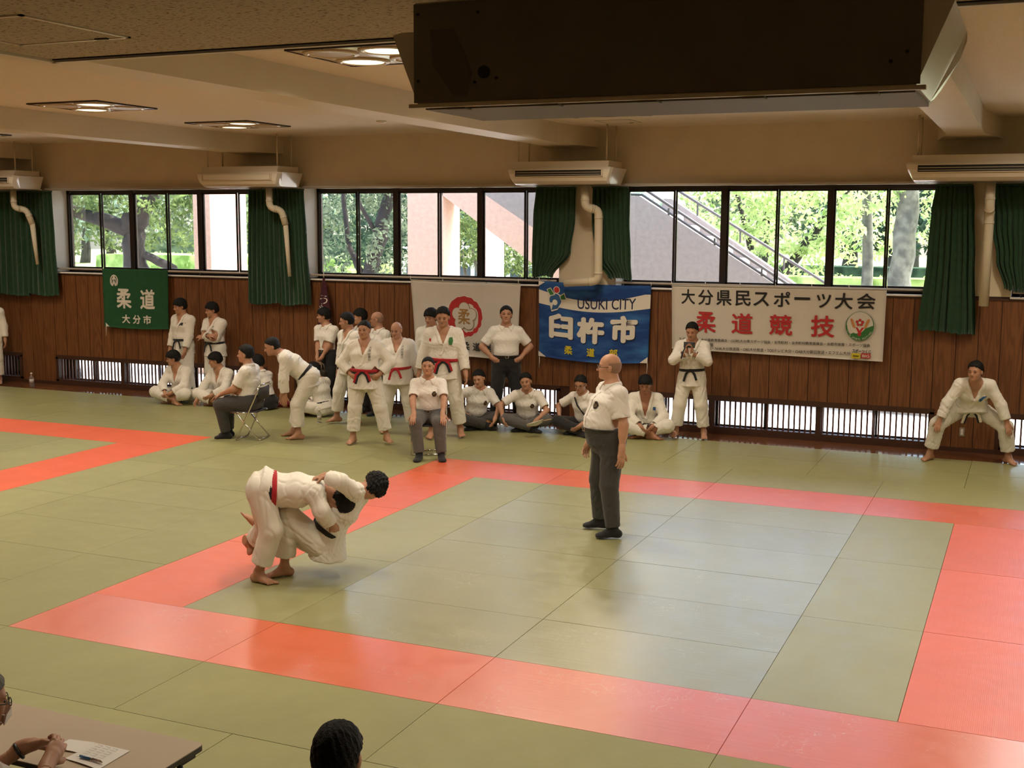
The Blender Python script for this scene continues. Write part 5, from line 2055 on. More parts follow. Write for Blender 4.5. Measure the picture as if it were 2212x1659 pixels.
def torso_prims(J, g=1.0, belly=0.0, grow=0.0):
    s, P, N, T, lat, hl, F = J['s'], J['P'], J['N'], J['T'], J['lat'], J['hlat'], J['fwd']
    def S(t): return P + (N - P) * t
    G = grow
    W_ = [(0.0, 0.158, 0.118, 0.0), (0.30, 0.145, 0.108, 0.02), (0.62, 0.166, 0.118, 0.012), (0.82, 0.150, 0.085, 0.0)]
    out = []
    for i in range(3):
        a, b = W_[i], W_[i + 1]
        ba = belly * (1.0 if i == 1 else 0.6 if i == 0 else 0.3)
        la, lb = (hl if i == 0 else lat), lat
        ca = S(a[0]) + F * (a[3] + (belly if i == 1 else belly * 0.6 if i == 0 else belly * 0.35)) * s
        cb = S(b[0]) + F * (b[3] + (belly if i == 0 else belly * 0.35 if i == 1 else 0)) * s
        da = a[2] * g + (belly if i == 1 else belly * 0.6 if i == 0 else belly * 0.35)
        db = b[2] * g + (belly if i == 0 else belly * 0.35 if i == 1 else 0)
        out.append(ec(ca, cb, a[1] * g * s + G, da * s + G, b[1] * g * s + G, db * s + G, la, 0.05 * s, cap=0.07 * s + G))
    for sh in ('SL', 'SR'):
        out.append(rc(N - T * 0.035 * s, J[sh], 0.050 * s + G, 0.056 * s * g + G, 0.06 * s))
    return out


def arm_prims(J, k, g=1.0):
    s = J['s']
    return [rc(J['S' + k], J['E' + k], 0.055 * s * g, 0.042 * s * g, 0.03), rc(J['E' + k], J['W' + k], 0.042 * s * g, 0.027 * s, 0.02),
            rc(J['E' + k], J['E' + k] * 0.6 + J['W' + k] * 0.4, 0.043 * s * g, 0.041 * s * g, 0.02)]


def leg_prims(J, k, g=1.0):
    s = J['s']
    return [rc(J['H' + k], J['K' + k], 0.085 * s * g, 0.055 * s * g, 0.03), rc(J['K' + k], J['A' + k], 0.054 * s * g, 0.038 * s, 0.03),
            rc(J['K' + k] * 0.75 + J['A' + k] * 0.25, J['K' + k] * 0.5 + J['A' + k] * 0.5, 0.055 * s * g, 0.05 * s * g, 0.03)]


def box_region(c, r):
    c = V3(c)
    return c - r, c + r


def clip_region(prims, region, vox, keep=None):
    ps = list(prims) + ([cut(keep)] if keep is not None else [])
    D, _ = evaluate(ps, region[0], region[1], vox)
    V, Q = net(D, region[0], vox)
    return (relax(V, Q, 1, 0.3), Q) if len(V) else None


def body_mesh(J, skin, label, fine=1.0, feet=True, hands=True, g=1.0, belly=0.0, legs=True):
    """one skin mesh: trunk and limbs, with head, hands and feet meshed finer"""
    O = J['O']
    s = J['s']
    core = torso_prims(J, g, belly)
    for k in 'LR':
        core += arm_prims(J, k, g)
        if legs: core += leg_prims(J, k, g)
    hp = head_prims(J)
    parts = []
    neck_p, nT = J['N'] + J['T'] * 0.0, J['T']
    base = core + [rc(J['head'] - J['hU'] * 0.05 * s, J['N'], 0.054 * s, 0.060 * s, 0.03)]
    wr = [(J['W' + k] - J['hd' + k] * 0.01, J['hd' + k]) for k in 'LR']
    cutters = []
    lo, hi = bounds(base)
    vox = 0.017 * max(1, fine ** 0.5)
    D, ax = evaluate(base, lo, hi, vox)
    V, Q = net(D, lo, vox)
    V = relax(V, Q, 1, 0.3)
    parts.append((V, Q))
    # head, neck and upper chest
    hc = J['head']
    reg = (np.minimum(hc - 0.17 * s, J['N'] - 0.20 * s), np.maximum(hc + 0.17 * s, J['N'] + 0.20 * s))
    parts.append(clip_region(hp + [p for p in torso_prims(J, g, belly)], reg, 0.0062 * fine, plane(J['N'] - J['T'] * 0.17 * s, -J['T'])))
    if hands:
        for k in 'LR':
            w = J['W' + k]
            reg = box_region(w + J['hd' + k] * 0.06 * s, 0.16 * s)
            parts.append(clip_region(hand_prims(J, k) + arm_prims(J, k, g), reg, 0.0046 * fine, plane(w - unit(J['W' + k] - J['E' + k]) * 0.075, -unit(J['W' + k] - J['E' + k]))))
    if feet:
        for k in 'LR':
            a = J['A' + k]
            reg = box_region(a + J['fd' + k] * 0.05 * s - J['fu' + k] * 0.02, 0.19 * s)
            sh = unit(a - J['K' + k])
            parts.append(clip_region(foot_prims(J, k) + [rc(J['K' + k] * 0.3 + a * 0.7, a, 0.042 * s, 0.037 * s, 0.02)], reg, 0.0065 * fine, plane(a - sh * 0.16, -sh)))
    return to_mesh('person', [p for p in parts if p is not None], skin, None, O)


def face_bits(o, J, brows=True):
    s, c, F, L, U, O = J['s'], J['head'], J['hF'], J['hL'], J['hU'], J['O']
    def p(f, l, u): return c + s * (F * f + L * l + U * u) - O
    e = MB()
    for q in (-1, 1):
        e.tube([p(0.0845, q * 0.044, 0.002), p(0.0895, q * 0.038, 0.0045), p(0.0915, q * 0.030, 0.005), p(0.0905, q * 0.021, 0.002)], [0.0025 * s, 0.0042 * s, 0.0042 * s, 0.0025 * s], 8)
        ob = e.build('eye', MT['eye'], o, smooth=True)
        e = MB()
        if brows:
            MB().tube([p(0.082, q * 0.052, 0.021), p(0.0915, q * 0.038, 0.029), p(0.094, q * 0.018, 0.026)], [0.002 * s, 0.0040 * s, 0.003 * s], 6).build('eyebrow', MT['hair_black'], o, smooth=True)
    MB().tube([p(0.0905, 0.023, -0.0595), p(0.0985, 0.010, -0.0565), p(0.0985, -0.010, -0.0565), p(0.0905, -0.023, -0.0595)], [0.002 * s, 0.0062 * s, 0.0062 * s, 0.002 * s], 8).build('lips', MT['lips'], o, smooth=True)


def hair_mesh(o, J, style, matl, fine=1.0, seed=0):
    if style == 'none': return
    s, c, F, L, U, O = J['s'], J['head'], J['hF'], J['hL'], J['hU'], J['O']
    def p(f, l, u): return c + s * (F * f + L * l + U * u)
    A = (F, L, U)
    r = lambda *q: [x * s for x in q]
    t = {'short': 0.013, 'crop': 0.007, 'full': 0.022, 'shaved': 0.003, 'thin': 0.010, 'spiky': 0.018}[style]
    ps = [el(p(-0.010, 0, 0.040), A, r(0.098 + t, 0.080 + t, 0.088 + t), 0.01), el(p(-0.030, 0, 0.0), A, r(0.078 + t, 0.076 + t, 0.075), 0.02)]
    if style == 'full':
        ps.append(el(p(0.045, 0, 0.062), A, r(0.060, 0.070, 0.042), 0.02))
        for q in (-1, 1): ps.append(el(p(0.005, q * 0.078, 0.022), A, r(0.040, 0.014, 0.040), 0.012))
    front = {'short': (0.050, 0.078), 'crop': (0.052, 0.080), 'full': (0.074, 0.056), 'shaved': (-0.005, 0.20), 'thin': (0.03, 0.08), 'spiky': (0.055, 0.066)}[style]
    ff, fu = front
    # hairline: above a slanted plane through forehead and nape, and behind the face
    a, b = p(ff + 0.03, 0, fu), p(-0.10, 0, -0.062)
    d = unit(a - b)
    nrm = unit(np.cross(L, d))            # pick the one pointing up/forward
    if nrm @ U < 0: nrm = -nrm
    if style == 'shaved':
        pl1 = plane(p(0.008, 0, 0), F)
        pl2 = plane(p(0, 0, 0.045), U)
        ps.append(cut(pl1)); ps.append(cut(pl2)); ps.append(cut(plane(p(0, 0, -0.055), -U)))
    else:
        pl1 = plane(a, -nrm)
        pl2 = plane(p(-0.012, 0, 0.0), F)
        def reg(x, y, z):
            k = np.minimum(pl1(x, y, z), np.maximum(pl2(x, y, z), plane(p(0, 0, -0.058), -U)(x, y, z)))
            ll = (x - c[0]) * L[0] + (y - c[1]) * L[1] + (z - c[2]) * L[2]
            f_ = (x - c[0]) * F[0] + (y - c[1]) * F[1] + (z - c[2]) * F[2]
            return k + 0.0055 * np.sin(ll * 210 + seed) * np.sin(ll * 90 + f_ * 130 + 2 * seed)
        ps.append(cut(reg))
        ps.append(cut(plane(p(0.10, 0, fu), -unit(U + F * 0.2)) if False else plane(p(-0.3, 0, -0.075), -U)))
        # keep the ears free
        for q in (-1, 1): ps.append(el(p(0.004, q * 0.086, -0.016), A, r(0.030, 0.020, 0.036), 0.004, 's'))
        if style == 'thin':
            pass
    region = (p(0, 0, 0.02) - 0.17 * s, p(0, 0, 0.02) + 0.17 * s)
    D, _ = evaluate(ps, region[0], region[1], 0.0065 * fine)
    V, Q = net(D, region[0], 0.0065 * fine)
    if len(V) == 0: return
    V = relax(V, Q, 1, 0.35)
    rng = np.random.default_rng(seed)
    Nn = normals(V, Q)
    rel = V - c
    az = np.arctan2(rel @ L, rel @ F)
    amp = {'short': 0.0022, 'crop': 0.001, 'full': 0.003, 'shaved': 0.0, 'thin': 0.002, 'spiky': 0.008}[style] * s
    pol = np.arctan2(rel @ U, np.hypot(rel @ F, rel @ L))
    lock = np.sin(az * 13 + 3 * np.sin(pol * 5 + seed)) * np.sin(pol * 9 + 2 * np.sin(az * 4)) + 0.6 * np.sin(az * 23 + pol * 11)
    V = V + Nn * (amp * lock)[:, None]
    to_mesh('hair', [(V, Q)], matl, o, O)


def glasses(o, J, matl=None):
    s, c, F, L, U, O = J['s'], J['head'], J['hF'], J['hL'], J['hU'], J['O']
    def p(f, l, u): return c + s * (F * f + L * l + U * u) - O
    mb = MB()
    for q in (-1, 1):
        ring = [p(0.112, q * (0.033 + 0.024 * math.cos(t)), 0.000 + 0.017 * math.sin(t)) for t in [2 * PI * k / 14 for k in range(15)]]
        mb.tube(ring, 0.0022 * s, 6, cap=False)
        mb.tube([p(0.110, q * 0.057, 0.006), p(0.08, q * 0.078, 0.006), p(-0.012, q * 0.086, 0.006), p(-0.025, q * 0.084, -0.01)], 0.0024 * s, 6)
    mb.tube([p(0.113, 0.010, 0.004), p(0.116, 0, 0.006), p(0.113, -0.010, 0.004)], 0.0022 * s, 6)
    mb.build('glasses', matl or MT['black_plastic'], o, smooth=True)


# ------------------------------------------------------------------ clothes
def jacket(o, J, g=1.0, belly=0.0, vox=0.0115, apex=0.20, skirt=0.24, seed=0, sleeve=0.80, belts=('black',), fine=1.0, crease=0.0095, slim=0.0, tails=True, knot_side=0.0, skirt_dir=None, collar=True):
    s, P, N, T, lat, F, O = J['s'], J['P'], J['N'], J['T'], J['lat'], J['fwd'], J['O']
    G = 0.024 * s
    ps = torso_prims(J, g, belly, G)
    wst = P + (N - P) * 0.20
    sd = -T if skirt_dir is None else unit(skirt_dir)
    if skirt > 0:
        bw = 0.158 * g * s + G
        bd = (0.118 * g + belly * 0.7) * s + G
        ps.append(ec(wst + F * belly * 0.6 * s, wst + F * belly * 0.4 * s + sd * skirt * s, bw * 0.98, bd * 0.98, bw * 1.16, bd * 1.18, J['hlat'], 0.03, cap=0.02))
    for k in 'LR':
        S, E, W = J['S' + k], J['E' + k], J['W' + k]
        c = E + (W - E) * sleeve
        ps.append(rc(S, E, (0.076 - slim) * s * g ** 0.5, (0.074 - slim) * s, 0.045))
        ps.append(rc(E, c, (0.074 - slim) * s, (0.066 - slim) * s, 0.02))
    smooth = list(ps)
    # open cuffs
    for k in 'LR':
        S, E, W = J['S' + k], J['E' + k], J['W' + k]
        c = E + (W - E) * sleeve
        d = unit(W - E)
        ps.append(ec(c + d * 0.0, c + d * 0.14, 0.12, 0.12, 0.12, 0.12, np.cross(d, V3(0.3, 0.5, 0.8)), 0.006, cap=0.004, op='s'))
        ps.append(rc(c - d * 0.05, c + d * 0.05, (0.043 - slim) * s, (0.046 - slim) * s, 0.004, 's'))
    # neck opening and V front
    nb = N + T * 0.02 * s
    ps.append(rc(N - T * 0.03 * s + F * 0.012 * s, J['head'], 0.070 * s, 0.088 * s, 0.010, 's'))
    ap = N - T * apex * s
    w0 = 0.078 * s
    sl = (w0) / (apex * s)

    def wedge(x, y, z):
        px, py, pz = x - ap[0], y - ap[1], z - ap[2]
        u = px * T[0] + py * T[1] + pz * T[2]
        l = px * lat[0] + py * lat[1] + pz * lat[2]
        f = px * F[0] + py * F[1] + pz * F[2]
        return np.maximum(np.maximum((np.abs(l) - u * sl) / math.sqrt(1 + sl * sl), -f + 0.015), u - (apex + 0.2) * s)
    lo_ = np.minimum(np.minimum(N, ap), ap + F * 0.3) - 0.25
    hi_ = np.maximum(np.maximum(N, ap), ap + F * 0.3) + 0.25
    ps.append(Prim(lo_, hi_, wedge, 's', 0.008))
    # slit up the skirt sides
    ps.append(cut(plane((0, 0, O[2] + 0.008), (0, 0, -1))))
    jk = solid('jacket', ps, vox * fine, MT['gi'], o, O, crease=crease, seed=seed)
    # overlapping lapel band along the V and down to the belt
    if collar:
        cen = N - T * 0.17 * s + F * 0.06 * s
        reg = (cen - 0.30 * s, cen + 0.30 * s)
        hb = 0.021 * s

        def lapel(x, y, z):
            px, py, pz = x - ap[0], y - ap[1], z - ap[2]
            u = px * T[0] + py * T[1] + pz * T[2]
            l = px * lat[0] + py * lat[1] + pz * lat[2]
            f = px * F[0] + py * F[1] + pz * F[2]
            q = math.sqrt(1 + sl * sl)
            l1 = (l - u * sl) / q - hb             # wearer's left edge, runs on across to the right hip
            l2 = (-l - u * sl) / q - hb
            d1 = np.maximum(np.abs(l1) - hb, -f + 0.0)
            d2 = np.maximum(np.maximum(np.abs(l2) - hb, -f + 0.0), -u)
            # round the back of the neck
            low = -(u + (0.34 - apex) * s - 0.0)
            return np.maximum(np.minimum(d1, d2), np.maximum(low, u - (apex + 0.055) * s))
        D, axs = evaluate(smooth, reg[0], reg[1], 0.0085 * fine)
        x, y, z = axs[0][:, None, None], axs[1][None, :, None], axs[2][None, None, :]
        Dn = rc(N - T * 0.03 * s + F * 0.012 * s, J['head'], 0.066 * s, 0.084 * s).f(x, y, z)
        L_ = np.maximum(np.maximum(D - 0.009 * s, -(D + 0.012)), lapel(x, y, z))
        L_ = np.maximum(L_, -wedge(x, y, z) - 0.004)
        L_ = np.maximum(L_, -Dn).astype(F32)
        V, Q = net(L_, reg[0], 0.0085 * fine)
        if len(V):
            to_mesh('lapel', [(relax(V, Q, 2, 0.4), Q)], MT['gi'], o, O)
    # belts
    off = 0.0
    for bi, bc in enumerate(belts):
        bw = wst + T * (0.012 if bi else -0.004) * s + F * belly * 0.6 * s
        reg = (bw - 0.36 * s, bw + 0.36 * s)
        reg = (np.maximum(reg[0], bw - 0.36), np.minimum(reg[1], bw + 0.36))
        # limit the box along the spine
        D, axs = evaluate(smooth[:4] + smooth[5:6] if False else smooth[:3], reg[0], reg[1], 0.0105 * fine)
        x, y, z = axs[0][:, None, None], axs[1][None, :, None], axs[2][None, None, :]
        tilt = unit(T + lat * (0.05 if bi else -0.04))
        B = np.maximum(D - (0.012 + 0.006 * bi) * s, np.abs(plane(bw, tilt)(x, y, z)) - 0.0215 * s).astype(F32)
        V, Q = net(B, reg[0], 0.0105 * fine)
        bo = to_mesh('belt', [(relax(V, Q, 1, 0.3), Q)], MT['belt_' + bc], o, O) if len(V) else None
        if bo and tails and (bi == len(belts) - 1 or len(belts) == 1 or bi == 0):
            # knot and hanging ends at the front
            fr = (0.118 * g + belly * 1.2 + 0.040) * s
            kc = bw + F * fr + lat * knot_side * s
            dn = unit(-V3(0, 0, 1) * 0.8 + F * 0.25 * 0 - T * 0.4)
            kp = [el(kc, (lat, F, T), (0.032 * s, 0.018 * s, 0.026 * s), 0.01)]
            for q, ln in ((-1, 0.15), (1, 0.12)):
                a = kc + lat * q * 0.018 * s
                m1 = a + (lat * q * (0.045 + 0.02 * bi) + dn * 0.05 + F * 0.012) * s
                m2 = m1 + (lat * q * 0.03 + dn * ln * 0.75 + F * 0.004) * s
                kp.append(ec(a, m1, 0.020 * s, 0.006 * s, 0.020 * s, 0.006 * s, np.cross(m1 - a, F), 0.006, cap=0.006))
                kp.append(ec(m1, m2, 0.020 * s, 0.006 * s, 0.020 * s, 0.006 * s, np.cross(m2 - m1, F), 0.006, cap=0.004))
            solid('belt_knot', kp, 0.0062 * fine, MT['belt_' + bc], bo, O)
    return jk


def gi_trousers(o, J, g=1.0, belly=0.0, vox=0.013, seed=0, end=0.80, fine=1.0, matl=None, wide=1.0, crease=0.0105):
    s, P, T, O = J['s'], J['P'], J['T'], J['O']
    w = wide
    ps = [ec(P + T * 0.10 * s, P - T * 0.045 * s, 0.168 * s * g, (0.128 * g + belly * 0.6) * s, 0.172 * s * g, 0.132 * s * g, J['hlat'], 0.05, cap=0.05)]
    for k in 'LR':
        H, K, A = J['H' + k], J['K' + k], J['A' + k]
        e = K + (A - K) * end
        d = unit(A - K)
        ps.append(rc(H, K, 0.118 * s * g * w, 0.098 * s * w, 0.05))
        ps.append(rc(K, e, 0.098 * s * w, 0.094 * s * w, 0.03))
    for k in 'LR':
        K, A = J['K' + k], J['A' + k]
        e = K + (A - K) * end
        d = unit(A - K)
        ps.append(ec(e, e + d * 0.14, 0.13 * s, 0.13 * s, 0.13 * s, 0.13 * s, np.cross(d, V3(0.3, 0.5, 0.8)), 0.006, cap=0.004, op='s'))
        ps.append(rc(e - d * 0.05, e + d * 0.05, 0.070 * s * w, 0.080 * s * w, 0.006, 's'))
    ps.append(cut(plane((0, 0, O[2] + 0.008), (0, 0, -1))))
    return solid('trousers', ps, vox * fine, matl or MT['gi_trousers'], o, O, crease=crease, seed=seed + 50, wl=0.10)


def slacks(o, J, g=1.0, belly=0.0, vox=0.012, seed=0, fine=1.0, matl=None, belt=True):
    s, P, T, O = J['s'], J['P'], J['T'], J['O']
    F = J['fwd']
    wst = P + (J['N'] - P) * 0.20
    tp = torso_prims(J, g, belly, 0.021 * s)[:2]
    hips = ec(wst + F * belly * 0.85 * s, P - T * 0.10 * s + F * belly * 0.15 * s, 0.164 * s * g, (0.122 * g + belly * 0.85) * s, 0.166 * s * g, (0.122 * g + belly * 0.15) * s, J['hlat'], 0.04, cap=0.03)
    ps = [composite(tp + [hips], [plane(wst, T)], 0.02)]
    for k in 'LR':
        H, K, A = J['H' + k], J['K' + k], J['A' + k]
        e = K + (A - K) * 0.97
        ps.append(rc(H, K, 0.110 * s * g, 0.086 * s * g ** 0.5, 0.05))
        ps.append(rc(K, e, 0.086 * s * g ** 0.5, 0.072 * s, 0.02))
        d = unit(A - K)
        ps.append(ec(e, e + d * 0.10, 0.09 * s, 0.09 * s, 0.09 * s, 0.09 * s, np.cross(d, V3(0.3, 0.5, 0.8)), 0.006, cap=0.004, op='s'))
        ps.append(rc(e - d * 0.04, e + d * 0.04, 0.048 * s, 0.05 * s, 0.006, 's'))
    ps.append(cut(plane((0, 0, O[2] + 0.006), (0, 0, -1))))
    tr = solid('trousers', ps, vox * fine, matl or MT['slacks'], o, O, crease=0.0065, seed=seed + 50, wl=0.12)
    if belt:
        bw = wst + F * belly * 0.6 * s
        reg = (bw - 0.32 * s, bw + 0.32 * s)
        D, axs = evaluate(tp, reg[0], reg[1], 0.0095 * fine)
        x, y, z = axs[0][:, None, None], axs[1][None, :, None], axs[2][None, None, :]
        B = np.maximum(D - 0.008 * s, np.abs(plane(wst - T * 0.016 * s, T)(x, y, z)) - 0.017 * s).astype(F32)
        V, Q = net(B, reg[0], 0.0095 * fine)
        if len(V):
            bo = to_mesh('belt', [(V, Q)], MT['leather'], o, O)
            c = wst - T * 0.016 * s + F * (0.112 * g + belly * 1.75 + 0.046) * s - O
            fl = MB()
            a1, a2 = J['lat'] * 0.022 * s, T * 0.018 * s
            fl.tube([c + a1 + a2, c - a1 + a2, c - a1 - a2, c + a1 - a2, c + a1 + a2], 0.004, 6)
            fl.build('buckle', MT['gold_buckle'], bo, smooth=True)
    return tr


def shirt(o, J, g=1.0, belly=0.0, vox=0.0105, seed=0, fine=1.0, matl=None, badge=True, untucked=False, crease=0.0075):
    s, P, N, T, lat, F, O = J['s'], J['P'], J['N'], J['T'], J['lat'], J['fwd'], J['O']
    matl = matl or MT['shirt']
    G = 0.013 * s
    ps = torso_prims(J, g, belly, G)
    ends = []
    for k in 'LR':
        S, E = J['S' + k], J['E' + k]
        c = S + (E - S) * 0.80
        ends.append((S, E, c))
        ps.append(rc(S, c, 0.070 * s * g ** 0.5, 0.071 * s * g ** 0.5, 0.035))
    for S, E, c in ends:
        d = unit(E - S)
        ps.append(ec(c, c + d * 0.12, 0.105 * s, 0.105 * s, 0.105 * s, 0.105 * s, np.cross(d, V3(0.3, 0.5, 0.8)), 0.005, cap=0.004, op='s'))
        ps.append(rc(c - d * 0.05, c + d * 0.04, 0.050 * s * g ** 0.5, 0.053 * s * g ** 0.5, 0.004, 's'))
    ps.append(rc(N - T * 0.025 * s + F * 0.015 * s, J['head'], 0.061 * s, 0.090 * s, 0.006, 's'))
    ps.append(cut(plane(P + T * (0.045 if not untucked else -0.10) * s, -T)))
    sh = solid('shirt', ps, vox * fine, matl, o, O, crease=crease, seed=seed)
    # collar: stand plus two folded points
    base = torso_prims(J, g, belly, G)
    cb = N + F * 0.004 * s
    reg = (cb - 0.16 * s, cb + 0.16 * s)
    D, axs = evaluate(base + [rc(N - T * 0.05 * s, N + T * 0.045 * s + F * 0.01 * s, 0.072 * s, 0.070 * s, 0.03)], reg[0], reg[1], 0.0065 * fine)
    x, y, z = axs[0][:, None, None], axs[1][None, :, None], axs[2][None, None, :]
    px, py, pz = x - N[0], y - N[1], z - N[2]
    u = px * T[0] + py * T[1] + pz * T[2]
    l = px * lat[0] + py * lat[1] + pz * lat[2]
    f = px * F[0] + py * F[1] + pz * F[2]
    low = -0.012 * s - np.clip(f, 0, 0.12) * 0.62           # points drop at the front
    C = np.maximum(np.maximum(D - 0.009 * s, -(D + 0.006)), np.maximum(low - u, u - 0.028 * s + np.clip(f, 0, 1) * 0.35))
    C = np.maximum(C, np.sqrt(l * l * 0.8 + (f - 0.01) ** 2) - (0.098 + 0.012 * np.clip(f / 0.08, 0, 1)) * s)
    gap = np.maximum(np.abs(l) - 0.012 * s - np.clip(-(u - 0.02), 0, 1) * 0.55, -f)
    C = np.maximum(C, -gap)
    C = np.maximum(C, -rc(N - T * 0.06 * s + F * 0.012 * s, J['head'], 0.059 * s, 0.09 * s).f(x, y, z)).astype(F32)
    V, Q = net(C, reg[0], 0.0065 * fine)
    if len(V): to_mesh('collar', [(relax(V, Q, 1, 0.3), Q)], matl, o, O)
    bv = surface_of(sh, O)
    # button placket and buttons
    pl = MB()
    for t in np.linspace(0.20, 0.86, 10):
        pass
    strip(o, bv, J, [(0.0, t) for t in np.linspace(0.86, 0.26, 9)], 0.014 * s, matl, 'placket')
    if badge:
        patch(o, bv, J, 0.085, 0.63, [(0.030 * math.cos(a) * (1 + 0.12 * math.cos(6 * a)), 0.036 * math.sin(a)) for a in [2 * PI * k / 24 for k in range(24)]], MT['badge'], 'badge')
        patch(o, bv, J, 0.085, 0.63, [(0.015 * math.cos(a), 0.017 * math.sin(a)) for a in [2 * PI * k / 14 for k in range(14)]], MT['thread_gold'], 'badge_centre', 0.0075)
        patch(o, bv, J, 0.085, 0.63, [(0.009 * math.cos(a), 0.010 * math.sin(a)) for a in [2 * PI * k / 14 for k in range(14)]], MT['badge'], 'badge_centre', 0.009)
    return sh


def surface_of(ob, O):
    me = ob.data
    v = [x.co + Vector(O) for x in me.vertices]
    return BVHTree.FromPolygons(v, [tuple(p.vertices) for p in me.polygons])


def chest_point(J, l, t):
    return J['P'] + (J['N'] - J['P']) * t + J['lat'] * l * J['s']


def cast(bv, J, q, off):
    F = J['fwd']
    o_ = Vector(q + F * 0.6)
    h = bv.ray_cast(o_, Vector(-F))
    return (np.array(h[0]) + F * off) if h[0] is not None else q + F * 0.15


def patch(o, bv, J, l, t, pts, matl, name, off=0.006):
    """small flat patch sewn on the chest: points (left, up) in metres round a chest spot"""
    s, O = J['s'], J['O']
    c = chest_point(J, l, t)
    vs = [cast(bv, J, c, off) - O]
    for a, b in pts:
        vs.append(cast(bv, J, c + J['lat'] * a * s + J['T'] * b * s, off) - O)
    n = len(pts)
    fs = [(0, 1 + i, 1 + (i + 1) % n) for i in range(n)]
    return MB().add(vs, fs).build(name, matl, o)


def strip(o, bv, J, path, hw, matl, name, off=0.004):
    O = J['O']
    vs = []
    for l, t in path:
        c = chest_point(J, l, t)
        for q in (-1, 1):
            vs.append(cast(bv, J, c + J['lat'] * q * hw, off) - O)
    fs = [(2 * i, 2 * i + 1, 2 * i + 3, 2 * i + 2) for i in range(len(path) - 1)]
    return MB().add(vs, fs).build(name, matl, o)


def embroider(o, jk, J, text, l, t, w, h, matl, vertical=True, off=0.012):
    """sewn lettering on the breast, (l, t) centre in chest coordinates, w x h metres for each character"""
    bv = surface_of(jk, J['O'])
    s, O = J['s'], J['O']
    c0 = chest_point(J, l, t)
    mb = MB()
    for k, ch in enumerate(text):
        v, f, asp = text_flat(ch)
        cc = c0 + (J['T'] * (-(k - (len(text) - 1) / 2) * h * 1.12) if vertical else -J['lat'] * -(k - (len(text) - 1) / 2) * w * -1.1) * s
        vs = [cast(bv, J, cc + J['lat'] * ((a - 0.5) * w) * s * 1.0 + J['T'] * ((b - 0.5) * h) * s, off) - O for a, b in v]
        mb.add(vs, f)
    return mb.build('embroidery', matl, o)


def socks(o, J, fine=1.0):
    for k in 'LR':
        a = J['A' + k]
        sh = unit(a - J['K' + k])
        ps = foot_prims(J, k, 0.004, False)[:-1] + [rc(J['K' + k] * 0.35 + a * 0.65, a, 0.047 * J['s'], 0.042 * J['s'], 0.02)]
        f_, u_ = J['fd' + k], J['fu' + k]
        ps.append(cut(plane(a - u_ * (0.086 * J['s']), -u_)))
        solid('sock', ps, 0.0075 * fine, MT['sock'], o, J['O'])


def watch(o, J, k, matl=None):
    s = J['s']
    d = unit(J['W' + k] - J['E' + k])
    c = J['W' + k] - d * 0.035 * s - J['O']
    a = np.cross(d, V3(0, 0, 1)); a = unit(a); b = np.cross(d, a)
    ring = [c + (a * math.cos(t) + b * math.sin(t)) * 0.034 * s for t in [2 * PI * q / 16 for q in range(17)]]
    w = MB().tube(ring, 0.009 * s, 6, cap=False).build('wristwatch', matl or MT['black_plastic'], o, smooth=True)


def person(label, J, outfit='gi', skin='tan', hair='short', hair_mat='hair_black', belts=('black',), g=1.0, belly=0.0, fine=1.0, seed=0,
           apex=0.20, skirt=0.24, spec=False, badge=True, pants=None, text=None, group=None, brows=True, end=0.80, tails=True, knot=0.0,
           skirt_dir=None, wide=1.0, hands=True, legs=True, feet=True, shirt_mat=None, belt_leather=True, crease=0.0095, marks=(), trousers=True):
    J['g'] = g ** 0.5
    o = body_mesh(J, SKIN[skin], label, fine, feet=(feet and outfit == 'gi'), g=g * 0.94, belly=belly * 0.9, hands=hands, legs=legs)
    tag(o, label, 'person', group)
    face_bits(o, J, brows)
    hair_mesh(o, J, hair, MT[hair_mat], fine, seed)
    if spec: glasses(o, J)
    if outfit == 'gi':
        gi_trousers(o, J, g, belly, seed=seed, fine=fine, end=end, wide=wide)
        jk = jacket(o, J, g, belly, seed=seed, belts=belts, apex=apex, skirt=skirt, fine=fine, tails=tails, knot_side=knot, skirt_dir=skirt_dir, crease=crease)
        if text:
            embroider(o, jk, J, *text)
        for (l, t, pts, m) in marks:
            patch(o, surface_of(jk, J['O']), J, l, t, pts, m, 'embroidery', 0.010)
    else:
        sh = shirt(o, J, g, belly, seed=seed, fine=fine, badge=badge, matl=shirt_mat)
        if trousers:
            slacks(o, J, g, belly, seed=seed, fine=fine, matl=pants or MT['slacks'], belt=belt_leather)
        if legs: socks(o, J, fine)
    o['J'] = 0
    del o['J']
    return o

# ================================================================== PEOPLE
def at(px, py, z=0.0):
    p = on_z(px, py, z)
    return (p.x, p.y)


def at_y(px, py, y):
    p = on_y(px, py, y)
    return (p.x, p.y)


HIPS = dict(lh=(0.10, 0.19, 0.985), rh=(0.10, -0.19, 0.985), le=(-0.35, 1, 0), re=(-0.35, -1, 0), lhd=(0.35, -0.75, -0.35), rhd=(0.35, 0.75, -0.35), lhn=(-0.6, -0.6, 0), rhn=(-0.6, 0.6, 0))


def floor_sit(root, yaw, H=1.70, **k):
    a = dict(pelvis=(0, 0, 0.125), lf=(0.27, -0.07, 0.085), rf=(0.34, 0.09, 0.085), lk=(0.35, 1, 0.30), rk=(0.35, -1, 0.30), lfy=-70, rfy=70,
             lh=(0.40, 0.05, 0.20), rh=(0.40, -0.06, 0.19), le=(-0.2, 0.8, 0), re=(-0.2, -0.8, 0), lean=16)
    a.update(k)
    return pose(root, yaw, H, **a)


G_GI = 'judoka in white along the wall'
G_OF = 'officials in white shirts'
BK = MT['ink_black']

# --- far left edge, cut by the frame
person('judoka cut off by the left edge of the photo', pose(at(-14, 830), -60, 1.70, z0=0.0), 'gi', 'tan', seed=31, group=G_GI)
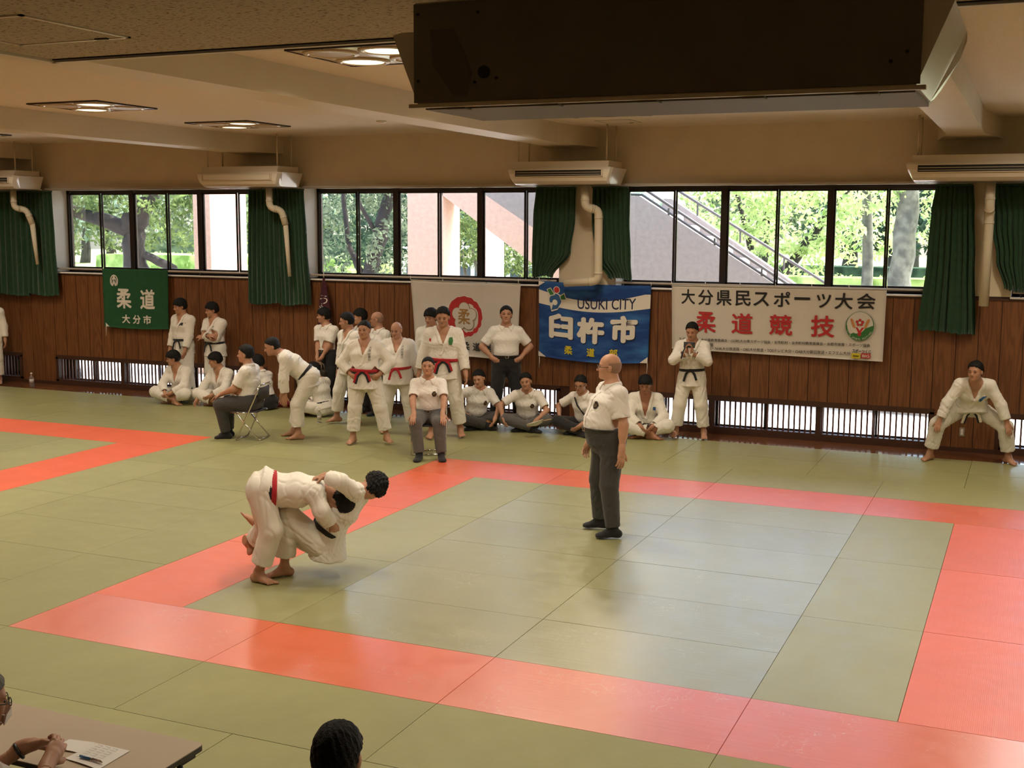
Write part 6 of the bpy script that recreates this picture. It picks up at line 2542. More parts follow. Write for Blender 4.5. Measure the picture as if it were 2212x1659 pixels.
# --- two standing by the green flag
person('judoka standing right beside the green flag with arms hanging, black belt', pose(at_y(398, 760, 10.20), -98, 1.72, z0=-0.003, head=(-22, 12, 0), lh=(0.16, 0.17, 0.80), rh=(0.10, -0.26, 0.78), lf=(0.0, 0.13, 0.085)),
       'gi', 'tan', 'full', seed=32, group=G_GI, marks=[(0.085, 0.72, [(-0.035, 0.02), (0.03, 0.03), (0.035, -0.02), (0.0, -0.01), (-0.03, -0.03)], BK), (0.155, 0.76, [(-0.012, 0.008), (0.014, 0.01), (0.010, -0.008)], MT['thread_gold'])])
person('judoka standing with arms crossed, second from the green flag', pose(at_y(466, 765, 10.25), -100, 1.67, z0=-0.003, head=(-26, 10, 0), lh=(0.20, -0.10, 1.13), rh=(0.22, 0.10, 1.17), le=(-0.1, 0.9, -0.4), re=(-0.1, -0.9, -0.4), lhd=(0.1, -1, 0.1), rhd=(0.1, 1, 0.1)),
       'gi', 'tan', 'full', g=1.08, seed=33, group=G_GI, text=('大分', 0.10, 0.70, 0.045, 0.045, BK))
person('judoka sitting cross-legged below the man beside the green flag', floor_sit(at(398, 868), -92, 1.70, head=(-48, 12, 0)), 'gi', 'tan', 'full', seed=34, apex=0.27, skirt=0.10, group=G_GI)
person('judoka sitting on the mat half hidden behind the heavy official on the chair', floor_sit(at(490, 873), -98, 1.70, head=(-45, 14, 0), rh=(0.42, -0.26, 0.12)), 'gi', 'tan', 'full', seed=35, apex=0.27, skirt=0.10, group=G_GI)

# --- official on a folding chair, seen from the side
c6 = at(545, 876, 0.47)
person('heavy official in white shirt sitting sideways on a folding chair facing left', pose(c6, -166, 1.72, pelvis=(0, 0, 0.525), lean=4, lf=(0.36, 0.10, 0.085), rf=(0.40, -0.10, 0.085), lh=(0.40, 0.13, 0.64), rh=(0.42, -0.10, 0.63), lhn=(0, 0, -1), rhn=(0, 0, -1), lhd=(0.8, 0, -0.35), rhd=(0.8, 0, -0.3), head=(6, 2, 0), curl=0.3, le=(-0.8, 0.6, -0.2)),
       'official', 'tan', 'short', g=1.16, belly=0.075, seed=36, group=G_OF)
person('man in white shirt and black trousers sitting on the mat behind the folding chair', floor_sit(at(580, 884), 178, 1.68, head=(-10, 8, 0), lh=(0.36, 0.18, 0.30), rh=(0.36, -0.10, 0.25)), 'official', 'pale', 'full', seed=37, pants=MT['slacks_black'], badge=False, group=G_OF)
# --- judoka leaning on his knees
r8 = (on_z(632, 940) + on_z(655, 950)) / 2
J = pose((r8.x, r8.y), -150, 1.72, pelvis=(-0.20, 0, 0.875), lean=52, lf=(-0.02, 0.16, 0.085), rf=(0.06, -0.14, 0.085), lh=(0.16, 0.15, 0.60), rh=(0.22, -0.12, 0.58), le=(0.4, 0.7, 0.2), re=(0.4, -0.7, 0.2), head=(4, 18, 0), lfy=5, rfy=-5, lhd=(0.1, 0, -1), rhd=(0.1, 0, -1))
person('judoka bending forward with hands on his knees beside the folding chair', J, 'gi', 'tan', 'crop', seed=38, group=G_GI, skirt_dir=(0.25, 0.10, -1), skirt=0.22, text=('大分', 0.085, 0.66, 0.05, 0.05, BK))
person('judoka sitting with his black belt to the camera behind the bending man', floor_sit(at(703, 899), 175, 1.62, head=(10, 20, 0)), 'gi', 'tan', 'full', seed=39, skirt=0.10, group=G_GI)
# --- standing group at the centre left
person('man in white shirt holding a dark handbag under the purple flag', pose(at_y(706, 770, 10.22), -98, 1.645, z0=-0.003, head=(-52, 4, 0), lh=(0.23, 0.03, 0.84), rh=(0.22, -0.03, 0.82), lhd=(0.4, -0.5, -0.6), rhd=(0.4, 0.5, -0.6)),
       'official', 'tan', 'full', seed=40, pants=MT['slacks_black'], badge=False, group=G_OF)
person('judoka half hidden behind the hands-on-hips judoka, looking left', pose(at_y(757, 800, 9.05), -112, 1.69, head=(-40, 10, 0), rf=(0.10, -0.24, 0.085), lf=(-0.02, 0.14, 0.085), rfy=-25), 'gi', 'tan', 'short', seed=41, group=G_GI)
person('dark-haired man in white shirt between the purple flag and the bald men', pose(at_y(784, 770, 10.27), -125, 1.65, z0=-0.003, head=(-20, 5, 0)), 'official', 'pale', 'full', seed=42, pants=MT['slacks_black'], badge=False, group=G_OF)
person('bald man with glasses in white shirt at the back', pose(at_y(820, 770, 9.88), -112, 1.65, head=(-45, 2, 0)), 'official', 'tan', 'shaved', 'hair_stubble', seed=43, spec=True, pants=MT['slacks_black'], group=G_OF)
r14 = (on_z(765, 958) + on_z(822, 958)) / 2
J = pose((r14.x, r14.y), -72, 1.70, pelvis=(-0.02, -0.02, 0.925), lean=-2, rf=(0.02, -0.20, 0.085), lf=(-0.02, 0.28, 0.085), lfy=35, rfy=-15, head=(-8, 4, 0), lk=(1, 0.5, 0), **HIPS)
person('stocky judoka with hands on hips, red belt over black belt', J, 'gi', 'tan', 'crop', g=1.12, belly=0.02, seed=44, belts=('black', 'red'), group=G_GI, text=('六高総業社', 0.095, 0.68, 0.036, 0.036, BK), fine=0.92)
r15 = (on_z(836, 932) + on_z(886, 938)) / 2
person('bald heavy judoka with red belt', pose((r15.x, r15.y), -70, 1.62, head=(-14, 14, 0), lf=(0.02, 0.22, 0.085), rf=(0, -0.22, 0.085), lh=(0.05, 0.36, 0.80), rh=(0.05, -0.36, 0.80)), 'gi', 'tan', 'shaved', 'hair_stubble', g=1.18, belly=0.06, seed=45, belts=('red',), group=G_GI, text=('六高総業社', 0.10, 0.68, 0.034, 0.034, BK))
person('judoka hidden behind the tall red-belted judoka, only hair and shoulder showing', pose(at_y(935, 780, 9.75), -80, 1.74, head=(-15, 12, 0)), 'gi', 'tan', 'full', seed=46, group=G_GI)
r17 = (on_z(925, 948) + on_z(992, 942)) / 2
person('tall judoka with red belt in front of the white flower flag', pose((r17.x, r17.y), -66, 1.86, head=(-6, 14, 0), lf=(-0.06, 0.22, 0.085), rf=(0.05, -0.16, 0.085), lh=(0.12, 0.30, 0.84), rh=(0.0, -0.33, 0.84)), 'gi', 'tan', 'short', g=1.08, seed=47, belts=('black', 'red'), group=G_GI,
       marks=[(0.10, 0.70, [(-0.03, 0.0), (-0.02, 0.045), (0.02, 0.05), (0.03, 0.0), (0.015, -0.05), (-0.02, -0.045)], MT['ink_green']), (-0.17, 0.72, [(-0.012, 0.02), (0.014, 0.02), (0.012, -0.02), (-0.012, -0.015)], MT['ink_red'])])
c18 = at(926, 905, 0.47)
person('young official sitting on a folding chair facing the camera with hands on knees', pose(c18, -66, 1.68, pelvis=(0, 0, 0.525), lean=3, lf=(0.44, 0.19, 0.085), rf=(0.46, -0.10, 0.085), lh=(0.42, 0.21, 0.60), rh=(0.42, -0.17, 0.60), lhn=(0, 0, -1), rhn=(0, 0, -1), lhd=(0.75, 0.1, -0.55), rhd=(0.75, -0.1, -0.55), le=(-0.3, 1, 0), re=(-0.3, -1, 0), head=(-4, -4, 0), curl=0.3),
       'official', 'tan', 'crop', seed=48, pants=MT['slacks_grey'], group=G_OF)
# --- seated row by the wall
person('man in white shirt sitting on the mat beside the young official', floor_sit(at(1024, 922), -50, 1.70, head=(-35, 14, 10), side=6, rh=(0.20, -0.24, 0.30), lh=(0.46, 0.20, 0.18)), 'official', 'pale', 'short', seed=49, group=G_OF)
person('tall man in white shirt standing with hands on hips beside the blue flag', pose(at_y(1093, 800, 10.02), -62, 1.79, z0=0.0, head=(-4, -6, 0), lf=(0.02, 0.20, 0.085), rf=(0, -0.16, 0.085), **HIPS), 'official', 'tan', 'short', g=1.10, belly=0.015, seed=50, pants=MT['slacks_black'], badge=False, group=G_OF)
person('older man sitting on the mat holding a round fan', floor_sit(at(1140, 926), -72, 1.68, head=(-5, 6, 8), rh=(0.40, -0.34, 0.22), lh=(0.44, 0.16, 0.20), lean=20), 'official', 'tan', 'short', 'hair_black', seed=51, pants=MT['slacks_grey'], group=G_OF)
J22 = floor_sit(at(1268, 935), -100, 1.68, head=(8, 18, 0), rh=(0.30, -0.30, 0.22), lh=(0.40, 0.12, 0.18))
p22 = person('man with glasses and a dark shoulder strap sitting below the blue flag', J22, 'official', 'tan', 'short', seed=52, spec=True, pants=MT['slacks_black'], badge=False, group=G_OF)
person('young judoka sitting cross-legged behind the referee, looking down', floor_sit(at(1392, 940), -72, 1.72, head=(-6, 20, 0), lean=14, lh=(0.36, 0.10, 0.18)), 'gi', 'dark', 'full', seed=53, apex=0.32, skirt=0.10, group=G_GI, marks=[(0.13, 0.66, [(-0.02, 0.025), (0.02, 0.025), (0.02, -0.025), (-0.02, -0.02)], MT['ink_blue'])])
# --- judoka with a phone
r25 = (on_z(1455, 943) + on_z(1528, 950)) / 2
J25 = pose((r25.x, r25.y), -84, 1.66, head=(-6, 16, 0), lf=(0, 0.20, 0.085), rf=(0.03, -0.22, 0.085), lh=(0.27, 0.045, 1.30), rh=(0.27, -0.045, 1.30), le=(-0.1, 0.8, -0.6), re=(-0.1, -0.8, -0.6), lhd=(0.25, -0.1, 1), rhd=(0.25, 0.1, 1), lhn=(0.3, -1, 0), rhn=(0.3, 1, 0), curl=0.5)
person('judoka filming with a phone in front of the long white banner', J25, 'gi', 'tan', 'short', seed=54, group=G_GI)
# --- judoka in a wide stance at the right edge
a26, b26 = on_z(2008, 990), on_z(2178, 1004)
m26 = (a26 + b26) / 2
hw = (b26 - a26).length / 2
J = pose((m26.x, m26.y), -80, 1.72, pelvis=(-0.10, 0, 0.70), lean=42, lf=(0.0, hw, 0.085), rf=(0.0, -hw, 0.085), lk=(0.8, 0.9, 0.3), rk=(0.8, -0.9, 0.3), lh=(0.22, 0.42, 0.53), rh=(0.22, -0.42, 0.53), le=(-0.1, 1, 0.3), re=(-0.1, -1, 0.3), lhd=(0.3, 0.2, -0.8), rhd=(0.3, -0.2, -0.8), lhn=(-1, -0.3, -0.4), rhn=(-1, 0.3, -0.4), lfy=30, rfy=-40, head=(-30, 6, 0))
person('judoka in a wide crouch with hands on knees at the right edge', J, 'gi', 'tan', 'short', seed=55, belts=('black', 'white'), group=G_GI, skirt=0.14, skirt_dir=(0.1, -0.2, -1),
       marks=[(0.10, 0.66, [(-0.05, -0.02), (-0.045, 0.012), (0.0, 0.03), (0.05, 0.025), (0.03, 0.008), (-0.005, 0.0), (-0.02, -0.04)], MT['ink_blue'])])

# --- referee
J = pose(((on_z(1292, 1142) + on_z(1334, 1166)) / 2)[:2], -138, 1.78, lf=(0.02, 0.17, 0.085), rf=(0.0, -0.20, 0.085), head=(-24, 0, 0), lfy=-20, rfy=-28, lh=(0.0, 0.30, 0.82), rh=(0.10, -0.27, 0.84), le=(-0.8, 0.3, 0), lean=-3, lhn=(0, -1, 0))
person('referee in white shirt and charcoal trousers standing on the court', J, 'official', 'pale', 'shaved', 'hair_stubble', g=1.12, belly=0.055, spec=True, seed=1, fine=0.75, group=None)

# --- the two fighters: joints set out in the plane of the throw
_n = Vector((_f.x, _f.y, 0)).normalized()
_vd = ray(680, 1130); _vd = Vector((_vd.x, _vd.y, 0)).normalized()
C0 = Vector((1.28, 1.92, 0))
RGT = V3(_vd.y, -_vd.x, 0)
AWY = V3(_vd.x, _vd.y, 0)
UPV = V3(0, 0, 1)


def jf(zx, zy, dd=0.0):
    px, py = 480 + zx * 0.2049, 960 + zy * 0.2049
    d = ray(px, py)
    t = (dd - (Vector(CAM_P) - C0).dot(Vector((_vd.x, _vd.y, 0)))) / d.dot(Vector((_vd.x, _vd.y, 0)))
    return V3(tuple(Vector(CAM_P) + d * t))


def fighter(P, N, lat, SL, SR, EL, ER, WL, WR, HL, HR, KL, KR, AL, AR, fdL, fuL, fdR, fuR, head, hF, hU, O):
    J = dict(s=1.0, O=O, P=P, N=N, T=unit(N - P), SL=SL, SR=SR, EL=EL, ER=ER, WL=WL, WR=WR, HL=HL, HR=HR, KL=KL, KR=KR, AL=AL, AR=AR,
             fdL=unit(fdL), fuL=unit(fuL), fdR=unit(fdR), fuR=unit(fuR), head=head)
    J['lat'] = unit(lat - J['T'] * (lat @ J['T']))
    J['hlat'] = J['lat']
    J['fwd'] = unit(np.cross(J['lat'], J['T']))
    J['hF'] = unit(hF)
    J['hU'] = unit(hU - J['hF'] * (hU @ J['hF']))
    J['hL'] = np.cross(J['hU'], J['hF'])
    for k in 'LR':
        J['hd' + k] = unit(J['W' + k] - J['E' + k])
        n = AWY * (1 if k == 'R' else -1) - UPV * 0.3
        J['hn' + k] = unit(n - J['hd' + k] * (n @ J['hd' + k]))
        J['curl' + k] = 1.25
    return J


fdA = unit(RGT * 0.75 - AWY * 0.55)
JA = fighter(P=jf(400, 450), N=jf(1040, 470), lat=AWY, SL=jf(985, 470, 0.17), SR=jf(965, 500, -0.15), EL=jf(1230, 520, 0.30), ER=jf(1045, 700, -0.20),
             WL=jf(1330, 620, 0.20), WR=jf(1165, 850, -0.10), HL=jf(395, 470, 0.09), HR=jf(395, 480, -0.09), KL=jf(470, 860, 0.16), KR=jf(520, 900, -0.12),
             AL=jf(325, 1050, 0.32), AR=jf(385, 1395, -0.06), fdL=-RGT * 0.55 + UPV * 0.75 * -0.2 - UPV * -0.8, fuL=-RGT * 0.2 - UPV * 0.2 + AWY * 0.4 + RGT * 0.9, fdR=fdA, fuR=UPV,
             head=jf(1245, 590, -0.03), hF=-UPV * 0.85 - RGT * 0.35 + AWY * 0.25, hU=RGT * 0.75 - AWY * 0.55 - UPV * 0.25, O=V3(tuple(on_z(568, 1262))))
JA['AR'][2] = 0.085
pa = person('judoka with red belt bending over to throw his opponent on the court', JA, 'gi', 'tan', 'short', seed=61, belts=('black', 'red'), fine=0.8, skirt=0.10, end=0.78, tails=False, skirt_dir=-JA['T'] + UPV * 0.2, apex=0.16)
JB = fighter(P=jf(1060, 1010, 0.10), N=jf(1430, 480, 0.08), lat=-AWY, SL=jf(1400, 500, -0.10), SR=jf(1450, 540, 0.24), EL=jf(1240, 390, -0.20), ER=jf(1330, 760, 0.30),
             WL=jf(1085, 335, -0.10), WR=jf(1150, 820, 0.28), HL=jf(1020, 1050, 0.02), HR=jf(1040, 1060, 0.20), KL=jf(690, 740, 0.06), KR=jf(570, 860, 0.36),
             AL=jf(655, 1270, 0.10), AR=jf(410, 815, 0.42), fdL=-RGT * 0.9 - AWY * 0.2, fuL=UPV, fdR=-RGT * 0.6 + UPV * 0.75, fuR=RGT * 0.7 + UPV * 0.5,
             head=jf(1590, 450, 0.08), hF=-RGT * 0.55 + AWY * 0.75 + UPV * 0.1, hU=UPV * 0.75 + RGT * 0.65, O=V3(tuple(on_z(608, 1240))))
JB['AL'][2] = 0.085
JB['hdL'] = unit(-RGT * 0.8 - UPV * 0.15)
JB['hnL'] = unit(-UPV + RGT * 0.15)
JB['curlL'] = 1.1
pb = person('judoka with black belt and spiky hair being thrown backwards on the court', JB, 'gi', 'tan', 'spiky', seed=62, belts=('black',), fine=0.8, skirt=0.24, end=0.80, tails=False, skirt_dir=-UPV * 1.0 - RGT * 0.1, apex=0.24, brows=True)

# --- men at the officials' table in the lower left
J = pose((3.13, -3.27), 62, 1.66, pelvis=(0, 0, 0.50), lean=8, lf=(0.40, 0.12, 0.085), rf=(0.40, -0.12, 0.085), head=(-4, 8, 0), curl=0.9)
J['hand_scale'] = 1.12
hp_ = on_z(148, 1604, 0.80)
for k, off in (('L', V3(-0.035, 0.0, 0.012)), ('R', V3(0.035, -0.03, 0.0))):
    w = V3(hp_.x, hp_.y, 0.775) + off - V3(0.02, 0.10, 0.0) * (1 if k == 'R' else 0.9) - (V3(0.11, -0.01, 0) if k == 'L' else V3(0, 0, 0))
    e, w = ik(J['S' + k], w, 0.28, 0.26, V3(0.2, -0.6, -0.8) + (V3(-0.9, 0, 0) if k == 'L' else V3(0.8, 0, 0)))
    J['E' + k], J['W' + k] = e, w
    J['hd' + k] = unit(V3(0.9, 0.35, 0.25) if k == 'L' else V3(-0.25, 0.85, 0.35))
    nrm = V3(0.3, -0.3, -0.7) if k == 'L' else V3(-0.7, -0.1, -0.4)
    J['hn' + k] = unit(nrm - J['hd' + k] * (nrm @ J['hd' + k]))
    J['curl' + k] = 0.75
p29 = person('grey-haired man with glasses and face mask at the table, cut by the left edge', J, 'official', 'tan', 'short', 'hair_grey', seed=63, spec=True, fine=0.7, badge=False, shirt_mat=MT['shirt_grey'], g=1.05)
watch(p29, J, 'L')
JT29 = J
J = pose((4.80, -3.13), 98, 1.70, pelvis=(0, 0, 0.475), lean=6, lf=(0.40, 0.12, 0.085), rf=(0.40, -0.12, 0.085), lh=(0.3, 0.2, 0.6), rh=(0.3, -0.2, 0.6), head=(0, 6, 0))
person('man seen from behind at the bottom edge, black hair thinning at the crown', J, 'official', 'tan', 'thin', seed=64, fine=0.7, badge=False)

# ================================================================== CHAIRS, TABLE, SMALL THINGS
MT['chair_pad'] = mat('dark_chair_pad', (0.045, 0.042, 0.045), 0.6)
MT['table_top'] = mat('beige_table_top', (0.52, 0.42, 0.30), 0.45, noise=0.04, nscale=3)
MT['table_edge'] = mat('dark_table_edge', (0.05, 0.045, 0.04), 0.5)


def folding_chair(loc, yaw, label):
    root = empty('folding_chair', (loc[0], loc[1], 0.0), math.radians(yaw))
    w = 0.228
    for s in (-1, 1):
        MB().tube([(-0.235, s * w, 0.76), (-0.21, s * w, 0.68), (-0.03, s * w, 0.30), (0.11, s * w, 0.012)], 0.011, 8).build('front_leg', MT['chrome'], root, smooth=True)
        MB().tube([(0.13, s * (w - 0.025), 0.42), (-0.03, s * (w - 0.025), 0.22), (-0.215, s * (w - 0.025), 0.012)], 0.011, 8).build('rear_leg', MT['chrome'], root, smooth=True)
        MB().tube([(-0.19, s * (w - 0.012), 0.395), (0.20, s * (w - 0.012), 0.395)], 0.009, 8).build('seat_rail', MT['chrome'], root, smooth=True)
    MB().tube([(-0.235, -w, 0.76), (-0.243, -w + 0.03, 0.785), (-0.243, w - 0.03, 0.785), (-0.235, w, 0.76)], 0.011, 8).build('top_bar', MT['chrome'], root, smooth=True)
    MB().tube([(0.11, -w, 0.012), (0.11, w, 0.012)], 0.011, 8).build('front_floor_bar', MT['chrome'], root, smooth=True)
    MB().tube([(-0.215, -w + 0.02, 0.012), (-0.215, w - 0.02, 0.012)], 0.011, 8).build('rear_floor_bar', MT['chrome'], root, smooth=True)
    MB().box((-0.19, -0.20, 0.395), (0.20, 0.20, 0.418)).build('seat', MT['chair_pad'], root, bevel=0.010, seg=2)
    vs, fs = [], []
    for j in range(2):
        for i in range(9):
            y = -0.195 + 0.39 * i / 8
            b = -0.03 * (1 - (y / 0.195) ** 2)
            vs += [(-0.225 + b + j * 0.0 - 0.008, y, 0.58 + j * 0.17), (-0.225 + b + 0.010, y, 0.58 + j * 0.17)]
    for i in range(8):
        a, c = 2 * i, 18 + 2 * i
        fs += [(a, a + 2, c + 2, c), (a + 1, c + 1, c + 3, a + 3), (c, c + 2, c + 3, c + 1), (a, a + 1, a + 3, a + 2)]
    fs += [(0, 18, 19, 1), (16, 17, 35, 34)]
    MB().add(vs, fs).build('backrest', MT['chair_pad'], root, smooth=True)
    return tag(root, label, 'chair', 'folding chairs')


folding_chair((c6[0] - 0.05, c6[1] - 0.01), -166, 'chrome folding chair under the heavy official facing left')
folding_chair(c18, -66, 'chrome folding chair under the young official facing the camera')

# ---- officials' table
TZ = 0.70
tr_, tf_ = 3.66, -2.35
root = empty('folding_table', (2.76, -2.60, 0))
def rrect(x0, x1, y0, y1, r, n=6):
    out = []
    for cx, cy, a in ((x1 - r, y1 - r, 0), (x0 + r, y1 - r, PI / 2), (x0 + r, y0 + r, PI), (x1 - r, y0 + r, 1.5 * PI)):
        out += [(cx + r * math.cos(a + PI / 2 * k / n), cy + r * math.sin(a + PI / 2 * k / n)) for k in range(n + 1)]
    return out
MB().prism(rrect(-0.90, 0.90, -0.225, 0.25, 0.035), 'z', TZ - 0.004, TZ).build('top', MT['table_top'], root)
MB().prism(rrect(-0.902, 0.902, -0.227, 0.252, 0.036), 'z', TZ - 0.026, TZ - 0.004).build('edge_band', MT['table_edge'], root)
for sx in (-1, 1):
    for y in (-0.17, 0.19):
        MB().tube([(sx * 0.80, y, TZ - 0.03), (sx * 0.84, y, 0.0)], 0.014, 8).build('leg', MT['black_plastic'], root, smooth=True)
    MB().tube([(sx * 0.80, -0.17, TZ - 0.06), (sx * 0.80, 0.19, TZ - 0.06)], 0.011, 8).build('leg_crossbar', MT['black_plastic'], root, smooth=True)
    MB().tube([(sx * 0.78, 0.19, TZ - 0.22), (sx * 0.50, 0.16, TZ - 0.04)], 0.009, 8).build('folding_stay', MT['black_plastic'], root, smooth=True)
    MB().box((sx * 0.80 - 0.05, 0.14, TZ - 0.075), (sx * 0.80 + 0.05, 0.245, TZ - 0.026)).build('leg_bracket', MT['black_plastic'], root)
tag(root, 'beige folding table at the lower left corner', 'table')


def sheet(name, corners, z, m, label, cat, group=None):
    """thin paper from four pixel corners lying at height z, slightly curled"""
    P = [on_z(a, b, z) for a, b in corners]
    c = sum(P, Vector()) / 4
    vs, fs = [], []
    n = 8
    for lay in (0, 1):
        for j in range(n + 1):
            for i in range(n + 1):
                u, v = i / n, j / n
                p = P[0].lerp(P[1], u).lerp(P[3].lerp(P[2], u), v) - c
                vs.append((p.x, p.y, 0.002 + lay * 0.0012 + 0.004 * math.sin(PI * u) * v))
    N = (n + 1) ** 2
    for j in range(n):
        for i in range(n):
            a = j * (n + 1) + i
            fs.append((a, a + n + 1, a + n + 2, a + 1))
            fs.append((N + a, N + a + 1, N + a + n + 2, N + a + n + 1))
    for i in range(n):
        for a, b_ in ((i, i + 1), (n * (n + 1) + i, n * (n + 1) + i + 1), (i * (n + 1), (i + 1) * (n + 1)), (i * (n + 1) + n, (i + 1) * (n + 1) + n)):
            fs.append((a, b_, N + b_, N + a))
    o = MB().add(vs, fs).build(name, m, loc=(c.x, c.y, z))
    if label: tag(o, label, cat, group)
    o['_P'] = 0
    del o['_P']
    return o, P, c


o, P, c = sheet('paper', [(206, 1606), (281, 1623), (212, 1664), (140, 1640)], TZ, MT['paper'], 'printed tournament bracket sheet under the pen on the table', 'paper')
lines = []
def bracket_pt(u, v): return P[0].lerp(P[1], u).lerp(P[3].lerp(P[2], u), v) - c
MT['print_grey'] = mat('grey_print', (0.22, 0.21, 0.21), 0.8)
for k in range(4):
    for q in range(3):
        u, v = 0.18 + 0.22 * q, 0.12 + 0.2 * k
        a, b_, d_ = bracket_pt(u, v), bracket_pt(u + 0.14, v), bracket_pt(u + 0.14, v + 0.10)
        e_ = bracket_pt(u, v + 0.10)
        zz = Vector((0, 0, 0.0095))
        MB().tube([a + zz, b_ + zz, d_ + zz, e_ + zz], 0.0006, 4).build('bracket_line', MT['print_grey'], o)
sheet('paper', [(150, 1598), (206, 1605), (172, 1628), (110, 1618)], TZ, MT['paper'], 'folded white sheet behind the bracket sheet, under the clasped hands', 'paper')
sheet('envelope', [(-10, 1540), (21, 1547), (2, 1560), (-30, 1552)], TZ, mat('tan_envelope', (0.55, 0.38, 0.18), 0.7), 'tan envelope at the left edge of the table', 'envelope')
# pen
a, b_ = on_z(173, 1633, TZ + 0.014), on_z(222, 1647, TZ + 0.012)
pen = empty('ballpoint_pen', tuple(a))
d = (b_ - a)
MB().tube([(0, 0, 0), tuple(d * 0.42)], 0.0062, 10).build('blue_grip', mat('blue_pen_grip', (0.06, 0.20, 0.42), 0.4), pen, smooth=True)
MB().tube([tuple(d * 0.42), tuple(d * 0.92), tuple(d)], [0.0052, 0.0050, 0.0015], 10).build('barrel', MT['chrome'], pen, smooth=True)
MB().tube([tuple(d * 0.55 + Vector((0, 0, 0.007))), tuple(d * 0.93 + Vector((0, 0, 0.007)))], 0.0015, 6).build('clip', MT['chrome'], pen, smooth=True)
tag(pen, 'blue and silver ballpoint pen lying on the bracket sheet', 'pen')

# ---- phone held by the filming judoka
c = (J25['WL'] + J25['WR']) / 2 + (J25['hdL'] + J25['hdR']) * 0.045
f25 = V3(math.cos(math.radians(-84)), math.sin(math.radians(-84)), 0)
ph = MB().box((-0.008, -0.080, -0.041), (0.008, 0.080, 0.041)).build('mobile_phone', MT['black_plastic'], loc=tuple(c + f25 * 0.012 + V3(0, 0, 0.03)), bevel=0.005, seg=2)
ph.rotation_euler = (0, math.radians(-12), math.radians(-84))
MB().box((0.0075, 0.045, 0.006), (0.0105, 0.070, 0.032)).build('camera_bump', MT['dark'], ph)
MB().tube([(0.0, -0.06, -0.04), (0.02, -0.085, -0.12), (0.03, -0.10, -0.20)], 0.010, 6).build('hanging_strap', MT['belt_black'], ph, smooth=True)
tag(ph, 'black phone in a folding case held up by the filming judoka', 'phone')

# ---- handbag
hb = on_y(690, 812, 9.93)
bag = empty('handbag', (hb.x, hb.y, hb.z - 0.12), math.radians(-10))
MT['bag'] = mat('dark_brown_bag', (0.022, 0.017, 0.013), 0.5, noise=0.3, nscale=8)
MB().prism([(-0.17, 0), (0.17, 0), (0.15, 0.20), (0.11, 0.23), (-0.11, 0.23), (-0.15, 0.20)], 'y', -0.055, 0.055).build('body', MT['bag'], bag, bevel=0.015, seg=2)
for y in (-0.04, 0.04):
    MB().tube([(-0.08, y, 0.22), (-0.07, y * 0.6, 0.31), (0, y * 0.3, 0.345), (0.07, y * 0.6, 0.31), (0.08, y, 0.22)], 0.008, 8).build('handle', mat('tan_strap', (0.22, 0.15, 0.09), 0.6), bag, smooth=True)
tag(bag, 'dark handbag hanging from the clasped hands under the purple flag', 'bag')

# ---- bottles
MT['pet'] = mat('clear_plastic', (0.86, 0.88, 0.88), 0.12, trans=0.9)
MT['bottle_label'] = mat('pale_bottle_label', (0.55, 0.50, 0.45), 0.5)


def bottle(px, py, z, label, h=0.21):
    p = on_z(px, py, z)
    r = empty('water_bottle', (p.x, p.y, z))
    k = h / 0.21
    MB().lathe([(0.0, 0.0), (0.028, 0.0), (0.033, 0.008), (0.033, 0.05), (0.031, 0.055), (0.033, 0.06), (0.033, 0.13), (0.026, 0.155), (0.013, 0.175), (0.012, 0.195), (0.0, 0.195)], 16).build('bottle', MT['pet'], r, smooth=True)
    MB().lathe([(0.0337, 0.065), (0.0337, 0.12)], 16).build('paper_band', MT['bottle_label'], r, smooth=True)
    MB().lathe([(0.0, 0.192), (0.0155, 0.192), (0.0155, 0.212), (0.0, 0.213)], 14).build('cap', MT['trim_white'], r, smooth=True)
    r.scale = (1.25, 1.25, 1.25) if h > 0.22 else (1, 1, 1)
    tag(r, label, 'bottle')


bottle(69, 836, STRIP_Z, 'clear plastic bottle standing on the wooden floor by the wall', 0.26)
bottle(690, 914, 0.0, 'clear plastic bottle on the mat behind the bending judoka', 0.21)

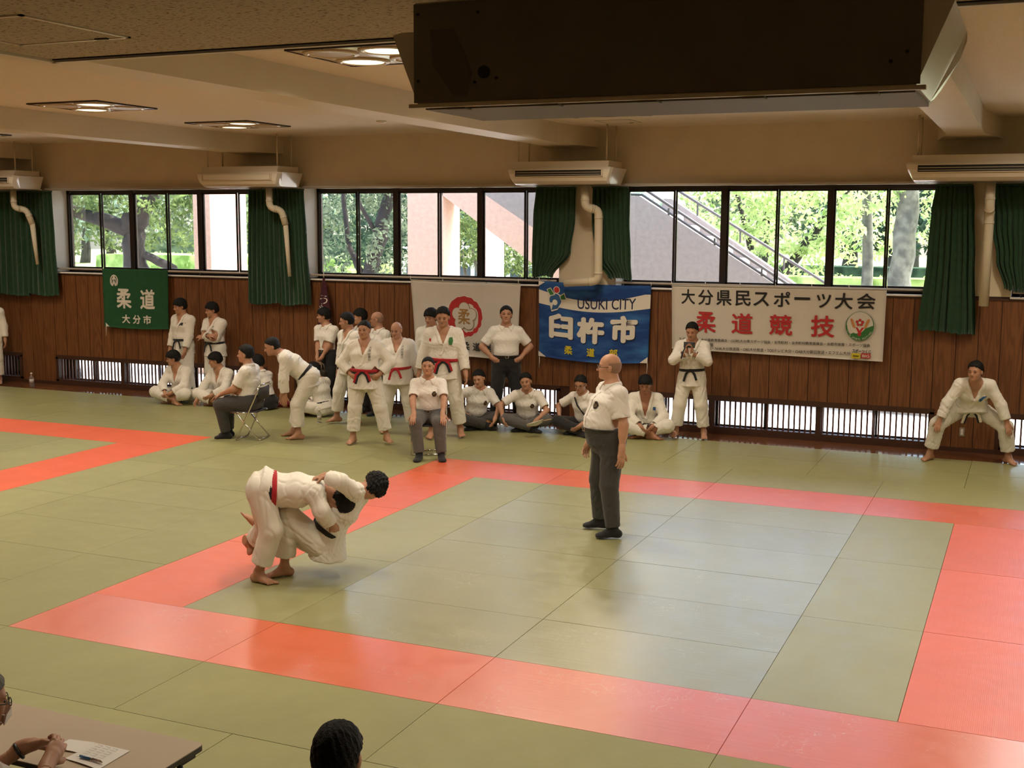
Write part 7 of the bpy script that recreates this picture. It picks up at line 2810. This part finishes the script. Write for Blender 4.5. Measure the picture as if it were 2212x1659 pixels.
# ---- round fan
fp = on_y(1156, 914, 9.20)
fan = empty('round_fan', (fp.x, fp.y, fp.z))
n = 24
vs = []
for zz in (-0.002, 0.002):
    vs += [(0.125 * math.cos(2 * PI * k / n), 0.115 * math.sin(2 * PI * k / n), zz + 0.012 * math.cos(4 * PI * k / n)) for k in range(n)]
fs = [tuple(range(n))[::-1], tuple(range(n, 2 * n))] + [(k, (k + 1) % n, n + (k + 1) % n, n + k) for k in range(n)]
MB().add(vs, fs).build('blade', MT['paper'], fan)
MB().tube([(0.10, 0, 0), (0.24, 0.01, -0.01)], [0.006, 0.008], 8).build('handle', mat('bamboo_handle', (0.45, 0.30, 0.14), 0.6), fan, smooth=True)
fan.rotation_euler = (math.radians(-22), math.radians(-18), math.radians(20))
tag(fan, 'pale round hand fan held over the lap of the older man', 'fan')

# ---- red bundle
rb = on_z(618, 872)
cl = solid('red_bundle', [el(V3(rb.x, 10.22, 0.02), (V3(1, 0, 0), V3(0, 1, 0), V3(0, 0, 1)), (0.24, 0.12, 0.06), 0.02), el(V3(rb.x + 0.12, 10.2, 0.04), (V3(1, 0, 0), V3(0, 1, 0), V3(0, 0, 1)), (0.12, 0.09, 0.06), 0.02), cut(plane((0, 0, -0.002), (0, 0, -1)))], 0.012, mat('dark_red_cloth', (0.16, 0.012, 0.018), 0.8), None, V3(rb.x, 10.2, -0.003), crease=0.008, seed=3)
tag(cl, 'dark red cloth bundle on the floor against the wall', 'cloth')

# ---- shoulder strap and face mask
s_ = [chest_point(J22, l, t) for l, t in ((-0.09, 0.92), (-0.03, 0.72), (0.04, 0.52), (0.11, 0.30))]
st_pts = [tuple(q + J22['fwd'] * dd - J22['O']) for q, dd in zip(s_, (0.095, 0.148, 0.142, 0.138))]
MB().tube(st_pts, 0.012, 6).build('shoulder_strap', MT['belt_black'], p22, smooth=True)
hj = JT29
def hpnt(f, l, u): return tuple(hj['head'] + hj['s'] * (hj['hF'] * f + hj['hL'] * l + hj['hU'] * u) - hj['O'])
MB().tube([hpnt(0.095, -0.035, -0.055), hpnt(0.05, -0.074, -0.035), hpnt(0.0, -0.088, -0.020), hpnt(0.03, -0.080, -0.055), hpnt(0.085, -0.040, -0.085)], 0.0018, 6).build('mask_ear_loop', MT['tape'], p29, smooth=True)
MB().add([hpnt(0.128, 0.0, -0.035), hpnt(0.100, 0.045, -0.050), hpnt(0.095, 0.045, -0.090), hpnt(0.105, 0.0, -0.115), hpnt(0.095, -0.045, -0.090), hpnt(0.100, -0.045, -0.050), hpnt(0.132, 0, -0.07)],
         [(0, 1, 6), (1, 2, 6), (2, 3, 6), (3, 4, 6), (4, 5, 6), (5, 0, 6)]).build('face_mask', MT['tape'], p29)
